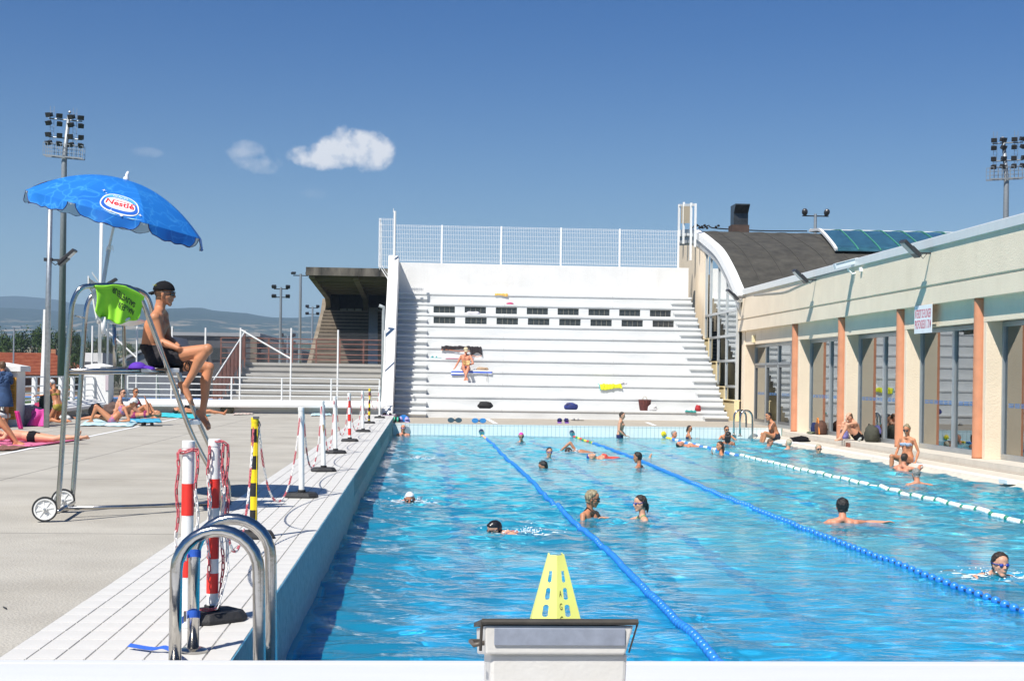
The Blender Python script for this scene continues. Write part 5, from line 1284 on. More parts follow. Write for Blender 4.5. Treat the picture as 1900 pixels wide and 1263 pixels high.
# ------------------------------------------------------------------ parasol
um = empty('parasol', (-3.1, 14.9, 0), 'blue water patterned parasol with ice cream logo shading the lifeguard', 'parasol')
UC = PY(216, 400, 15.0); ax_t = R(14.5); UA = Vector((math.sin(ax_t), -.045, math.cos(ax_t))).normalized()
uu_ = Vector((math.cos(ax_t), 0, -math.sin(ax_t))); uu_ = (uu_ - UA * uu_.dot(UA)).normalized(); uv_ = UA.cross(uu_)
RC, HC = .945, .385
A0 = R(30)
def canopy(a, t, lift=0.):
    """a: angle, t: 0 apex .. 1 rim, t>1 valance"""
    seg_ = math.pi / 4; k = math.floor((a - A0) / seg_); am = A0 + (k + .5) * seg_; da = a - am
    flat = math.cos(seg_ / 2) / math.cos(da); bulge = (1 - flat)
    if t <= 1:
        prf = t; r = RC * prf * (1 - (1 - flat) * (.75)); z = HC * (1 - prf ** 2.1) + .02 * prf * math.cos(4 * 2 * (a - A0)) * 0
        r2 = r + lift * .4; z2 = z + lift
    else:
        s = t - 1; r = RC * (1 - (1 - flat) * .75) + .01 * s; z = -.125 * s; r2 = r + lift; z2 = 0.
        return UC + (uu_ * math.cos(a) + uv_ * math.sin(a)) * r2 - (UA * .35 + Vector((0, 0, .65))) * .115 * s
    return UC + (uu_ * math.cos(a) + uv_ * math.sin(a)) * r2 + UA * z2
M_par = bpy.data.materials.new('parasol_print'); M_par.use_nodes = True; Nn, Ll, bs = nodes(M_par)
tcp = Nn.new('ShaderNodeTexCoord'); nd = Nn.new('ShaderNodeTexNoise'); nd.inputs['Scale'].default_value = 3.2; Ll.new(tcp.outputs['Object'], nd.inputs[0])
vm = Nn.new('ShaderNodeMix'); vm.data_type = 'RGBA'; vm.inputs[0].default_value = .34; Ll.new(tcp.outputs['Object'], vm.inputs[6]); Ll.new(nd.outputs['Color'], vm.inputs[7])
vo = Nn.new('ShaderNodeTexVoronoi'); vo.feature = 'DISTANCE_TO_EDGE'; vo.inputs['Scale'].default_value = 7.5; Ll.new(vm.outputs[2], vo.inputs['Vector'])
vr = Nn.new('ShaderNodeValToRGB'); vr.color_ramp.elements[0].color = (.12, .48, .88, 1); vr.color_ramp.elements[0].position = 0; vr.color_ramp.elements[1].color = (.012, .17, .62, 1); vr.color_ramp.elements[1].position = .09
el = vr.color_ramp.elements.new(.025); el.color = (.03, .26, .74, 1); Ll.new(vo.outputs['Distance'], vr.inputs[0])
m2 = Nn.new('ShaderNodeMix'); m2.data_type = 'RGBA'; nd2 = Nn.new('ShaderNodeTexNoise'); nd2.inputs['Scale'].default_value = 1.6; Ll.new(tcp.outputs['Object'], nd2.inputs[0]); Ll.new(nd2.outputs['Fac'], m2.inputs[0])
m2.blend_type = 'MIX'; m2.inputs[7].default_value = (.03, .27, .78, 1); Ll.new(vr.outputs[0], m2.inputs[6]); Ll.new(m2.outputs[2], bs.inputs['Base Color']); bs.inputs['Roughness'].default_value = .45
trn = Nn.new('ShaderNodeBsdfTranslucent'); Ll.new(m2.outputs[2], trn.inputs[0]); ms = Nn.new('ShaderNodeMixShader'); ms.inputs[0].default_value = .25
Ll.new(bs.outputs[0], ms.inputs[1]); Ll.new(trn.outputs[0], ms.inputs[2]); Ll.new(ms.outputs[0], Nn['Material Output'].inputs[0])
M_under = mat('pale_parasol_underside', (.46, .60, .74), .8)
M_piping = mat('navy_piping', (.012, .02, .10), .6)
for k in range(8):
    a0 = A0 + k * math.pi / 4; q = MB(); q.grid(lambda u, v: canopy(a0 + 1e-4 + u * (math.pi / 4 - 2e-4), .03 + v * .97), 12, 14); q.build('canopy_panel', M_par, um, smooth=True)
    q = MB(); q.grid(lambda u, v: canopy(a0 + 1e-4 + (1 - u) * (math.pi / 4 - 2e-4), .03 + v * .97, -.006), 8, 8); q.build('lining', M_under, um, smooth=True)
    def val(u, v, lift=0.): 
        inset = .07 + .10 * v ** 2 if True else 0
        a = a0 + (inset * .8 + u * (1 - 2 * inset * .8)) * math.pi / 4; vv = v * (1 - .25 * (2 * u - 1) ** 6)
        return canopy(a, 1 + vv + 1e-6, lift) + UA * .008 * math.sin(u * 19 + k) * v + (uu_ * math.cos(a) + uv_ * math.sin(a)) * .015 * v * math.sin(u * 9 + 2 * k)
    q = MB(); q.grid(val, 14, 5); vp = q.build('valance', M_par, um, smooth=True)
    q = MB(); q.grid(lambda u, v: val(1 - u, v, -.004), 10, 4); q.build('lining', M_under, vp, smooth=True)
    q = MB(); edge = [val(0, v / 4) for v in range(5)] + [val(u / 14, 1) for u in range(15)] + [val(1, 1 - v / 4) for v in range(5)]; q.tube(edge, .0045, 5); q.build('piping', M_piping, vp)
    q = MB(); q.tube([canopy(a0, t / 10, -.02) for t in range(1, 11)], .006, 5); q.build('rib', M_whitemetal, um)
q = MB(); q.lathe([(.03, -.03), (.03, .02), (.018, .03), (.022, .05), (.012, .085), (.004, .09)], UC + UA * HC, UA, 12); q.build('finial', M_wplastic, um, smooth=True)
pb_ = PY(186, 560, 14.5); hub = UC + UA * (HC - .05); kn = PY(202, 462, 14.8)
q = MB(); q.tube([hub, UC - UA * .05, kn], .014, 10); q.build('upper_pole', M_wplastic, um, smooth=True)
q = MB(); q.tube([kn, pb_, PY(183, 600, 14.45)], .02, 10); q.build('lower_pole', M_wplastic, um, smooth=True)
q = MB(); q.lathe([(.024, -.03), (.026, .0), (.022, .03)], kn, UA, 12); q.tube([kn + Vector((.02, -.01, .03)), kn + Vector((.04, -.01, .035)), kn + Vector((.045, -.01, -.02))], .004, 5); q.build('pole_clamp', M_wplastic, um)
# logos printed on the panels: an oval with lettering
def logo(kpanel):
    am = A0 + (kpanel + .5) * math.pi / 4; tc_ = .85; s_ = .172
    def mp(x, y, lift):      # x right, y up, in logo units
        t = tc_ - y * s_ * .72 / RC * 1.2; a = am + .10 + x * s_ * 1.04 / (RC * tc_)
        return canopy(a, t, lift)
    def ov(rx, ry, y0, m, lift, nm, x0=0):
        q = MB(); vs = [mp(x0, y0, lift)]; n = 36; rings = 4
        for r_ in range(1, rings + 1):
            for k in range(n): a = 2 * math.pi * k / n; vs.append(mp(x0 + rx * r_ / rings * (abs(math.cos(a)) ** .75) * (1 if math.cos(a) > 0 else -1), y0 + ry * r_ / rings * (abs(math.sin(a)) ** .8) * (1 if math.sin(a) > 0 else -1), lift))
        fs = [(0, 1 + k, 1 + (k + 1) % n) for k in range(n)]
        for r_ in range(rings - 1):
            for k in range(n): b0 = 1 + r_ * n; fs.append((b0 + k, b0 + n + k, b0 + n + (k + 1) % n, b0 + (k + 1) % n))
        q.add(vs, fs); return q.build(nm, m, um, smooth=True)
    Mw, Mb, Mr = mat('logo_white', (.80, .82, .84), .5), mat('logo_blue', (.02, .12, .52), .5), mat('logo_red', (.72, .02, .03), .5)
    Ml = mat('logo_light_blue', (.10, .38, .80), .5)
    o = ov(1.08, .88, 0, Mw, .004, 'logo_rim'); ov(1.0, .80, 0, Ml, .006, 'logo_field'); ov(1.0, .62, -.16, Mb, .0075, 'logo_field'); ov(.86, .50, -.08, Mw, .009, 'logo_oval')
    for t_, sz, x0, y0, m_, bo in (('GLACES', .27, -.05, .56, Mw, 0.0), ('Nestlé', .60, 0, -.08, Mr, .022)):
        vv, ff = text_shape(t_, sz, bo); q = MB(); q.add([mp(x0 + x, y0 + y, .0115) for x, y in vv], ff); q.build('logo_lettering', m_, um)
    q = MB(); q.grid(lambda u, v: mp(-.38 + u * 1.3, .14 + v * .045, .0115), 10, 1); q.build('logo_lettering', Mr, um)
    q = MB()
    for (x, y, r_) in ((-1.25, .85, .16), (-1.0, .6, .08), (-.35, -.85, .26), (.2, -.95, .1), (1.1, -.55, .12)):
        for a in (0, math.pi / 2, math.pi / 4, -math.pi / 4):
            rr_ = r_ * (1 if a in (0, math.pi / 2) else .45); c, s = math.cos(a), math.sin(a); w_ = .02
            q.add([mp(x + rr_ * c, y + rr_ * s, .012), mp(x - w_ * s, y + w_ * c, .012), mp(x - rr_ * c, y - rr_ * s, .012), mp(x + w_ * s, y - w_ * c, .012)], [(0, 1, 2, 3)])
    q.build('printed_sparkle', Mw, um)
    q = MB(); q.grid(lambda u, v: mp(-.9 + 2.1 * u, -.82 - .22 * math.sin(u * 3.0) + v * .07 * math.sin(u * 3.1), .0055), 14, 1); q.build('printed_swirl', mat('logo_pale_swirl', (.35, .66, .88), .5), um)
# panel nearest the camera, slightly right of centre
best = min(range(8), key=lambda k: canopy(A0 + (k + .5) * math.pi / 4, .8).y + abs(canopy(A0 + (k + .5) * math.pi / 4, .8).x - UC.x - .15) * .5)
logo(best); logo((best + 2) % 8) if canopy(A0 + (best + 2.5) * math.pi / 4, .8).x < UC.x else logo((best - 2) % 8)
# green shirt over the chair's arm tube
M_shirt = mat('lime_green_cloth', (.30, .72, .035), .8, var=.08, scale=4)
def shirt(u, v, side=1):
    xl = 176 + 0 * v; xr = 268 - 8 * v
    px = xl + (xr - xl) * u + 6 * math.sin(v * 3.1) * (1 - u) * .6
    top = 529 + max(0, u - .62) * 58 + 1.5 * math.sin(u * 12); bot = 576 + 19 * math.sin(min(1, max(0, u)) * math.pi) ** .6 + 8 * u + 2.5 * math.sin(u * 15)
    py = top + (bot - top) * v
    d = dN(px) - .035 - .03 * math.sin(u * 11 + v * 2.5) * v - .02 * math.sin(u * 23 + 1) * v + .03 * v - (.02 if v < .06 else 0)
    return PY(px, py, d)
q = MB(); q.grid(shirt, 40, 24, .006); shr = q.build('shirt', M_shirt, smooth=True); tag(shr, 'lime green lifeguard shirt draped over the chair arm', 'shirt')
q = MB(); q.grid(lambda u, v: PY(176 + 84 * u, 529 + max(0, u - .62) * 58 + v * 6, dN(176 + 84 * u) - .03 + .75 * v * .2 ), 16, 4, .006); q.build('folded_top', M_shirt, shr, smooth=True)
for t_, u0, v0 in (('SAUVETEUR', .60, .30), ('NAG_UR', .66, .60)):
    t_ = t_.replace('_', 'E'); vv, ff = text_shape(t_, .155, .022)
    q = MB(); ca = R(16)
    for_ = []
    for x, y in vv:
        x, y = -x, -y; xx = x * math.cos(ca) + y * math.sin(ca); yy = -x * math.sin(ca) + y * math.cos(ca)
        for_.append(Vector(shirt(min(.98, u0 + xx * .62), v0 - yy * 1.5 + 0)) + Vector((0, -.017, 0)))
    q.add(for_, ff); q.build('lettering', mat('black_print', (.02, .03, .02), .7), shr)
# purple cap lying on the side rail
q = MB(); c = N(256, 677)
def capf(u, v):
    a = u * 2 * math.pi; th = v * math.pi / 2; r = .075; return c + Vector((r * 1.15 * math.sin(th) * math.cos(a), r * math.sin(th) * math.sin(a), .062 * math.cos(th) - .035))
q.grid(capf, 18, 8, .003); pc_ = q.build('purple_cap', mat('purple_cloth', (.09, .02, .36), .8), smooth=True); tag(pc_, 'purple cap lying on the chair rail behind the lifeguard', 'cap')
q = MB(); q.grid(lambda u, v: c + Vector((.06 + .09 * v, (u - .5) * .12, -.018 + .018 * math.cos((u - .5) * 4) - .02 * v)), 8, 5, .003); q.build('brim', mat('purple_cloth', (.09, .02, .36)), pc_, smooth=True)
# ------------------------------------------------------------------ fixtures on the right building
def flood(px, py, label, Y_, white=False):
    e = empty('floodlight', (XF, Y_, 4.5), label, 'floodlight', 'floodlights on the building fascia'); zc = PX(px, py, XF).z
    q = MB(); q.bx(XF - .40, XF, Y_ - .02, Y_ + .02, zc - .02, zc + .02); q.tube([(XF - .1, Y_, zc), (XF - .2, Y_, zc - .13), (XF - .3, Y_, zc - .02)], .01, 5); q.build('bracket', M_lampg, e)
    rr = rot2((-.60, -.05, .55), (.55, .0, .6)); c = Vector((XF - .52, Y_, zc + .10))
    q = MB(); q.box(c, (.56, .34, .09), rr); q.box(c + rr @ Vector((-.1, 0, .05)), (.26, .28, .05), rr); q.build('housing', M_lampg, e, bevel=.012)
    q = MB(); q.box(c + rr @ Vector((.06, 0, -.048)), (.36, .28, .01), rr); q.build('lamp_glass', M_glassdark, e)
flood(1728, 470, 'nearest black floodlight on the cream fascia, above the diving sign', PX(1728, 470, XF).y)
flood(1515, 519, 'middle black floodlight on the cream fascia', PX(1515, 519, XF).y)
flood(1388, 551, 'farthest black floodlight, on the corner below the arched roof', 53.4)
yc_ = PX(1588, 505, XF).y; zc_ = PX(1588, 490, XF).z
e = empty('wall_camera', (XF, yc_, zc_), 'white plastic wrapped camera on a bracket under the roof coping', 'camera')
q = MB(); q.tube([(XF, yc_, zc_ - .25), (XF - .1, yc_, zc_ - .28), (XF - .25, yc_, zc_ - .12)], .025, 6); q.build('bracket', M_white, e)
q = MB(); q.box((XF - .32, yc_, zc_ + .0), (.62, .2, .16), rot2((-1, 0, -.28))); q.box((XF - .30, yc_, zc_ + .08), (.66, .26, .02), rot2((-1, 0, -.28))); q.build('housing', mat('pale_plastic_bag', (.62, .68, .72), .2), e, bevel=.02)
q = MB(); y2 = PX(1601, 500, XF).y; z2 = PX(1601, 500, XF).z; q.box((XF - .05, y2, z2), (.1, .1, .12)); tag(q.build('sensor_box', M_white, bevel=.01), 'small white sensor box beside the camera on the fascia', 'sensor')
# cable along the fascia
q = MB(); q.tube(bez([(XF - .02, 52, 4.55), (XF - .03, 50, 4.50), (XF - .03, 47.5, 4.42), (XF - .03, 45.5, 4.52), (XF - .03, 43, 4.62), (XF - .03, 40.5, 4.64)], 6), .018, 5); tag(q.build('cable', mat('grey_cable', (.45, .44, .42), .6)), 'loose grey cable sagging under the roof coping', 'cable')
# sign
p0, p1 = PX(1696, 565, XF), PX(1729, 619, XF)
ysg0, ysg1 = PX(1697, 590, XF - .03).y, PX(1729, 590, XF - .03).y
sg = MB(); zt_, zb2 = PX(1712, 566, XF - .03).z, PX(1712, 618, XF - .03).z; sg.bx(XF - .035, XF - .02, min(ysg0, ysg1), max(ysg0, ysg1), zb2, zt_); sgn = sg.build('warning_sign', mat('sign_white', (.78, .80, .82), .4)); tag(sgn, 'white sign with red French no diving lettering hung under the fascia', 'sign')
ymid = (ysg0 + ysg1) / 2; wid = abs(ysg1 - ysg0)
for t_, zf_ in (('INTERDIT DE PLONGER', .68), ('PROFONDEUR 1.70 M', .30)):
    vv, ff = text_shape(t_, 1, .012); xs_ = [v[0] for v in vv]; sx_ = wid * .92 / (max(xs_) - min(xs_)); mx_ = (max(xs_) + min(xs_)) / 2
    q = MB(); q.add([(XF - .0365, ymid - (x - mx_) * sx_, zb2 + (zt_ - zb2) * zf_ + y * .30) for x, y in vv], ff); q.build('sign_lettering', mat('sign_red', (.55, .02, .08), .5), sgn)
q = MB()
for yy in (XF,): pass
for yy in (ysg0 - .05 if ysg0 > ysg1 else ysg0 + .05, ysg1 + .05): q.cyl((XF - .03, yy, zt_ - .02), (XF + .1, yy, 3.30), .006, n=4)
q.build('hanger', M_galv, sgn)
for yc2 in (38.2,): 
    q = MB(); q.box((12.98, 33.1, 2.3), (.006, .9, .34)); tag(q.build('poster', mat('poster_white', (.75, .77, .78), .6)), 'white paper notice with phone number behind the window glass', 'notice')
    vv, ff = text_shape('04.71.4', .17, .004); q = MB(); q.add([(12.975, 33.1 - x, 2.24 + y) for x, y in vv], ff); q.build('poster_print', mat('poster_ink', (.15, .2, .3), .6), bpy.data.objects['poster'])
    q = MB()
    for k in range(8): q.bx(12.973, 12.976, 32.75 + k * .09, 32.80 + k * .09, 2.38, 2.43)
    q.build('poster_print', mat('poster_ink', (.15, .2, .3), .6), bpy.data.objects['poster'])
e = bpy.data.objects['pool_hall']; yl_, zl_ = 52.6, 2.95
q = MB(); q.bx(XW - .12, XW, yl_ - .08, yl_ + .08, zl_ - .14, zl_ + .14); q.build('porch_lamp', mat('lamp_glow_glass', (.75, .65, .40), .3), e, bevel=.02)
# ------------------------------------------------------------------ people
def skin(name, col): return mat('skin_' + name, col, .5, var=.16, scale=7, bump=.10, bscale=70, spec=.4, col2=(min(1, col[0] * 1.14), col[1] * .96, col[2] * .90), detail=7)
SK = {'tan': skin('tan', (.50, .235, .125)), 'fair': skin('fair', (.62, .35, .23)), 'olive': skin('olive', (.42, .21, .12)), 'red': skin('sunburnt', (.58, .26, .16)), 'brown': skin('brown', (.30, .14, .08)), 'pale': skin('pale', (.62, .37, .25))}
HR = {'black': mat('black_hair', (.012, .010, .009), .4, var=.4, scale=40, bump=.5, bscale=60, stretch=(3, 3, .6)), 'dark': mat('dark_brown_hair', (.030, .018, .012), .45, var=.4, scale=40, bump=.5, stretch=(3, 3, .6)),
      'grey': mat('grey_hair', (.20, .19, .18), .6, var=.4, scale=40, bump=.5, col2=(.34, .33, .31)), 'blonde': mat('blonde_streaked_hair', (.10, .075, .045), .5, scale=22, var=.3, bump=.5, col2=(.48, .40, .24), stretch=(3, 3, .6)), 'brown': mat('brown_hair', (.11, .06, .03), .5, var=.3, scale=40, bump=.5),
      'silver': mat('grey_blonde_hair', (.42, .37, .27), .6, var=.2, scale=30, bump=.5)}
M_gog = mat('dark_goggle_lens', (.015, .02, .03), .15, spec=.9)
M_bluegog = mat('blue_goggle_lens', (.02, .05, .32), .15, spec=.9)
def cloth(name, col, **k): return mat(name, col, .9, spec=.12, **k)
def caps(q, a, ra, b, rb, n=12, m=4):
    a, b = Vector(a), Vector(b); d = b - a; L = d.length
    if L < 1e-5: return q.ell(a, (ra, ra, ra), n=n, m=8)
    z = d / L; M = z.to_track_quat('Z', 'Y').to_matrix(); vs = []; fs = []; prof = []
    for j in range(m + 1): t = math.pi / 2 * j / m; prof.append((ra * math.sin(t), -ra * math.cos(t)))
    for j in range(m + 1): t = math.pi / 2 * j / m; prof.append((rb * math.cos(t), L + rb * math.sin(t)))
    for r, h in prof:
        for k in range(n): w = 2 * math.pi * k / n; vs.append(a + M @ Vector((r * math.cos(w), r * math.sin(w), h)))
    for i in range(len(prof) - 1):
        for k in range(n): fs.append((i * n + k, i * n + (k + 1) % n, (i + 1) * n + (k + 1) % n, (i + 1) * n + k))
    q.add(vs, fs)
def chainc(q, pts, rs, **k):
    for a, b, ra, rb in zip(pts[:-1], pts[1:], rs[:-1], rs[1:]): caps(q, a, ra, b, rb, **k)
def remesh(q, vox, sm=3, fac=.5):
    me = bpy.data.meshes.new('t'); me.from_pydata(q.v, [], q.f); o = bpy.data.objects.new('t', me); COL.objects.link(o)
    m = o.modifiers.new('r', 'REMESH'); m.mode = 'VOXEL'; m.voxel_size = vox; m.use_smooth_shade = True
    s = o.modifiers.new('s', 'SMOOTH'); s.iterations = sm; s.factor = fac
    dg = bpy.context.evaluated_depsgraph_get(); r = bpy.data.meshes.new_from_object(o.evaluated_get(dg)); bpy.data.objects.remove(o); bpy.data.meshes.remove(me)
    return r
def V(*a): return Vector(a)
BASE = dict(pel=V(0, 0, 0), neck=V(0, 0, .50), head=V(.02, 0, .675), shL=V(0, .175, .45), shR=V(0, -.175, .45), elL=V(-.02, .24, .17), elR=V(-.02, -.24, .17), wrL=V(.08, .24, -.07), wrR=V(.08, -.24, -.07),
            haL=V(.14, .235, -.155), haR=V(.14, -.235, -.155), hipL=V(0, .09, -.03), hipR=V(0, -.09, -.03), knL=V(.03, .10, -.46), knR=V(.03, -.10, -.46), anL=V(0, .10, -.87), anR=V(0, -.10, -.87), toL=V(.17, .12, -.92), toR=V(.17, -.12, -.92))
UPPER = ('neck', 'head', 'shL', 'shR', 'elL', 'elR', 'wrL', 'wrR', 'haL', 'haR')
def pose(lean=0, twist=0, side=0, **ov):
    J = {k: v.copy() for k, v in BASE.items()}
    M = Matrix.Rotation(R(twist), 3, 'Z') @ Matrix.Rotation(R(side), 3, 'X') @ Matrix.Rotation(R(lean), 3, 'Y')
    for k in UPPER: J[k] = M @ J[k]
    for k, v in ov.items(): J[k] = V(*v)
    return J
def world(J, at, hd, sc=1., pitch=0):
    M = Matrix.Rotation(R(hd), 3, 'Z') @ Matrix.Rotation(R(pitch), 3, 'Y'); at = Vector(at)
    return {k: at + M @ (v * sc) for k, v in J.items()}
def person(J, label, sk='tan', hair='dark', hs='short', face=None, up=None, sex='m', wear=(), eye=None, cap=None, fine=False, group=None, k=1., limbs='all', headk=1., objname='person', cat_='person'):
    """J: world joints. wear: list of (name, material, predicate(seg, t, headcoords, p))"""
    root_loc = J['pel'].copy(); q = MB(); fem = sex == 'f'
    lat = (J['shL'] - J['shR']).normalized(); up_t = (J['neck'] - J['pel']).normalized(); fr = lat.cross(up_t).normalized()
    hl = (J['hipL'] - J['hipR']).normalized(); pel, neck = J['pel'], J['neck']
    waist = J.get('waist', pel.lerp(neck, .36)); chest = J.get('chest', pel.lerp(neck, .70))
    for s, hp in ((1, 'hipL'), (-1, 'hipR')):
        H = J[hp]; w = (.088 if not fem else .072) * k; W_ = waist + lat * s * (.052 if not fem else .045) * k
        caps(q, H.lerp(pel, .35) + up_t * .02, (.105 if not fem else .112) * k, W_, w)
        C_ = chest + lat * s * (.075 if not fem else .058) * k + fr * .008; caps(q, W_, w, C_, (.100 if not fem else .088) * k)
        sh = J['shL' if s > 0 else 'shR']; caps(q, C_, (.098 if not fem else .084) * k, sh.lerp(neck, .42) - up_t * .035, .068 * k)
        caps(q, neck - up_t * .005, .048 * k, sh - up_t * .012, (.050 if not fem else .041) * k)
        if fem: q.ell(chest + lat * s * .075 * k + fr * .075 * k - up_t * .0, (.058 * k,) * 3)
        else: q.ell(chest + lat * s * .078 * k + fr * .062 * k + up_t * .015, (.062 * k, .045 * k, .062 * k))
    caps(q, waist, .085 * k, pel, .10 * k)
    # arms and hands
    for s in 'LR':
        if limbs == 'head': continue
        sh, el, wr, ha = (J[n + s] for n in ('sh', 'el', 'wr', 'ha')); a = 1 if not fem else .82
        q.ell(sh - up_t * .01, (.056 * k * a,) * 3)
        caps(q, sh, .048 * k * a, sh.lerp(el, .5), .044 * k * a); caps(q, sh.lerp(el, .5), .044 * k * a, el, .036 * k * a)
        caps(q, el, .037 * k * a, el.lerp(wr, .35), .039 * k * a); caps(q, el.lerp(wr, .35), .039 * k * a, wr, .024 * k * a)
        d = (ha - wr).normalized(); fa = (wr - el).normalized(); side_ = d.cross(J.get('palm' + s, up_t if abs(d.dot(up_t)) < .8 else fr)); side_ = side_.normalized() if side_.length > .1 else d.orthogonal().normalized()
        nrm_ = side_.cross(d); thumb = J.get('thumb' + s, 1)
        pk = k * (.95 if not fem else .85)
        for o_ in (-.027, -.009, .009, .027): caps(q, wr + side_ * o_ * .55 * pk, .016 * pk, wr + d * .085 * pk + side_ * o_ * pk, .0125 * pk, n=8, m=3)
        for i, o_ in enumerate((-.030, -.010, .010, .030)):
            L1 = (.036, .043, .040, .030)[i] * pk; cu = J.get('curl' + s, .35); b0 = wr + d * .088 * pk + side_ * o_ * pk
            d1 = (d * math.cos(cu) - nrm_ * math.sin(cu)).normalized(); d2 = (d * math.cos(cu * 2) - nrm_ * math.sin(cu * 2)).normalized()
            caps(q, b0, .0095 * pk, b0 + d1 * L1, .0088 * pk, n=7, m=3); caps(q, b0 + d1 * L1, .0088 * pk, b0 + d1 * L1 + d2 * L1 * .9, .0078 * pk, n=7, m=3)
        tb = wr + d * .03 * pk + side_ * -.028 * thumb * pk; td = (d * .7 - side_ * .75 * thumb - nrm_ * .2).normalized(); caps(q, tb, .013 * pk, tb + td * .035 * pk, .011 * pk, n=7, m=3); caps(q, tb + td * .035 * pk, .011 * pk, tb + (td + d * .5).normalized() * .065 * pk, .009 * pk, n=7, m=3)
    # legs and feet
    if limbs == 'all':
        for s in 'LR':
            hp, kn_, an, to = (J[n + s] for n in ('hip', 'kn', 'an', 'to')); a = k * (1 if not fem else .96)
            m1 = hp.lerp(kn_, .45); caps(q, hp, .092 * a, m1, .076 * a); caps(q, m1, .076 * a, kn_, .053 * a); q.ell(kn_, (.056 * a,) * 3)
            sd = (an - kn_).normalized(); bend = (hp - kn_).normalized(); back = (bend - sd * bend.dot(sd)); back = back.normalized() if back.length > .05 else -fr
            cf = kn_.lerp(an, .30) + back * .016; caps(q, kn_, .050 * a, cf, .056 * a); caps(q, cf, .056 * a, kn_.lerp(an, .65), .040 * a); caps(q, kn_.lerp(an, .65), .040 * a, an, .032 * a)
            fd = (to - an); fL = fd.length; fd.normalize(); hd_ = (sd - fd * sd.dot(fd)); hd_ = hd_.normalized() if hd_.length > .05 else sd
            heel = an - fd * .035 * a + hd_ * .045 * a; ball = an + fd * fL * .72 + hd_ * .038 * a; sl = fd.cross(hd_).normalized()
            caps(q, an, .034 * a, heel, .028 * a); caps(q, heel, .028 * a, ball - sl * .012 + 0 * fd, .024 * a); caps(q, an + hd_ * .012, .030 * a, ball + sl * .016, .024 * a); caps(q, ball - sl * .022, .022 * a, ball + sl * .022, .020 * a)
            for i, o_ in enumerate((-.032, -.015, .001, .016, .030)):
                sgn = 1 if s == 'L' else -1; oo = o_ * sgn
                caps(q, ball + sl * oo, .0125 * a, ball + sl * oo * 1.08 + fd * (.052 - .005 * i) * a + hd_ * .008, (.0125 - .0012 * i) * a, n=7, m=3)
    # head
    c = J['head']; F = (Vector(face).normalized() if face is not None else fr); U = (Vector(up).normalized() if up is not None else (c - neck).normalized()); U = (U - F * U.dot(F)).normalized() if abs(U.dot(F)) < .97 else F.orthogonal(); L = U.cross(F)
    h = .93 * k * headk * (1 if not fem else .97); RM = Matrix((F, L, U)).transposed()
    def E(f, l, u, rf, rl, ru): q.ell(c + (F * f + L * l + U * u) * h, (rf * h, rl * h, ru * h), RM, n=16, m=10)
    def Cc(a, ra, b, rb): caps(q, c + (F * a[0] + L * a[1] + U * a[2]) * h, ra * h, c + (F * b[0] + L * b[1] + U * b[2]) * h, rb * h, n=10, m=3)
    hq = q
    E(-.008, 0, .028, .100, .078, .092); E(.030, 0, -.035, .062, .062, .080); E(.045, 0, .045, .052, .062, .055)
    for s in (-1, 1):
        Cc((-.01, s * .052, -.05), .022, (.062, s * .016, -.118), .019); Cc((.03, s * .034, -.04), .034, (.045, s * .02, -.095), .024); Cc((.084, s * .012, .022), .012, (.070, s * .045, .020), .012); E(.060, s * .043, -.030, .024, .020, .018)
        E(-.005, s * .082, -.012, .020, .009, .032)
    Cc((.062, 0, -.115), .023, (.066, 0, -.108), .020); Cc((.090, 0, .010), .010, (.112, 0, -.034), .0125); E(.100, .011, -.040, .011, .010, .009); E(.100, -.011, -.040, .011, .010, .009)
    E(.088, 0, -.068, .014, .024, .0075); E(.086, 0, -.080, .013, .020, .0075)
    Cc((-.03, 0, -.05), .056, (-.035, 0, -.09), .054); caps(q, c + (F * -.028 - U * .08) * h, .053 * h, neck + fr * -.005, .055 * k * (1 if not fem else .88))
    vox = .0085 if fine else .0115
    me = remesh(q, vox, 3 if fine else 2, .5); me.materials.clear(); me.materials.append(SK[sk]); me.name = objname
    n = len(me.vertices); co = np.empty(n * 3, np.float32); me.vertices.foreach_get('co', co); co = co.reshape(-1, 3); no = np.empty(n * 3, np.float32); me.vertices.foreach_get('normal', no); no = no.reshape(-1, 3)
    rl = np.array(root_loc, np.float32)
    faces = [tuple(p.vertices) for p in me.polygons]
    # classify vertices by nearest limb segment
    segs = [('torso', pel, neck - up_t * .05, .12), ('head', c - U * .07, c + U * .04, .095)]
    for s in 'LR': segs += [('uarm', J['sh' + s], J['el' + s], .045), ('farm', J['el' + s], J['wr' + s], .035), ('hand', J['wr' + s], J['ha' + s] + (J['ha' + s] - J['wr' + s]) * .6, .03), ('thigh', J['hip' + s], J['kn' + s], .075), ('shin', J['kn' + s], J['an' + s], .045), ('foot', J['an' + s], J['to' + s], .035)]
    best_ = np.full(n, 9e9); sid = np.zeros(n, int); tt_ = np.zeros(n)
    for i, (nm, a, b, r) in enumerate(segs):
        a_, b_ = np.array(a), np.array(b); d = b_ - a_; L2 = max(1e-9, d @ d); t = np.clip((co - a_) @ d / L2, 0, 1); dist = np.linalg.norm(co - (a_ + t[:, None] * d), axis=1) - r
        tr_ = (co - a_) @ d / L2; m_ = dist < best_; best_[m_] = dist[m_]; sid[m_] = i; tt_[m_] = tr_[m_]
    nm_ = np.array([s[0] for s in segs])[sid]; rel = (co - np.array(c)) / h; hf, hl_, hu = rel @ np.array(F), rel @ np.array(L), rel @ np.array(U)
    tors = (co - np.array(pel)); tf = tors @ np.array(fr); tl_ = tors @ np.array(lat); tu = (tors @ np.array(up_t)) / (neck - pel).length
    ctx = dict(seg=nm_, t=tt_, hf=hf, hl=hl_, hu=hu, tf=tf, tl=tl_, tu=tu, co=co)
    body = bpy.data.objects.new(objname, me); COL.objects.link(body); body.location = (0, 0, 0)
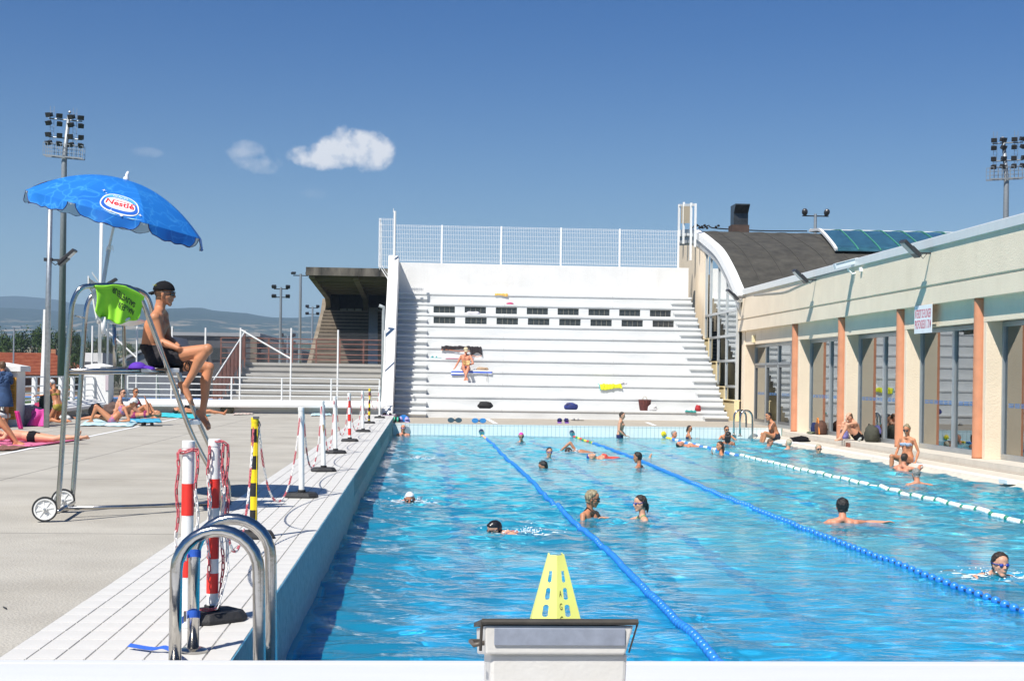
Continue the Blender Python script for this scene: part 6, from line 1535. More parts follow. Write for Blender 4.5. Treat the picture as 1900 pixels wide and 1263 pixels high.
    co2 = co - rl; me.vertices.foreach_set('co', co2.reshape(-1)); body.location = root_loc; me.update()
    tag(body, label, cat_, group)
    def garment(name, m, mask, off, rough=0., bumpf=60.):
        fs = [f for f in faces if all(mask[i] for i in f)]
        if len(fs) < 8: return None
        used = sorted({i for f in fs for i in f}); mp = {v: i for i, v in enumerate(used)}; u_ = np.array(used)
        cnt_ = {}
        for f in fs:
            for a, b in zip(f, f[1:] + f[:1]): cnt_[(min(a, b), max(a, b))] = cnt_.get((min(a, b), max(a, b)), 0) + 1
        edge = {v for e_, k_ in cnt_.items() if k_ == 1 for v in e_}
        o_ = np.full(len(used), off); 
        for i, v in enumerate(used):
            if v in edge: o_[i] = min(off, .003)
        if rough: o_ = o_ + rough * np.array([mnoise.noise(Vector(co[v]) * bumpf) for v in used]) * (o_ > .0031)
        P = co[u_] + no[u_] * o_[:, None] - rl
        g_ = bpy.data.meshes.new(name); g_.from_pydata(P.tolist(), [], [tuple(mp[i] for i in f) for f in fs]); g_.materials.append(m); g_.polygons.foreach_set('use_smooth', [True] * len(fs)); g_.update()
        o = bpy.data.objects.new(name, g_); COL.objects.link(o); o.parent = body; return o
    def kid(q_, name, m, smooth=True): return q_.build(name, m, body, smooth=smooth)
    isH = (nm_ == 'head') & (hu > -.13)
    hairline = np.where(hf > -.02, hu > (.015 + 1.0 * (hf + .02) - .25 * np.abs(hl_)), hu > -.075 + .02 * (hf + .1))
    if hs == 'short' and not cap: garment('hair', HR[hair], isH & hairline, .010 * k, .010, 70)
    elif hs == 'crop' and not cap: garment('hair', HR[hair], isH & hairline, .005 * k, .004, 90)
    elif hs == 'bald_top': garment('hair', HR[hair], isH & hairline & (hu < .075) & (hf < .03), .007 * k, .006, 90)
    elif hs in ('full', 'long', 'tail', 'bun'):
        g_ = garment('hair', HR[hair], isH & hairline, .016 * k, .010, 60)
        if hs != 'full':
            q2 = MB(); 
            def hp_(f, l, u): return c + (F * f + L * l + U * u) * h
            if hs == 'long':
                for l in (-.06, -.03, 0, .03, .06):
                    chainc(q2, [hp_(-.045, l * 1.1, .03), hp_(-.085, l * 1.15, -.05), hp_(-.085, l * 1.2, -.13), hp_(-.075, l * 1.1, -.22)], [.034 * h, .034 * h, .030 * h, .018 * h])
            elif hs == 'tail': chainc(q2, [hp_(-.085, 0, .0), hp_(-.125, .0, -.03), hp_(-.13, .0, -.10), hp_(-.115, 0, -.17)], [.028 * h, .025 * h, .022 * h, .008 * h]); chainc(q2, [hp_(-.05, 0, -.03), hp_(-.07, 0, -.10), hp_(-.06, 0, -.15)], [.05 * h, .03 * h, .01 * h])
            else: q2.ell(hp_(-.07, 0, .10), (.045 * h,) * 3); 
            m2_ = remesh(q2, .008, 1); m2_.materials.clear(); m2_.materials.append(HR[hair]); o = bpy.data.objects.new('hair_length' if hs != 'bun' else 'hair_bun', m2_); COL.objects.link(o)
            m2_.name = o.name; o.parent = body; o.matrix_parent_inverse = Matrix.Translation(-root_loc)
    if cap:
        nm2, mm2, kind = cap
        if kind == 'swim': garment(nm2, mm2, isH & np.where(hf > -.01, hu > .035 + .25 * hf, hu > -.055), .008 * k, .002, 40)
        else:
            cq = MB(); yawc = -1 if kind == 'back' else 1
            cq.grid(lambda u, v: c + (F * (-.006 + .112 * math.sin(v * 1.57) * math.cos(u * 6.2832)) + L * .092 * math.sin(v * 1.57) * math.sin(u * 6.2832) + U * (.030 + .098 * math.cos(v * 1.57) + .0 * u)) * h, 28, 10, .003 * h); co_ = kid(cq, nm2, mm2)
            cq = MB(); cq.grid(lambda u, v: c + (F * yawc * (.085 + .085 * v * math.cos((u - .5) * 1.5)) + L * (u - .5) * (.15 - .02 * v) + U * (.030 - .028 * v - .022 * (2 * u - 1) ** 2)) * h, 12, 6, .004 * h); cq.build('brim', mm2, co_, smooth=True)
            cq = MB(); cq.ell(c + U * .128 * h, (.009, .009, .006), n=8, m=5); cq.build('button', mm2, co_)
            if hair: garment('hair', HR[hair], isH & hairline & (hu < .04), .005, .003, 90)
    if eye:
        nm3, mm3 = eye; eq = MB()
        if nm3 == 'sunglasses':
            for s in (-1, 1):
                eq.grid(lambda u, v: c + (F * (.108 - .022 * u - .004 * v) + L * s * (.008 + .058 * u) + U * (.020 - .046 * v * (1 - .15 * u))) * h, 6, 4, .006 * h)
                eq.tube([c + (F * .088 + L * s * .066 + U * .014) * h, c + (F * .05 + L * s * .078 + U * .012) * h, c + (F * -.012 + L * s * .086 + U * .006) * h], .0045 * h, 5)
            eq.tube([c + (F * .110 + L * .012 + U * .014) * h, c + (F * .110 - L * .012 + U * .014) * h], .004 * h, 5)
        else:
            for s in (-1, 1): eq.ell(c + (F * .086 + L * s * .034 + U * -.002) * h, (.020 * h, .027 * h, .018 * h), RM, 12, 8)
            pts = [c + (F * (.088 * math.cos(a) - .008) + L * .092 * math.sin(a) + U * (.002 + .022 * (1 - math.cos(a)) / 2)) * h for a in np.linspace(.42, 2 * math.pi - .42, 20)]; eq.tube(pts, .0055 * h, 5)
            eq.tube([c + (F * .104 + L * .012) * h, c + (F * .104 - L * .012) * h], .004 * h, 5)
        kid(eq, nm3, mm3)
    else:
        eq = MB()
        for s in (-1, 1): eq.ell(c + (F * .079 + L * s * .031 + U * .002) * h, (.009 * h, .014 * h, .007 * h), RM, 8, 6)
        kid(eq, 'eyes', mat('eye_dark', (.03, .02, .015), .2)); eq = MB()
        for s in (-1, 1): eq.tube([c + (F * .094 + L * s * .014 + U * .026) * h, c + (F * .086 + L * s * .045 + U * .029) * h], .004 * h, 4)
        kid(eq, 'eyebrows', HR[hair or 'dark'])
    for w_ in wear:
        nm4, m4, fn = w_[:3]; off = w_[3] if len(w_) > 3 else .006
        garment(nm4, m4, fn(ctx), off, w_[4] if len(w_) > 4 else 0., 30)
    return body
# wear predicates
def shorts(a=.30, b=.42): return lambda c: ((c['seg'] == 'torso') & (c['t'] < a)) | ((c['seg'] == 'thigh') & (c['t'] < b))
def trunks(a=.14, b=.12): return lambda c: ((c['seg'] == 'torso') & (c['tu'] < a)) | ((c['seg'] == 'thigh') & (c['t'] < b))
def top(a=.60, b=.80): return lambda c: ((c['seg'] == 'torso') & (c['tu'] > a) & (c['tu'] < b))
def straps(): return lambda c: ((c['seg'] == 'torso') & (c['tu'] >= .78) & (np.abs(np.abs(c['tl']) - .085) < .014))
def onep(): return lambda c: ((c['seg'] == 'torso') & (c['tu'] < .78)) | ((c['seg'] == 'thigh') & (c['t'] < .06)) | ((c['seg'] == 'torso') & (c['tu'] >= .78) & (np.abs(np.abs(c['tl']) - .085) < .016))
def halter(): return lambda c: ((c['seg'] == 'torso') & (c['tu'] > .62) & (c['tu'] < .68)) | ((c['seg'] == 'torso') & (c['tu'] > .9) & (c['tf'] < .02) & (np.abs(c['tl'] ) < .075) & (c['tu'] < .97))
C_black = cloth('black_swim_cloth', (.012, .012, .014)); C_navy = cloth('navy_cloth', (.02, .03, .09)); C_red = cloth('coral_red_swim', (.62, .09, .07)); C_yel = mat('yellow_print_cloth', (.62, .48, .04), .8, scale=40, var=.3, col2=(.15, .12, .04))
C_flor = mat('floral_print_cloth', (.04, .30, .50), .8, scale=16, var=.3, col2=(.65, .12, .22)); C_blueb = mat('light_blue_bikini', (.10, .28, .52), .8, scale=45, col2=(.60, .62, .66)); C_pink = mat('pink_black_bikini', (.55, .04, .20), .8, scale=60, col2=(.03, .01, .02))
C_denim = mat('blue_robe_cloth', (.035, .075, .17), .9, scale=6, var=.25, bump=.4, bscale=200)
M_silver = mat('silver_cap_rubber', (.55, .57, .58), .3, var=.05); M_whcap = mat('white_cap_rubber', (.72, .76, .78), .3); M_pinkcap = mat('pink_cap_rubber', (.72, .06, .36), .3); M_blkcap = mat('black_cap_rubber', (.014, .014, .016), .25)
# ---- the lifeguard
LG = dict(pel=PY(293, 664, 14.12), waist=PY(281, 640, 14.12), chest=PY(288, 604, 14.12), neck=PY(297, 573, 14.12), head=PY(305, 544, 14.12))
LG['shR'] = PY(287, 588, 13.95); LG['shL'] = PY(303, 583, 14.29); LG['elR'] = PY(299, 634, 13.93); LG['elL'] = PY(312, 628, 14.3); LG['wrR'] = PY(331, 646, 13.86); LG['wrL'] = PY(334, 646, 14.08)
LG['haR'] = PY(346, 650, 13.95); LG['haL'] = PY(347, 649, 14.0)
LG['hipR'] = PY(294, 666, 14.03); LG['hipL'] = PY(298, 668, 14.21); LG['knR'] = PY(385, 648, 13.85); LG['knL'] = PY(388, 682, 14.22); LG['anR'] = PY(345, 714, 13.9); LG['anL'] = PY(376, 764, 14.2); LG['toR'] = PY(365, 748, 13.88); LG['toL'] = PY(395, 792, 14.12)
rub = mat('black_shorts_cloth', (.014, .012, .016), .85, var=.2, scale=20, bump=.3, bscale=25)
lg = person(LG, 'young lifeguard in black shorts and backward cap sitting on the tall steel chair', 'tan', 'brown', 'crop', face=(1, .02, -.02), up=(.02, 0, 1), wear=[('swim_shorts', rub, shorts(.30, .50), .014, .010)], eye=('sunglasses', M_gog), cap=('baseball_cap', C_black, 'back'), fine=True, k=1.0)
q = MB(); vv, ff = text_shape('NO', .022, .001); cc = LG['head'] + Vector((-.085, -.062, .075)); q.add([cc + Vector((x, -.004, y)) for x, y in vv], ff); q.build('cap_lettering', mat('cap_yellow_print', (.5, .5, .05), .6), lg)
q = MB(); q.tube(bez([PY(345, 672, 13.9), PY(343, 684, 13.9), PY(350, 688, 13.9), PY(352, 678, 13.9), PY(349, 672, 13.9)], 4), .006, 5); tag(q.build('whistle_cord', C_black), 'thin black whistle cord hanging from the lifeguard hand', 'cord')
# ---- pool swimmers
def wpos(px, py, z=ZW):
    p = Pz(px, py, z)
    if p.y > 46.3: p = PY(px, py, 46.3); p.z = z
    return p
def upright(px, py, label, up_h=.0, hd=90, lean=8, add=(), **kw):
    """px,py: where the neck meets the water; up_h: how far the neck base stands above the water"""
    p = wpos(px, py); armd = kw.pop('arms', 'out'); k = kw.get('k', 1.0)
    ov = dict(elL=(.16, .33, .36), elR=(.16, -.33, .36), wrL=(.38, .36, .36), wrR=(.38, -.36, .36), haL=(.47, .36, .36), haR=(.47, -.36, .36))
    if armd == 'down': ov = {}
    J = pose(lean, **ov)
    if armd == 'out':
        M = Matrix.Rotation(R(lean), 3, 'Y')
        for n_ in ('elL', 'elR'): J[n_] = V(J[n_].x, J[n_].y, J['shL'].z - .14)
        for n_ in ('wrL', 'wrR', 'haL', 'haR'): J[n_] = V(J[n_].x, J[n_].y, J['shL'].z - .14)
    for a, b in add: J[a] = V(*b)
    zn = ZW + up_h - J['neck'].z * k; Jw = world(J, (p.x, p.y, zn), hd, k)
    SPLASH.append((p.x, p.y, kw.pop('spl', .8), .55))
    return person(Jw, label, **kw), Jw
PEOPLE = []
def go():
    # far left bald man by the wall
    upright(748, 807, 'bald man in goggles resting in the far left corner of the pool', .06, -90, 0, sk='red', hair=None, hs='none', eye=('goggles', M_bluegog), arms='down', spl=.3)
    p = wpos(1150, 809); J = pose(4, elL=(.0, .24, .17), elR=(.02, -.24, .19), wrL=(.16, .2, -.0), wrR=(.2, -.15, .02), haL=(.25, .16, .0), haR=(.29, -.1, .02)); Jw = world(J, (p.x, p.y, ZW + .06), -20)
    person(Jw, 'dark haired man standing waist deep at the far wall, goggles on forehead', 'fair', 'dark', 'short', face=(.95, -.35, -.12), wear=[('swim_shorts', C_navy, shorts(.1, .4))]); SPLASH.append((p.x, p.y, .6, .5))
    # silver cap swimmer
    p = wpos(775, 851); J = pose(78, elL=(.72, .30, .02), elR=(.72, -.30, .02), wrL=(.60, .5, -.02), wrR=(.60, -.5, -.02), haL=(.52, .56, -.03), haR=(.52, -.56, -.03), knL=(-.42, .12, -.05), knR=(-.42, -.12, -.1), anL=(-.82, .15, -.03), anR=(-.82, -.15, -.12), toL=(-.98, .17, -.05), toR=(-.98, -.17, -.14))
    person(world(J, (p.x, p.y + .75, ZW - .17), -90), 'swimmer in a shiny silver cap swimming towards the camera, face in the water', 'fair', None, 'none', face=(0, -.55, -.84), up=(0, -.84, .5), cap=('swim_cap', M_silver, 'swim')); SPLASH.append((p.x, p.y, 1.3, .8))
    upright(967, 821, 'woman in a bright pink cap and dark goggles facing the camera', .03, -95, 10, sk='fair', hair=None, hs='none', sex='f', eye=('goggles', M_gog), cap=('swim_cap', M_pinkcap, 'swim'), wear=[('swimsuit', C_black, onep())])
    upright(1017, 848, 'boy with wet dark hair and blue goggles facing the camera', -.02, -80, 8, sk='fair', hair='dark', hs='short', eye=('goggles', M_bluegog), k=.92)
    # crawl arms
    p = wpos(1085, 838); J = pose(80, shL=(.42, .17, -.02), shR=(.44, -.17, .05), elL=(.70, .2, -.1), wrL=(.95, .2, -.12), haL=(1.04, .2, -.12), elR=(.62, -.22, .33), wrR=(.88, -.2, .10), haR=(.95, -.2, .02), knL=(-.42, .1, -.08), knR=(-.42, -.1, -.02), anL=(-.84, .1, -.03), anR=(-.84, -.1, -.12), toL=(-1.0, .1, -.05), toR=(-1, -.1, -.14))
    person(world(J, (p.x + .25, p.y, ZW - .10), 178), 'front crawl swimmer with a bent arm lifted over the water beside the boy in goggles', 'olive', 'dark', 'short', face=(-.5, 0, -.85), up=(-.85, 0, .5), wear=[('swim_shorts', C_navy, shorts(.1, .35))]); SPLASH.append((p.x - .3, p.y, 1.5, .8))
    upright(1034, 868, 'swimmer sunk so that only a round dark head of hair shows', -.12, 180, 25, sk='olive', hair='black', hs='full', arms='down', spl=.6)
    # floating on back, foot up
    p = wpos(1150, 850); J = pose(-84, elL=(-.55, .30, -.06), elR=(-.55, -.30, -.06), wrL=(-.3, .38, -.08), wrR=(-.3, -.38, -.08), haL=(-.2, .38, -.08), haR=(-.2, -.38, -.08), knL=(.45, .1, -.10), knR=(.42, -.1, -.02), anL=(.80, .1, .02), anR=(.84, -.1, -.10), toL=(.84, .1, .19), toR=(.95, -.1, .0))
    person(world(J, (p.x - .05, p.y, ZW - .06), 8), 'swimmer floating on the back in coral swimsuit and blue cap, one foot raised', 'fair', None, 'none', sex='f', face=(-.25, -.5, .8), up=(-1, 0, .1), cap=('swim_cap', mat('blue_cap_rubber', (.03, .06, .3), .3), 'swim'), wear=[('swimsuit', C_red, onep())]); SPLASH.append((p.x, p.y, 1.0, .9))
    upright(1190, 867, 'woman with short wet black hair and coral swimsuit straps, seen from behind', .05, 155, 6, sk='olive', hair='black', hs='full', sex='f', face=(-.75, .35, -.1), wear=[('swimsuit', C_red, onep())])
    # breaststroke swimmer white cap
    p = wpos(760, 930); J = pose(62, elL=(.52, .33, .05), elR=(.52, -.33, .05), wrL=(.62, .50, .06), wrR=(.62, -.5, .06), haL=(.70, .47, .03), haR=(.70, -.47, .03), knL=(-.36, .16, -.25), knR=(-.36, -.16, -.25), anL=(-.75, .2, -.2), anR=(-.75, -.2, -.2), toL=(-.9, .25, -.25), toR=(-.9, -.25, -.25))
    Jw = world(J, (p.x - .0, p.y + .55, ZW - .26), -90)
    person(Jw, 'breaststroke swimmer in a white cap and black goggles coming towards the camera', 'red', None, 'none', face=(0, -1, -.12), up=(0, -.1, 1), eye=('goggles', M_gog), cap=('swim_cap', M_whcap, 'swim'), sex='f', wear=[('swimsuit', C_red, onep())]); SPLASH.append((p.x, p.y, 1.4, .8))
    # black cap swimmer
    p = wpos(948, 990); J = pose(66, elL=(.50, .26, .04), elR=(.45, -.28, .0), wrL=(.66, .30, .04), wrR=(.20, -.38, -.03), haL=(.75, .28, .03), haR=(.11, -.36, -.05), knL=(-.36, .14, -.16), knR=(-.36, -.14, -.16), anL=(-.75, .16, -.12), anR=(-.75, -.2, -.12), toL=(-.9, .2, -.15), toR=(-.9, -.25, -.15))
    Jw = world(J, (p.x + .42, p.y + .02, ZW - .215), 170)
    person(Jw, 'swimmer in a black cap and goggles breathing to the side near the front rope', 'fair', None, 'none', face=(-.94, -.3, -.25), up=(-.15, -.12, 1), eye=('goggles', M_gog), cap=('swim_cap', M_blkcap, 'swim'), sex='f', wear=[('swimsuit', mat('pink_navy_swim', (.55, .22, .32), .8, scale=20, col2=(.03, .03, .1)), onep())], fine=True); SPLASH.append((p.x + .2, p.y, 1.6, .8))
    # talking pair
    p = wpos(1090, 961); J = pose(6, elL=(.14, .24, .27), elR=(.10, -.27, .24), wrL=(.38, .2, .33), wrR=(.40, -.18, .33), haL=(.47, .18, .33), haR=(.49, -.16, .345))
    Jw = world(J, (p.x, p.y + .1, ZW + .10 - .5), -38); 
    person(Jw, 'woman with blonde streaked short hair, sunglasses and black halter, talking to a girl', 'tan', 'blonde', 'full', sex='f', face=(.90, -.22, -.12), eye=('sunglasses', M_gog), wear=[('bikini_top', C_black, lambda c: ((c['seg'] == 'torso') & (c['tu'] > .60) & (c['tu'] < .70)))], fine=True); SPLASH.append((p.x, p.y, .9, .6))
    q = MB(); nk = Jw['neck']; rt_n = Vector((.79, -.61, 0))
    q.tube([nk + Vector((-.045, -.03, .05)), nk + Vector((-.075, -.045, .0)), nk + Vector((-.115, -.07, -.07))], [.006, .008, .012], 6); q.tube([nk + Vector((-.075, -.045, .02)), nk + Vector((-.10, -.085, -.06))], [.006, .009], 6); q.tube([nk + Vector((-.05, -.04, .055)), nk + Vector((.0, -.075, .02)), nk + Vector((.05, -.085, -.03))], .005, 6)
    q.build('halter_tie', C_black, bpy.data.objects[PEOPLE_LAST()])
    p = wpos(1197, 963); J = pose(4, elL=(.16, .16, .34), elR=(.25, -.12, .40), wrL=(.30, .25, .2), wrR=(.50, -.12, .455), haL=(.35, .2, .15), haR=(.59, -.12, .475)); J['curlR'] = .5
    Jw = world({k_: v for k_, v in J.items() if not k_.startswith('curl')}, (p.x - .0, p.y + .05, ZW + .045 - .5), 185)
    person(Jw, 'girl with a wet dark ponytail and blue goggles pointing at the woman', 'fair', 'dark', 'tail', sex='f', face=(-1, -.18, -.04), eye=('goggles', M_bluegog), fine=True, k=.94, wear=[('swimsuit', mat('green_swim', (.05, .30, .10), .8), onep())]); SPLASH.append((p.x, p.y, .9, .6))
    upright(1247, 815, 'grey haired man with his head above the white rope near the far wall', -.0, -20, 4, sk='red', hair='grey', hs='crop', face=(.8, -.6, 0))
    p = wpos(1275, 812); J = pose(5, elL=(.10, .2, .2), elR=(.12, -.22, .2), wrL=(.3, .1, .30), wrR=(.32, -.1, .28), haL=(.36, .1, .37), haR=(.38, -.1, .36))
    person(world(J, (p.x, p.y, ZW + .16 - .5), 0), 'dark haired girl with dark goggles and a hand raised near the far wall', 'tan', 'dark', 'tail', sex='f', face=(.85, -.5, 0), eye=('goggles', M_gog), wear=[('bikini_top', C_navy, top())], k=.9)
    p = wpos(1272, 828); J = pose(-80, elL=(-.5, .3, -.05), elR=(-.5, -.3, -.05), wrL=(-.25, .3, .05), wrR=(-.3, -.38, -.08), haL=(-.17, .3, .1), haR=(-.2, -.38, -.08), knL=(.42, .1, -.06), knR=(.42, -.1, -.06), anL=(.84, .1, -.1), anR=(.84, -.1, -.1), toL=(.9, .1, .0), toR=(.9, -.1, .0))
    person(world(J, (p.x + .5, p.y, ZW - .08), 0), 'swimmer floating on the back beside the white rope, face just out of the water', 'red', 'dark', 'short', face=(-.1, -.4, .9), up=(-1, 0, .1)); SPLASH.append((p.x, p.y, 1, .6))
    upright(1347, 812, 'woman with hair tied back and sunglasses, standing behind the long haired woman', .14, -80, 2, sk='tan', hair='black', hs='bun', sex='f', eye=('sunglasses', M_gog), wear=[('bikini_top', C_black, top())])
    upright(1350, 826, 'woman seen from behind with very long black hair over her back', .12, 60, 4, sk='brown', hair='black', hs='long', sex='f', arms='down', wear=[('bikini_top', C_black, top())])
    p = wpos(1340, 843); J = pose(4, elL=(.10, .25, .25), elR=(.14, -.2, .25), wrL=(.2, .3, .25), wrR=(.25, -.12, .48), haL=(.3, .3, .2), haR=(.26, -.11, .57))
    person(world(J, (p.x, p.y, ZW + .05 - .5), 175), 'woman with long wet dark hair lifting a hand to her face by the white rope', 'tan', 'dark', 'long', sex='f', face=(-.95, -.3, .02), wear=[('bikini_top', mat('purple_bikini', (.1, .03, .2), .8), top())]); SPLASH.append((p.x, p.y, .8, .5))
    # man seen from behind
    upright(1565, 970, 'man with slicked black hair swimming away, arm stretched to the right', .045, 80, 12, sk='red', hair='black', hs='full', face=(.1, 1, 0), add=[('elR', (.22, -.33, .43)), ('wrR', (.18, -.56, .45)), ('haR', (.16, -.66, .47)), ('elL', (.2, .32, .33)), ('wrL', (.38, .30, .30)), ('haL', (.47, .30, .30))], fine=True)
    # woman at right with blue goggles
    p = wpos(1842, 1068); J = pose(40, elL=(.50, .28, .32), elR=(.50, -.26, .32), wrL=(.70, .32, .34), wrR=(.72, -.10, .33), haL=(.78, .34, .33), haR=(.81, -.06, .32), knL=(-.3, .14, -.35), knR=(-.3, -.14, -.35), anL=(-.7, .16, -.4), anR=(-.7, -.16, -.4), toL=(-.85, .16, -.45), toR=(-.85, -.16, -.45))
    person(world(J, (p.x - .02, p.y + .36, ZW - .375), -82), 'smiling woman with dark wet hair and blue goggles swimming at the right edge', 'fair', 'dark', 'full', sex='f', face=(.10, -1, .02), up=(0, -.02, 1), eye=('goggles', M_bluegog), fine=True, wear=[('swimsuit', C_black, onep())], k=1.0); SPLASH.append((p.x, p.y, 1.2, .7))
    upright(1706, 899, 'man with close cropped grey hair floating behind the pair at the right edge', .03, 95, 12, sk='red', hair='grey', hs='crop', face=(-.1, 1, -.1), add=[('elR', (.10, -.34, .42)), ('wrR', (.06, -.55, .42)), ('haR', (.06, -.64, .42))])
    p = wpos(1672, 872); J = pose(10, elL=(.20, .30, .42), elR=(.20, -.30, .42), wrL=(.42, .22, .50), wrR=(.42, -.22, .50), haL=(.50, .2, .51), haR=(.5, -.2, .51))
    person(world(J, (p.x, p.y, ZW + .10 - .5), 40), 'dark haired man resting both arms on the pool edge beside the sitting woman', 'red', 'dark', 'crop', face=(.75, .65, 0)); SPLASH.append((p.x, p.y, .5, .5))
    p = wpos(1421, 829); J = pose(14, elL=(.1, .3, .36), elR=(.1, -.3, .36))
    upright(1421, 829, 'boy with wet brown hair looking down beside the tattooed man', -.02, -15, 10, sk='red', hair='brown', hs='full', face=(.7, -.5, -.35), k=.92)
    upright(1462, 832, 'blonde person seen from the side with the head above water by the ledge', -.02, 70, 6, sk='fair', hair='silver', hs='short', face=(-.3, .8, .1))
    upright(1517, 842, 'woman with pale grey blonde hair and dark sunglasses near the gutter', -.03, -85, 4, sk='fair', hair='silver', hs='bun', sex='f', eye=('sunglasses', M_gog), wear=[('swimsuit', C_black, onep())])
def PEOPLE_LAST(): return [o.name for o in bpy.data.objects if o.name.split('.')[0] == 'person'][-1] if False else max((o for o in bpy.data.objects if o.name.split('.')[0] == 'person' and o.parent is None), key=lambda o: int(o.name.split('.')[1]) if '.' in o.name else 0).name
go()
# ---- on the right deck
# sitting man on the corner
p = PY(1440, 812, 44.6); seat_z = -.38
J = pose(22, elL=(.30, .22, .22), elR=(.14, -.24, .16), wrL=(.20, -.02, .34), wrR=(.02, -.26, -.06), haL=(.24, -.06, .42), haR=(.0, -.26, -.13), knL=(.42, .14, .10), knR=(.42, -.14, .05), anL=(.52, .14, -.35), anR=(.50, -.14, -.38), toL=(.66, .15, -.38), toR=(.64, -.15, -.4))
p = PX(1441, 812, 11.15); sit = Vector((11.25, 44.3, -.35))
tm = person(world(J, sit, 185), 'tattooed tanned man in black trunks sitting on the far right corner of the pool edge', 'tan', 'black', 'short', face=(-.95, -.3, -.15), wear=[('swim_trunks', mat('black_trunks_yellow', (.015, .018, .03), .8), trunks(.16, .3), .008)], k=1.05)
q = MB()
for k_ in range(7): a_ = world(J, sit, 185)['shR'].lerp(world(J, sit, 185)['elR'], .15 + .09 * k_); 
shw, elw = world(J, sit, 185, 1)['shL'], world(J, sit, 185, 1)['elL']
for k_ in range(5): q.ell(shw.lerp(elw, .1 + .14 * k_) + Vector((0, -.047, 0)), (.016, .006, .022), n=6, m=4)
q.build('tattoo', mat('tattoo_ink', (.10, .06, .05), .6), tm)
# man sitting on the terrace step
sit = Vector((12.55, 40.0, -.18))
J = pose(28, elL=(.42, .2, .36), elR=(.40, -.16, .36), wrL=(.52, .02, .30), wrR=(.40, .02, .42), haL=(.60, -.0, .33), haR=(.42, .04, .52), knL=(.44, .12, .36), knR=(.42, -.12, .38), anL=(.62, .12, -.03), anR=(.52, -.12, -.03), toL=(.80, .13, -.06), toR=(.70, -.13, -.06), neck=(.20, 0, .45), head=(.30, 0, .57), shL=(.2, .17, .40), shR=(.2, -.17, .40))
person(world(J, sit, 190), 'fair man in black trunks sitting with drawn up knees on the terrace step', 'fair', 'brown', 'bald_top', face=(-.85, -.2, -.5), wear=[('swim_shorts', C_black, shorts(.14, .35), .010)], k=1.05)
# woman sitting on the edge
sit = Vector((11.22, 32.1, -.37))
J = pose(2, elL=(-.05, .26, .18), elR=(.05, -.24, .2), wrL=(.05, .26, -.05), wrR=(.25, -.16, .06), haL=(.12, .25, -.09), haR=(.33, -.13, .06), knL=(.42, .13, .06), knR=(.42, -.13, .06), anL=(.45, .13, -.38), anR=(.45, -.13, -.38), toL=(.58, .14, -.42), toR=(.58, -.14, -.42))
person(world(J, sit, 215), 'woman in a light blue bandeau bikini and sunglasses sitting on the pool edge', 'tan', 'blonde', 'bun', sex='f', face=(-.55, -.75, -.25), eye=('sunglasses', M_gog), wear=[('bikini_top', C_blueb, top(.60, .76), .008), ('bikini_bottom', C_blueb, trunks(.10, .06), .006)], k=1.02)
# ---- the reader on the bleachers (bench 4)
bi = 3; sit = Vector((PY(864, 705, yb(bi)).x, yb(bi) + .16, zb(bi) + .10))
J = pose(-4, elL=(.20, .28, .18), elR=(-.02, -.30, .20), wrL=(.26, .06, .10), wrR=(.06, -.42, -.02), haL=(.30, -.02, .12), haR=(.10, -.48, -.07), knL=(.44, .10, .03), knR=(.44, -.08, .03), anL=(.60, -.01, -.38), anR=(.56, .04, -.36), toL=(.74, -.02, -.43), toR=(.70, .05, -.42))
rd_ = person(world(J, sit, -92, 1.05), 'sunburnt man in beige cap and dark trunks reading a book on the bleachers', 'red', 'dark', 'crop', face=(.05, -.9, -.35), cap=('cap', mat('beige_cap_cloth', (.55, .46, .30), .9), 'front'), wear=[('swim_trunks', C_navy, trunks(.14, .16), .008)], k=1.05)
q = MB(); bc = world(J, sit, -92, 1.05)['haL'] + Vector((.04, -.03, .06)); rb = rot2((.1, -.8, .5)); q.box(bc + Vector((-.06, 0, .02)), (.02, .15, .20), rot2((.4, -.8, .5))); q.box(bc + Vector((.07, 0, .02)), (.02, .15, .20), rot2((-.4, -.8, .5)))
tag(q.build('book', mat('book_cover', (.35, .13, .06), .6, col2=(.6, .45, .15), scale=12)), 'open brown book held by the man reading on the bleachers', 'book')
# ---- left deck people
# girl in yellow bikini kneeling
g0 = Pz(108, 787, 0)
J = pose(20, twist=0, elL=(.16, .30, .30), elR=(.22, -.26, .24), wrL=(.36, .42, .30), wrR=(.30, -.28, .02), haL=(.44, .46, .28), haR=(.34, -.27, -.06), knL=(.22, .10, -.36), knR=(.22, -.12, -.36), anL=(-.20, .10, -.40), anR=(-.20, -.12, -.40), toL=(-.34, .1, -.43), toR=(-.34, -.12, -.43))
person(world(J, (g0.x, g0.y, .45), 150, .95), 'girl in a yellow bikini kneeling over her bag, wearing a black and white swim cap', 'tan', None, 'none', sex='f', face=(-.8, .2, -.45), up=(-.3, 0, 1), cap=('swim_cap', mat('black_white_cap', (.015, .015, .015), .4, scale=9, col2=(.8, .8, .8), var=.1), 'swim'), wear=[('bikini_top', C_yel, top(.62, .74)), ('bikini_straps', C_yel, straps()), ('bikini_bottom', C_yel, trunks(.12, .08))], k=.95)
g0 = Pz(213, 777, 0)
sitJ = dict(elL=(.16, .24, .2), elR=(.12, -.24, .18), wrL=(.36, .14, .14), wrR=(.30, -.16, .10), haL=(.44, .1, .12), haR=(.38, -.12, .08), knL=(.46, .14, .30), knR=(.46, -.14, .26), anL=(.72, .12, -.04), anR=(.74, -.12, -.04), toL=(.88, .13, -.06), toR=(.9, -.13, -.06))
person(world(pose(12, **sitJ), (g0.x, g0.y + .2, .10), 12, 1.0), 'dark haired man in sunglasses sitting on a towel beside his companion', 'fair', 'dark', 'crop', face=(.9, -.4, 0), eye=('sunglasses', M_gog), wear=[('swim_shorts', C_navy, shorts(.12, .35))], k=1.05)
g0 = Pz(236, 776, 0)
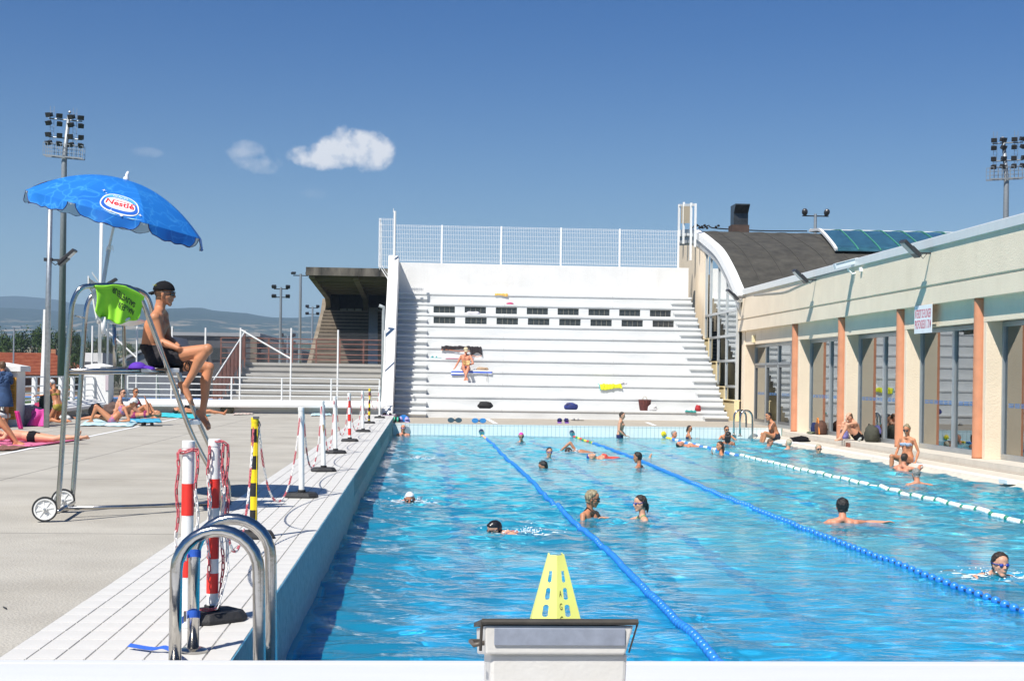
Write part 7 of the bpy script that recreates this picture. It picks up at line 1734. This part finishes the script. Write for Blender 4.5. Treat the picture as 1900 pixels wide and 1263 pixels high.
person(world(pose(4, **sitJ), (g0.x, g0.y + .9, .10), -20, 1.0), 'brown haired woman in sunglasses sitting behind the man on the deck', 'tan', 'brown', 'full', sex='f', face=(.7, -.7, 0), eye=('sunglasses', M_gog), wear=[('bikini_top', C_pink, top()), ('bikini_bottom', C_pink, trunks())])
# woman with white cap lying propped up, legs to the left
g0 = Pz(218, 785, 0)
lyJ = dict(elL=(-.38, .22, .10), elR=(-.34, -.26, .14), wrL=(-.2, .1, .25), wrR=(-.10, -.12, .26), haL=(-.12, .05, .24), haR=(-.02, -.06, .24), knL=(.40, .12, .32), knR=(.46, -.12, .06), anL=(.52, .12, -.03), anR=(.90, -.12, -.02), toL=(.68, .13, -.05), toR=(1.03, -.15, .06))
J = pose(-52, **lyJ); J['elL'] = V(-.50, .26, -.02); J['wrL'] = V(-.28, .2, -.04); J['haL'] = V(-.2, .18, -.04)
person(world(J, (g0.x - .12, g0.y, .11), 174, 1.05), 'tanned woman in floral bikini and white cap lying propped up on a pale blue towel', 'tan', 'brown', 'short', sex='f', face=(-.5, -.7, .15), up=(.5, 0, 1), cap=('white_cap', M_whitemetal, 'front'), wear=[('bikini_top', C_flor, top(.55, .80), .008), ('bikini_bottom', C_flor, trunks(.16, .12), .008)], k=1.12)
g0 = Pz(262, 778, 0)
J = pose(-86, elL=(-.42, .14, .26), elR=(-.40, -.14, .26), wrL=(-.34, .06, .46), wrR=(-.32, -.04, .46), haL=(-.32, .05, .55), haR=(-.30, -.03, .55), knL=(.40, .12, .22), knR=(.40, -.12, .28), anL=(.62, .12, -.04), anR=(.66, -.12, -.04), toL=(.8, .13, -.05), toR=(.84, -.13, -.05))
person(world(J, (g0.x - .2, g0.y, .11), 176, 1.0), 'woman in pink and black bikini lying on her back holding a phone up', 'tan', 'blonde', 'bun', sex='f', face=(.2, -.3, 1), up=(1, 0, .1), wear=[('bikini_top', C_pink, top()), ('bikini_bottom', C_pink, trunks())])
# people lying in front, left edge
g0 = Pz(62, 822, 0)
J = pose(84, elL=(.45, .3, -.02), elR=(.45, -.3, -.02), wrL=(.62, .2, -.04), wrR=(.62, -.2, -.04), haL=(.7, .15, -.04), haR=(.7, -.15, -.04), hipL=(0, .09, 0), hipR=(0, -.09, 0), knL=(-.42, .12, -.03), knR=(-.42, -.12, -.03), anL=(-.84, .14, .02), anR=(-.84, -.16, .0), toL=(-.90, .14, .14), toR=(-.98, -.2, .02))
person(world(J, (g0.x, g0.y, .12), 176, 1.0), 'sunbather in black trunks lying face down with feet towards the lifeguard chair', 'fair', 'dark', 'short', face=(0, -.9, .1), up=(-1, 0, .1), wear=[('swim_trunks', C_black, trunks(.16, .22), .008)], k=1.0)
g0 = Pz(10, 824, 0)
J = pose(-86, elL=(-.45, .3, 0), elR=(-.45, -.3, 0), wrL=(-.3, .4, .0), wrR=(-.3, -.4, .0), haL=(-.2, .4, 0), haR=(-.2, -.4, 0), knL=(.36, .1, .34), knR=(.34, -.1, .40), anL=(.6, .1, -.02), anR=(.66, -.1, -.04), toL=(.78, .12, -.05), toR=(.84, -.12, -.06))
person(world(J, (g0.x - .30, g0.y - .5, .11), 0, 1.0), 'sunbather at the picture edge lying with one knee drawn up in front of the other', 'tan', 'dark', 'short', face=(0, 0, 1), up=(-1, 0, .1), wear=[('swim_trunks', C_navy, trunks(.14, .15))])
# lying person behind the lifeguard's feet
g0 = Pz(380, 769, 0)
J = pose(-88, elL=(-.45, .25, 0), elR=(-.45, -.25, 0), wrL=(-.2, .3, .0), wrR=(-.2, -.3, .0), haL=(-.1, .3, 0), haR=(-.1, -.3, 0), knL=(.42, .1, .02), knR=(.42, -.1, .04), anL=(.86, .1, -.04), anR=(.86, -.12, -.04), toL=(.92, .12, .10), toR=(.92, -.2, .08))
person(world(J, (g0.x - .25, g0.y, .09), 3, 1.0), 'sunbather lying on a turquoise towel, mostly hidden behind the lifeguard feet', 'tan', 'dark', 'short', face=(0, 0, 1), up=(-1, 0, .1), wear=[('swim_trunks', C_black, trunks(.12, .15))])
# person in a blue robe
g0 = Pz(6, 792, 0)
J = pose(6, elL=(.14, .20, .28), elR=(.16, -.24, .26), wrL=(.2, .08, .48), wrR=(.22, -.10, .50), haL=(.16, .05, .56), haR=(.18, -.05, .58))
rob = person(world(J, (g0.x - .02, g0.y, .83), 120, .95), 'person in a belted blue robe drying their hair beside the notice pillar', 'tan', 'brown', 'full', sex='f', wear=[('robe', C_denim, lambda c: (c['seg'] == 'torso') | (c['seg'] == 'uarm') | ((c['seg'] == 'farm') & (c['t'] < .7)) | ((c['seg'] == 'thigh') & (c['t'] < .3)), .03, .02)])
q = MB(); pw = Vector((g0.x - .02, g0.y, .83)); q.lathe([(.16, .22), (.165, .14), (.19, .0), (.23, -.18), (.25, -.32), (.24, -.34)], pw, (0, 0, 1), 22)
q.build('robe_skirt', C_denim, rob, smooth='auto'); q = MB(); q.lathe([(.163, .0), (.172, .0), (.172, .05), (.163, .05)], pw + Vector((0, 0, .16)), (0, 0, 1), 22); q.build('robe_belt', C_denim, rob)
# ------------------------------------------------------------------ belongings
def towel_on_bench(i, px0, px1, label, m, hang=.16, back=.30, wob=.02, ov=None, stripes=None, cat_='towel', skew=0.):
    x0, x1 = PY(px0, 700, yb(i)).x, PY(px1, 700, yb(i)).x; yf = yb(i); z = zb(i)
    def fn(u, v):
        x = x0 + (x1 - x0) * u + skew * v; s = v * (back + hang); w = wob * (math.sin(u * 13 + v * 4) + .6 * math.sin(u * 29 + 1 + v * 7))
        e_ = hang * (1 + .25 * math.sin(u * 5 + x0))
        if s < back: return (x, yf - .012 + back - s, z + .012 + abs(w) * .6 * (.3 + v))
        return (x, yf - .022 - abs(w) * .5, z + .008 - (s - back) * (e_ / hang))
    q = MB(); q.grid(fn, 30, 16, .006); return tag(q.build('towel', m, smooth=True), label, cat_)
def blob(c, rad, m, label, name='bag', cat_='bag', amp=.12, seed=0, flat=True, freq=5., kids=()):
    q = MB(); q.ell((0, 0, 0), (1, 1, 1), n=28, m=18); c = Vector(c); vs = []
    for v in q.v:
        v = Vector(v); d = 1 + amp * mnoise.noise(v * 1.6 + Vector((seed, 0, 0))) + amp * .5 * mnoise.noise(v * freq + Vector((0, seed, 0)))
        p = Vector((v.x * rad[0], v.y * rad[1], v.z * rad[2])) * d
        if abs(v.x) > .1: p.x = math.copysign(abs(p.x / rad[0]) ** .8 * rad[0], p.x)
        if flat and p.z < -rad[2] * .72: p.z = -rad[2] * .72
        vs.append(c + Vector((p.x, p.y, p.z + rad[2] * .72)))
    q.v = [tuple(v) for v in vs]; o = q.build(name, m, smooth=True); tag(o, label, cat_); return o
def arc_handle(o, c, w, h, r, m, ydir=0., name='handle'):
    q = MB(); c = Vector(c); q.tube([c + Vector((w * math.cos(a), ydir * math.sin(a), h * math.sin(a))) for a in np.linspace(0, math.pi, 12)], r, 6); q.build(name, m, o, smooth=True)
def bpt(i, px, dy=.25): x = PY(px, 700, yb(i) + dy).x; return Vector((x, yb(i) + dy, zb(i)))
# on the bleachers
q = towel_on_bench(10, 916, 940, 'small orange and yellow patterned towel hanging from the top bench', mat('orange_print', (.72, .32, .05), .8, scale=14, col2=(.75, .6, .2)), .10, .3, skew=.0)
blob(bpt(9, 944, .3), (.17, .12, .05), mat('magenta_cloth', (.50, .02, .14), .8), 'crumpled magenta cloth on the second highest bench', 'cloth', 'cloth', .4, 3)
blob(bpt(8, 876, .3), (.28, .15, .07), mat('white_lilac_cloth', (.70, .68, .76), .8), 'crumpled white cloth lying before the upper slit window', 'cloth', 'cloth', .5, 5)
bk_ = towel_on_bench(5, 818, 872, 'wide black blanket with orange edge draped over a bench high on the bleachers', mat('black_blanket', (.03, .025, .028), .9, bump=.5, bscale=20, var=.3), .12, .35, .05, cat_='blanket')
tw2 = towel_on_bench(5, 868, 890, 'hanging corner of the black and orange blanket beside the sandals', mat('black_blanket', (.03, .025, .028)), .30, .3, .04, cat_='blanket', skew=.1)
for o_, pxs in ((bk_, (818, 872)), (tw2, (872, 890))):
    q = MB(); x0, x1 = PY(pxs[0], 650, yb(5)).x, PY(pxs[1], 650, yb(5)).x; dz = .15 if o_ is bk_ else .36
    q.tube([(x0 + (x1 - x0) * t_ + (.0 if o_ is bk_ else .08), yb(5) - .045, zb(5) - dz + .03 * math.sin(t_ * 5 + x0)) for t_ in np.linspace(0, 1, 12)], .012, 5); q.build('orange_edge', mat('orange_hem', (.65, .22, .10), .8), o_)
towel_on_bench(4, 826, 878, 'long pale pink towel laid flat along a bench under the black blanket', mat('pink_towel', (.72, .30, .38), .9), .02, .25, .01)
def sandals(c, label, m, m2, s=1., a0=0., lean=0.):
    e = empty('sandals', c, label, 'sandals')
    for k_ in (-1, 1):
        M = Matrix.Rotation(a0 + .15 * k_, 3, 'Z') @ Matrix.Rotation(lean, 3, 'X'); off = Vector(c) + Vector((k_ * .07 * s, 0, .012)); q = MB(); n = 16
        pl_ = [(math.cos(a) * (.045 if math.sin(a) > 0 else .036) * s, math.sin(a) * .13 * s) for a in np.linspace(0, 6.283, n, endpoint=False)]
        q.add([off + M @ Vector((x, y, 0)) for x, y in pl_] + [off + M @ Vector((x, y, .02)) for x, y in pl_], [tuple(range(n - 1, -1, -1)), tuple(range(n, 2 * n))] + [(i, (i + 1) % n, n + (i + 1) % n, n + i) for i in range(n)]); q.build('sole', m, e)
        q = MB(); q.grid(lambda u, v: off + M @ Vector((.045 * s * math.cos(u * 3.1416), (.02 + .05 * v) * s, .02 + .045 * s * math.sin(u * 3.1416))), 10, 3, .004); q.build('sandal_strap', m2, e)
    return e
sandals(bpt(4, 867, .2) + Vector((0, 0, .03)), 'pair of black and white sandals on the pink towel', C_black, M_wplastic, 1.5, 1.2, .5)
sandals(bpt(4, 808, .2), 'pair of teal sandals beside the stair on the bleachers', mat('teal_rubber', (.05, .30, .32), .7), mat('teal_rubber', (.05, .3, .32)), 1.2, 1.4)
M_str = bpy.data.materials.new('blue_striped_terry'); M_str.use_nodes = True; Ns, Ls, bs_ = nodes(M_str); bs_.inputs['Roughness'].default_value = .95
tq = Ns.new('ShaderNodeTexCoord'); wv = Ns.new('ShaderNodeTexWave'); wv.bands_direction = 'Z'; wv.inputs['Scale'].default_value = 2.6; wv.inputs['Distortion'].default_value = 1.; Ls.new(tq.outputs['Object'], wv.inputs[0]); rq = Ns.new('ShaderNodeValToRGB'); rq.color_ramp.interpolation = 'CONSTANT'
rq.color_ramp.elements[0].color = (.05, .12, .55, 1); rq.color_ramp.elements[1].color = (.78, .8, .84, 1); rq.color_ramp.elements[1].position = .6; Ls.new(wv.outputs[0], rq.inputs[0]); Ls.new(rq.outputs[0], bs_.inputs['Base Color'])
towel_on_bench(3, 837, 913, 'blue and white striped towel on the bench under the reading man', M_str, .16, .45, .008)
bb = blob(bpt(3, 895, .25), (.25, .14, .09), mat('beige_bag_cloth', (.40, .28, .18), .85, var=.2, scale=12, bump=.4), 'beige shoulder bag lying on the striped towel', amp=.25, seed=9)
q = MB(); a = bpt(3, 903, -.02); q.tube([a + Vector((-.1, .2, .1)), a + Vector((0, .02, .04)), a + Vector((.02, -.03, -.15)), a + Vector((.01, -.03, -.42))], .008, 5); q.build('handle', mat('brown_strap', (.1, .07, .05), .8), bb)
bb = blob(bpt(0, 901, .3), (.28, .18, .16), mat('black_bag_cloth', (.012, .012, .013), .8, bump=.4), 'plain black sports bag on the lowest bench', amp=.2, seed=2); arc_handle(bb, bpt(0, 901, .2) + Vector((0, 0, .17)), .09, .05, .01, C_black)
bb = blob(bpt(0, 1060, .3), (.26, .18, .15), mat('blue_bag_cloth', (.03, .06, .36), .8, scale=10, var=.4, col2=(.02, .03, .12)), 'bright blue sports bag on the lowest bench', amp=.2, seed=4); arc_handle(bb, bpt(0, 1056, .15) + Vector((0, 0, .15)), .1, .07, .012, mat('brown_strap', (.1, .07, .05)))
towel_on_bench(2, 1110, 1150, 'bright yellow towel with turquoise edge hanging over a bench on the right', mat('bright_yellow_cloth', (.72, .74, .02), .8), .17, .35, .05, skew=.1)
q = MB(); x0 = PY(1112, 713, yb(2)).x; q.tube([(x0 - .03, yb(2) + .2, zb(2) + .03), (x0, yb(2) - .03, zb(2)), (x0 + .04, yb(2) - .04, zb(2) - .22)], .015, 5); q.build('turquoise_edge', mat('turquoise_hem', (.05, .5, .55), .8), bpy.data.objects[max((o.name for o in bpy.data.objects if o.name.startswith('towel')), key=lambda n: n)])
blob(bpt(2, 1149, .2), (.26, .14, .10), mat('white_cloth', (.74, .72, .74), .8), 'crumpled white shirt beside the yellow towel', 'shirt', 'shirt', .5, 8)
e = empty('basket', bpt(0, 1197, .3), 'brown woven basket with two thin handles on the lowest bench', 'basket'); c = bpt(0, 1197, .3)
q = MB(); q.lathe([(.0, .0), (.17, .0), (.19, .12), (.225, .30), (.235, .42), (.215, .42), (.20, .3), (.16, .02), (.0, .02)], c, (0, 0, 1), 24); q.build('woven_body', mat('brown_wicker', (.16, .045, .035), .8, scale=20, var=.4), e)
q = MB()
for k_ in range(24): a = 2 * math.pi * k_ / 24; q.tube([c + Vector((.175 * math.cos(a), .175 * math.sin(a), .01)), c + Vector((.197 * math.cos(a), .197 * math.sin(a), .12)), c + Vector((.24 * math.cos(a), .24 * math.sin(a), .41))], .012, 5)
q.build('ribs', mat('dark_wicker', (.10, .03, .03), .8), e)
for yo in (-.1, .1): arc_handle(e, c + Vector((0, yo, .41)), .08, .14, .008, mat('tan_handle', (.45, .38, .3), .6))
bb = blob(bpt(0, 1211, .15), (.19, .13, .13), mat('white_plastic_film', (.74, .74, .76), .4), 'white plastic carrier bag leaning on the brown basket', amp=.35, seed=6)
q = MB(); c = bpt(0, 1211, .15); q.tube([c + Vector((.05, 0, .2)), c + Vector((.13, 0, .30)), c + Vector((.14, 0, .18))], .012, 5); q.tube([c + Vector((-.05, 0, .2)), c + Vector((.02, 0, .26)), c + Vector((.05, 0, .2))], .012, 5); q.build('handle', mat('white_plastic_film', (.74, .74, .76)), bb)
towel_on_bench(0, 1272, 1292, 'small teal towel hanging from the lowest bench on the right', mat('teal_cloth', (.04, .28, .26), .85), .05, .3, .04)
bb = blob(bpt(0, 1296, .25), (.12, .12, .14), mat('red_bag_cloth', (.36, .015, .02), .7), 'small red bag beside the teal towel on the lowest bench', amp=.25, seed=12)
# on the far deck
fz = -.178
def fdp(px, py): return Pz(px, py, fz)
def flippers(px, py, label, m):
    c = fdp(px, py); c.y += .12; e = empty('hand_paddles', c, label, 'paddles'); q = MB()
    for s in (-1, 1):
        n = 18; pl_ = [(c.x + s * .13 + .115 * math.cos(a) * (1 + .0 * s), c.y + .02, fz + .085 + .085 * math.sin(a)) for a in np.linspace(0, 6.283, n, endpoint=False)]
        q.add([(x, y, z) for x, y, z in pl_] + [(x, y + .025, z) for x, y, z in pl_], [tuple(range(n)), tuple(range(2 * n - 1, n - 1, -1))] + [(i, i + n, (i + 1) % n + n, (i + 1) % n) for i in range(n)])
    q.box((c.x, c.y + .03, fz + .08), (.1, .024, .05)); q.build('float_pad', m, e, bevel=.006)
    q = MB(); q.cyl((c.x - .02, c.y, fz + .08), (c.x + .02, c.y, fz + .08), .02); q.build('buckle', C_black, e)
flippers(844, 784, 'dark slate pull buoy lying on the far pool rim', mat('slate_foam', (.03, .08, .12), .7))
flippers(889, 785, 'bright blue pull buoy lying on the far pool rim', mat('blue_foam', (.03, .22, .55), .7))
c = fdp(749, 783); q = MB(); n = 20; pl_ = [(c.x + .21 * math.cos(a), c.y + .25, fz + (.24 * math.sin(a) if math.sin(a) > 0 else 0)) for a in np.linspace(0, math.pi, n)]
q.add([p_ for p_ in pl_] + [(x, y + .04, z) for x, y, z in pl_], [tuple(range(n)), tuple(range(2 * n - 1, n - 1, -1))] + [(i, i + n, (i + 1) % n + n, (i + 1) % n) for i in range(n)]); tag(q.build('kickboard', mat('kick_blue', (.02, .22, .62), .6), bevel=.01), 'rounded blue kickboard standing in the far left corner', 'kickboard')
sandals(c + Vector((0, .1, .0)), 'lilac sandals in front of the blue kickboard', mat('lilac_rubber', (.35, .30, .55), .7), mat('lilac_rubber', (.35, .3, .55)), 1.6, .1, .9)
c = fdp(733, 783); e = empty('pull_buoy', c, 'small green and black striped foam roll in the far left corner', 'foam roll')
for k_ in range(5): q = MB(); q.cyl((c.x - .11 + k_ * .055, c.y + .1, fz + .085), (c.x - .06 + k_ * .055, c.y + .1, fz + .085), .085, n=14); q.build('foam_ring', (C_black, mat('foam_green', (.05, .45, .30), .7))[k_ % 2], e)
sandals(fdp(1046, 785) + Vector((0, .15, .0)), 'dark blue and purple sandals on the far rim below the blue bag', mat('purple_rubber', (.16, .06, .3), .7), C_navy, 1.8, .1, .7)
sandals(fdp(1073, 781) + Vector((0, .3, .0)), 'flat dark flip flops on the far deck under the blue bag', C_black, mat('grey_strap', (.25, .25, .26), .8), 1.2, 1.3)
c = Pz(722, 771, 0); sandals(c, 'thin purple and black sandals at the foot of the side wall', mat('dark_purple_rubber', (.12, .05, .14), .7), C_black, 1.5, 1.2)
q = MB(); a, b = Pz(900, 776.5, fz), Pz(916, 786.0, fz); d_ = Vector((.16, 0, .002)); q.add([a + Vector((0, 0, .002)), b + Vector((0, 0, .002)), b + d_, a + d_], [(0, 1, 2, 3)]); struct(q, 'painted_line', M_white)
q = MB(); a, b = Pz(1196, 783, fz), Pz(1211, 789.3, fz); q.add([a + Vector((0, 0, .002)), b + Vector((0, 0, .002)), b + d_, a + d_], [(0, 1, 2, 3)]); struct(q, 'painted_line', M_white)
q = MB(); q.lathe([(.0, 0), (.16, 0), (.15, .03), (.1, .035), (.0, .03)], (XL + .42, YF - .001, -.42), (0, -1, 0), 20); tag(q.build('wall_drain', M_galv, smooth='auto'), 'round grey drain cover on the far pool wall beside the bald man', 'drain')
# on the right terrace
def tz(px, py): return Pz(px, py, -.285)
c = tz(1530, 806); c.x = 12.62
e = empty('backpack', c, 'navy and orange backpack standing between the second and third salmon columns', 'backpack')
o = blob(c + Vector((0, -.1, 0)), (.2, .2, .26), mat('brown_pack_cloth', (.09, .04, .025), .8, var=.3, scale=10), None, 'main_pocket', None, .12, 3); o.parent = e; o.matrix_parent_inverse = Matrix.Translation(-c)
q = MB(); q.tube([c + Vector((-.1, -.3 + .4 * t_, .02 + .5 * math.sin(t_ * 3.1))) for t_ in np.linspace(0, 1, 12)], .025, 6); q.build('orange_trim', mat('orange_nylon', (.62, .20, .03), .7), e)
o = blob(c + Vector((-.05, .33, 0)), (.15, .14, .22), C_navy, None, 'navy_pocket', None, .2, 5); o.parent = e; o.matrix_parent_inverse = Matrix.Translation(-c)
c = tz(1508, 805); c.x = 12.5; blob(c, (.16, .25, .05), mat('green_cord_cloth', (.14, .16, .10), .8, scale=20, var=.4), 'small heap of cord and cloth left of the navy backpack', 'cord_heap', 'cord', .6, 7)
c = Vector((12.62, 39.05, -.285))
bb = blob(c, (.2, .30, .27), mat('olive_pack_cloth', (.05, .05, .035), .85, var=.3, bump=.5, bscale=20), 'big dark olive backpack beside the man on the step', 'backpack', 'backpack', .18, 4, freq=3); arc_handle(bb, c + Vector((-.05, 0, .42)), .03, .08, .012, C_black, .1)
c = Vector((12.42, 40.95, -.285)); bb = blob(c, (.12, .16, .24), mat('lilac_bag_cloth', (.32, .28, .55), .8, scale=8, col2=(.05, .08, .4)), 'lilac and blue bag in front of the knees of the man on the step', 'bag', 'bag', .2, 6)
c = Vector((12.35, 39.35, -.25)); q = MB(); q.lathe([(.0, 0), (.035, .0), (.037, .14), (.03, .17), (.013, .19), (.013, .215), (.0, .215)], c, (0, -.9, .35), 14); tag(q.build('water_bottle', mat('clear_bottle', (.55, .60, .58), .15, spec=.9), smooth='auto'), 'clear plastic bottle lying beside the olive backpack', 'bottle')
for k_, px in enumerate((1577, 1584)):
    pass
q = MB(); c = Pz(1580, 829, -.45); q.bx(12.05, 12.117, c.y - .12, c.y - .08, -.45, -.33); q.bx(12.05, 12.117, c.y + .08, c.y + .12, -.45, -.33); tag(q.build('dark_hook', M_rusty), 'two small rusty brackets fixed to the terrace step below the sitting man', 'bracket')
c = Pz(1470, 815, -.45); blob(Vector((11.6, c.y - 1.4, -.45)), (.3, .2, .09), C_black, 'black towel heap behind the tattooed man', 'towel', 'towel', .4, 3)
q = MB(); c = Pz(1455, 822, -.45); q.bx(c.x - .25, c.x + .2, c.y - .3, c.y + .3, -.455, -.41); q.bx(11.0, 11.2, 26.0, 26.4, -.5, -.41); tag(q.build('edge_block', M_white, bevel=.01), 'low white edge block at the far right corner of the pool', 'edge block')
# left deck belongings
def gd(px, py): return Pz(px, py, 0)
def towel_flat(corners, label, m, wob=.012, name='towel'):
    P = [gd(*c_) for c_ in corners]; q = MB()
    def fn(u, v): p = P[0].lerp(P[1], u).lerp(P[3].lerp(P[2], u), v); return (p.x, p.y, .012 + wob * abs(math.sin(u * 17 + v * 3)) + wob * .7 * abs(math.sin(v * 9 + u * 5)))
    q.grid(fn, 26, 10, .008); return tag(q.build(name, m, smooth=True), label, 'towel')
towel_flat([(148, 790), (245, 792), (262, 781), (165, 778)], 'pale blue towel under the woman in the white cap', mat('pale_blue_towel', (.30, .62, .70), .95, scale=3, var=.1, bump=.5, bscale=200, col2=(.7, .76, .78)))
towel_flat([(240, 785), (300, 784), (296, 777), (238, 778)], 'bright blue towel under the woman holding a phone', mat('sky_blue_towel', (.06, .40, .62), .95, bump=.5, bscale=200))
towel_flat([(285, 773), (362, 777), (392, 771), (300, 766)], 'turquoise towel under the sunbather behind the lifeguard feet', mat('turquoise_towel', (.04, .50, .58), .95, bump=.5, bscale=200))
towel_flat([(-60, 828), (60, 830), (160, 815), (60, 811)], 'pink towel under the sunbather in black trunks', mat('hot_pink_towel', (.66, .16, .30), .95, bump=.5, bscale=200))
towel_flat([(-60, 838), (28, 836), (60, 828), (-40, 828)], 'dark brown patterned towel at the picture edge', mat('brown_pattern_towel', (.10, .04, .03), .95, scale=30, col2=(.3, .14, .1)))
towel_flat([(432, 770), (470, 769), (468, 765), (440, 765)], 'pale green towel on the deck right of the black backpack', mat('pale_green_towel', (.45, .62, .50), .95, scale=8, col2=(.7, .35, .35)))
towel_flat([(576, 772), (616, 771), (612, 766), (580, 766)], 'light blue towel far behind the plain white barrier posts', mat('pale_blue_towel', (.3, .62, .7)))
c = gd(56, 790); bb = blob(c + Vector((0, .2, 0)), (.30, .2, .30), mat('striped_bag_cloth', (.25, .10, .12), .85, scale=25, col2=(.5, .42, .42), stretch=(4, 1, .3)), 'red and grey striped beach bag leaning on the first pillar', amp=.2, seed=2)
c = gd(66, 786); bb = blob(c + Vector((.05, .4, 0)), (.28, .2, .32), mat('crimson_bag_cloth', (.30, .015, .07), .8), 'crimson backpack behind the pink towel heap', 'backpack', 'backpack', .25, 5)
c = gd(78, 791); q = MB(); q.grid(lambda u, v: c + Vector((-.10 + (.40 + .16 * v) * (u - .5) + .03 * math.sin(v * 6), .12 + .07 * math.sin(u * 12 + v * 2) * (.2 + v) - .1 * v, .44 - .42 * v - .10 * (2 * u - 1) ** 2 + .03 * math.sin(u * 9))), 24, 16, .01); tag(q.build('towel', mat('pink_terry', (.66, .08, .36), .95, bump=.6, bscale=150), smooth=True), 'bright pink towel draped over the bags beside the girl in yellow', 'towel')
c = gd(70, 770); blob(Vector((-9.35, 36.3, .40)), (.16, .14, .22), mat('black_green_bag', (.02, .03, .02), .8), 'small black bag on the ledge above the pink towel', amp=.3, seed=7)
q = MB(); c = gd(24, 796); q.grid(lambda u, v: c + Vector((.0 + .10 * u + .10 * v, .1 + .03 * math.sin(u * 8), .42 - .42 * v)), 10, 12, .01); tag(q.build('towel', mat('magenta_terry', (.60, .03, .22), .95), smooth=True), 'magenta towel hanging beside the blue robe', 'towel')
c = gd(103, 783); blob(c + Vector((.1, .4, 0)), (.22, .15, .10), M_whitewall, 'white cloth bundle between the pole and the girl in yellow', 'cloth', 'cloth', .4, 3)
c = gd(165, 776); blob(c + Vector((0, .9, 0)), (.20, .16, .24), C_black, 'black bag under the ledge behind the woman in the white cap', amp=.3, seed=11)
c = gd(196, 774); blob(c + Vector((0, 1.3, 0)), (.35, .2, .24), mat('brown_bag_cloth', (.10, .06, .05), .8, var=.3, scale=9), 'brown bag leaning against the corner pillar', amp=.3, seed=13)
c = gd(214, 790); blob(c, (.30, .18, .035), mat('white_magazine', (.72, .74, .78), .6), 'white magazine on the pale blue towel', 'magazine', 'magazine', .2, 2)
c = gd(279, 791); sandals(c, 'black flip flops on the deck before the bright blue towel', C_black, C_black, 1.5, 1.5)
c = gd(419, 767); bb = blob(c + Vector((0, .3, 0)), (.22, .16, .22), mat('camo_pack_cloth', (.035, .035, .03), .8, scale=10, col2=(.14, .13, .08)), 'small black and olive backpack below the low parapet', 'backpack', 'backpack', .3, 8)
c = gd(345, 768); blob(c + Vector((0, .4, 0)), (.16, .12, .16), C_black, 'black pouch beside the turquoise towel', 'pouch', 'pouch', .3, 8)
c = gd(558, 765); blob(c + Vector((-.05, .3, 0)), (.24, .16, .20), mat('white_blue_bag', (.55, .58, .66), .8, scale=8, col2=(.05, .08, .3)), 'white and blue bag on the deck behind the tall white post', amp=.25, seed=15)
q = MB(); c = gd(1, 1080); q.tube([Pz(6, 1125, .004), Pz(12, 1128, .004)], .004, 4); tag(q.build('twig', M_black), 'tiny dark twig on the concrete at the picture edge', 'twig')
# manhole-like small marks omitted
# ------------------------------------------------------------------ water last (it knows where the swimmers are), then the air
def splashes():
    q = MB(); rs = random.Random(4)
    for x, y, st, rad in SPLASH:
        if st < 1.15: continue
        for _ in range(int(60 * st)):
            a, r = rs.uniform(0, 6.28), abs(rs.gauss(0, .24)); h = abs(rs.gauss(0, .035)); s = rs.uniform(.003, .009); px_, py_ = x + r * math.cos(a), y + r * .7 * math.sin(a)
            q.ell((px_, py_, ZW + float(wave(px_, py_)) + h + .004), (s * 1.4, s * 1.2, s), n=6, m=4)
        for _ in range(14):
            a, r = rs.uniform(0, 6.28), rs.uniform(.1, .42); px_, py_ = x + r * math.cos(a), y + r * .7 * math.sin(a); s = rs.uniform(.02, .05)
            q.ell((px_, py_, ZW + float(wave(px_, py_)) + .002), (s * 1.6, s * .6, .006), n=8, m=4)
    tag(q.build('water_splash', mat('white_foam', (.75, .85, .90), .3), smooth=True), kind='stuff')
splashes()
build_water()
hz_ = MB(); hz_.bx(-4200, 7200, -60, 6900, -3.9, 305.0)
HM = bpy.data.materials.new('haze_air'); HM.use_nodes = True; Nh, Lh = HM.node_tree.nodes, HM.node_tree.links; Nh.clear()
ho = Nh.new('ShaderNodeOutputMaterial'); pv = Nh.new('ShaderNodeVolumePrincipled'); pv.inputs['Color'].default_value = (.52, .74, 1, 1); pv.inputs['Density'].default_value = HAZE_D; pv.inputs['Anisotropy'].default_value = 0
Lh.new(pv.outputs[0], ho.inputs['Volume'])
hb_ = hz_.build('haze', HM); hb_['kind'] = 'stuff'
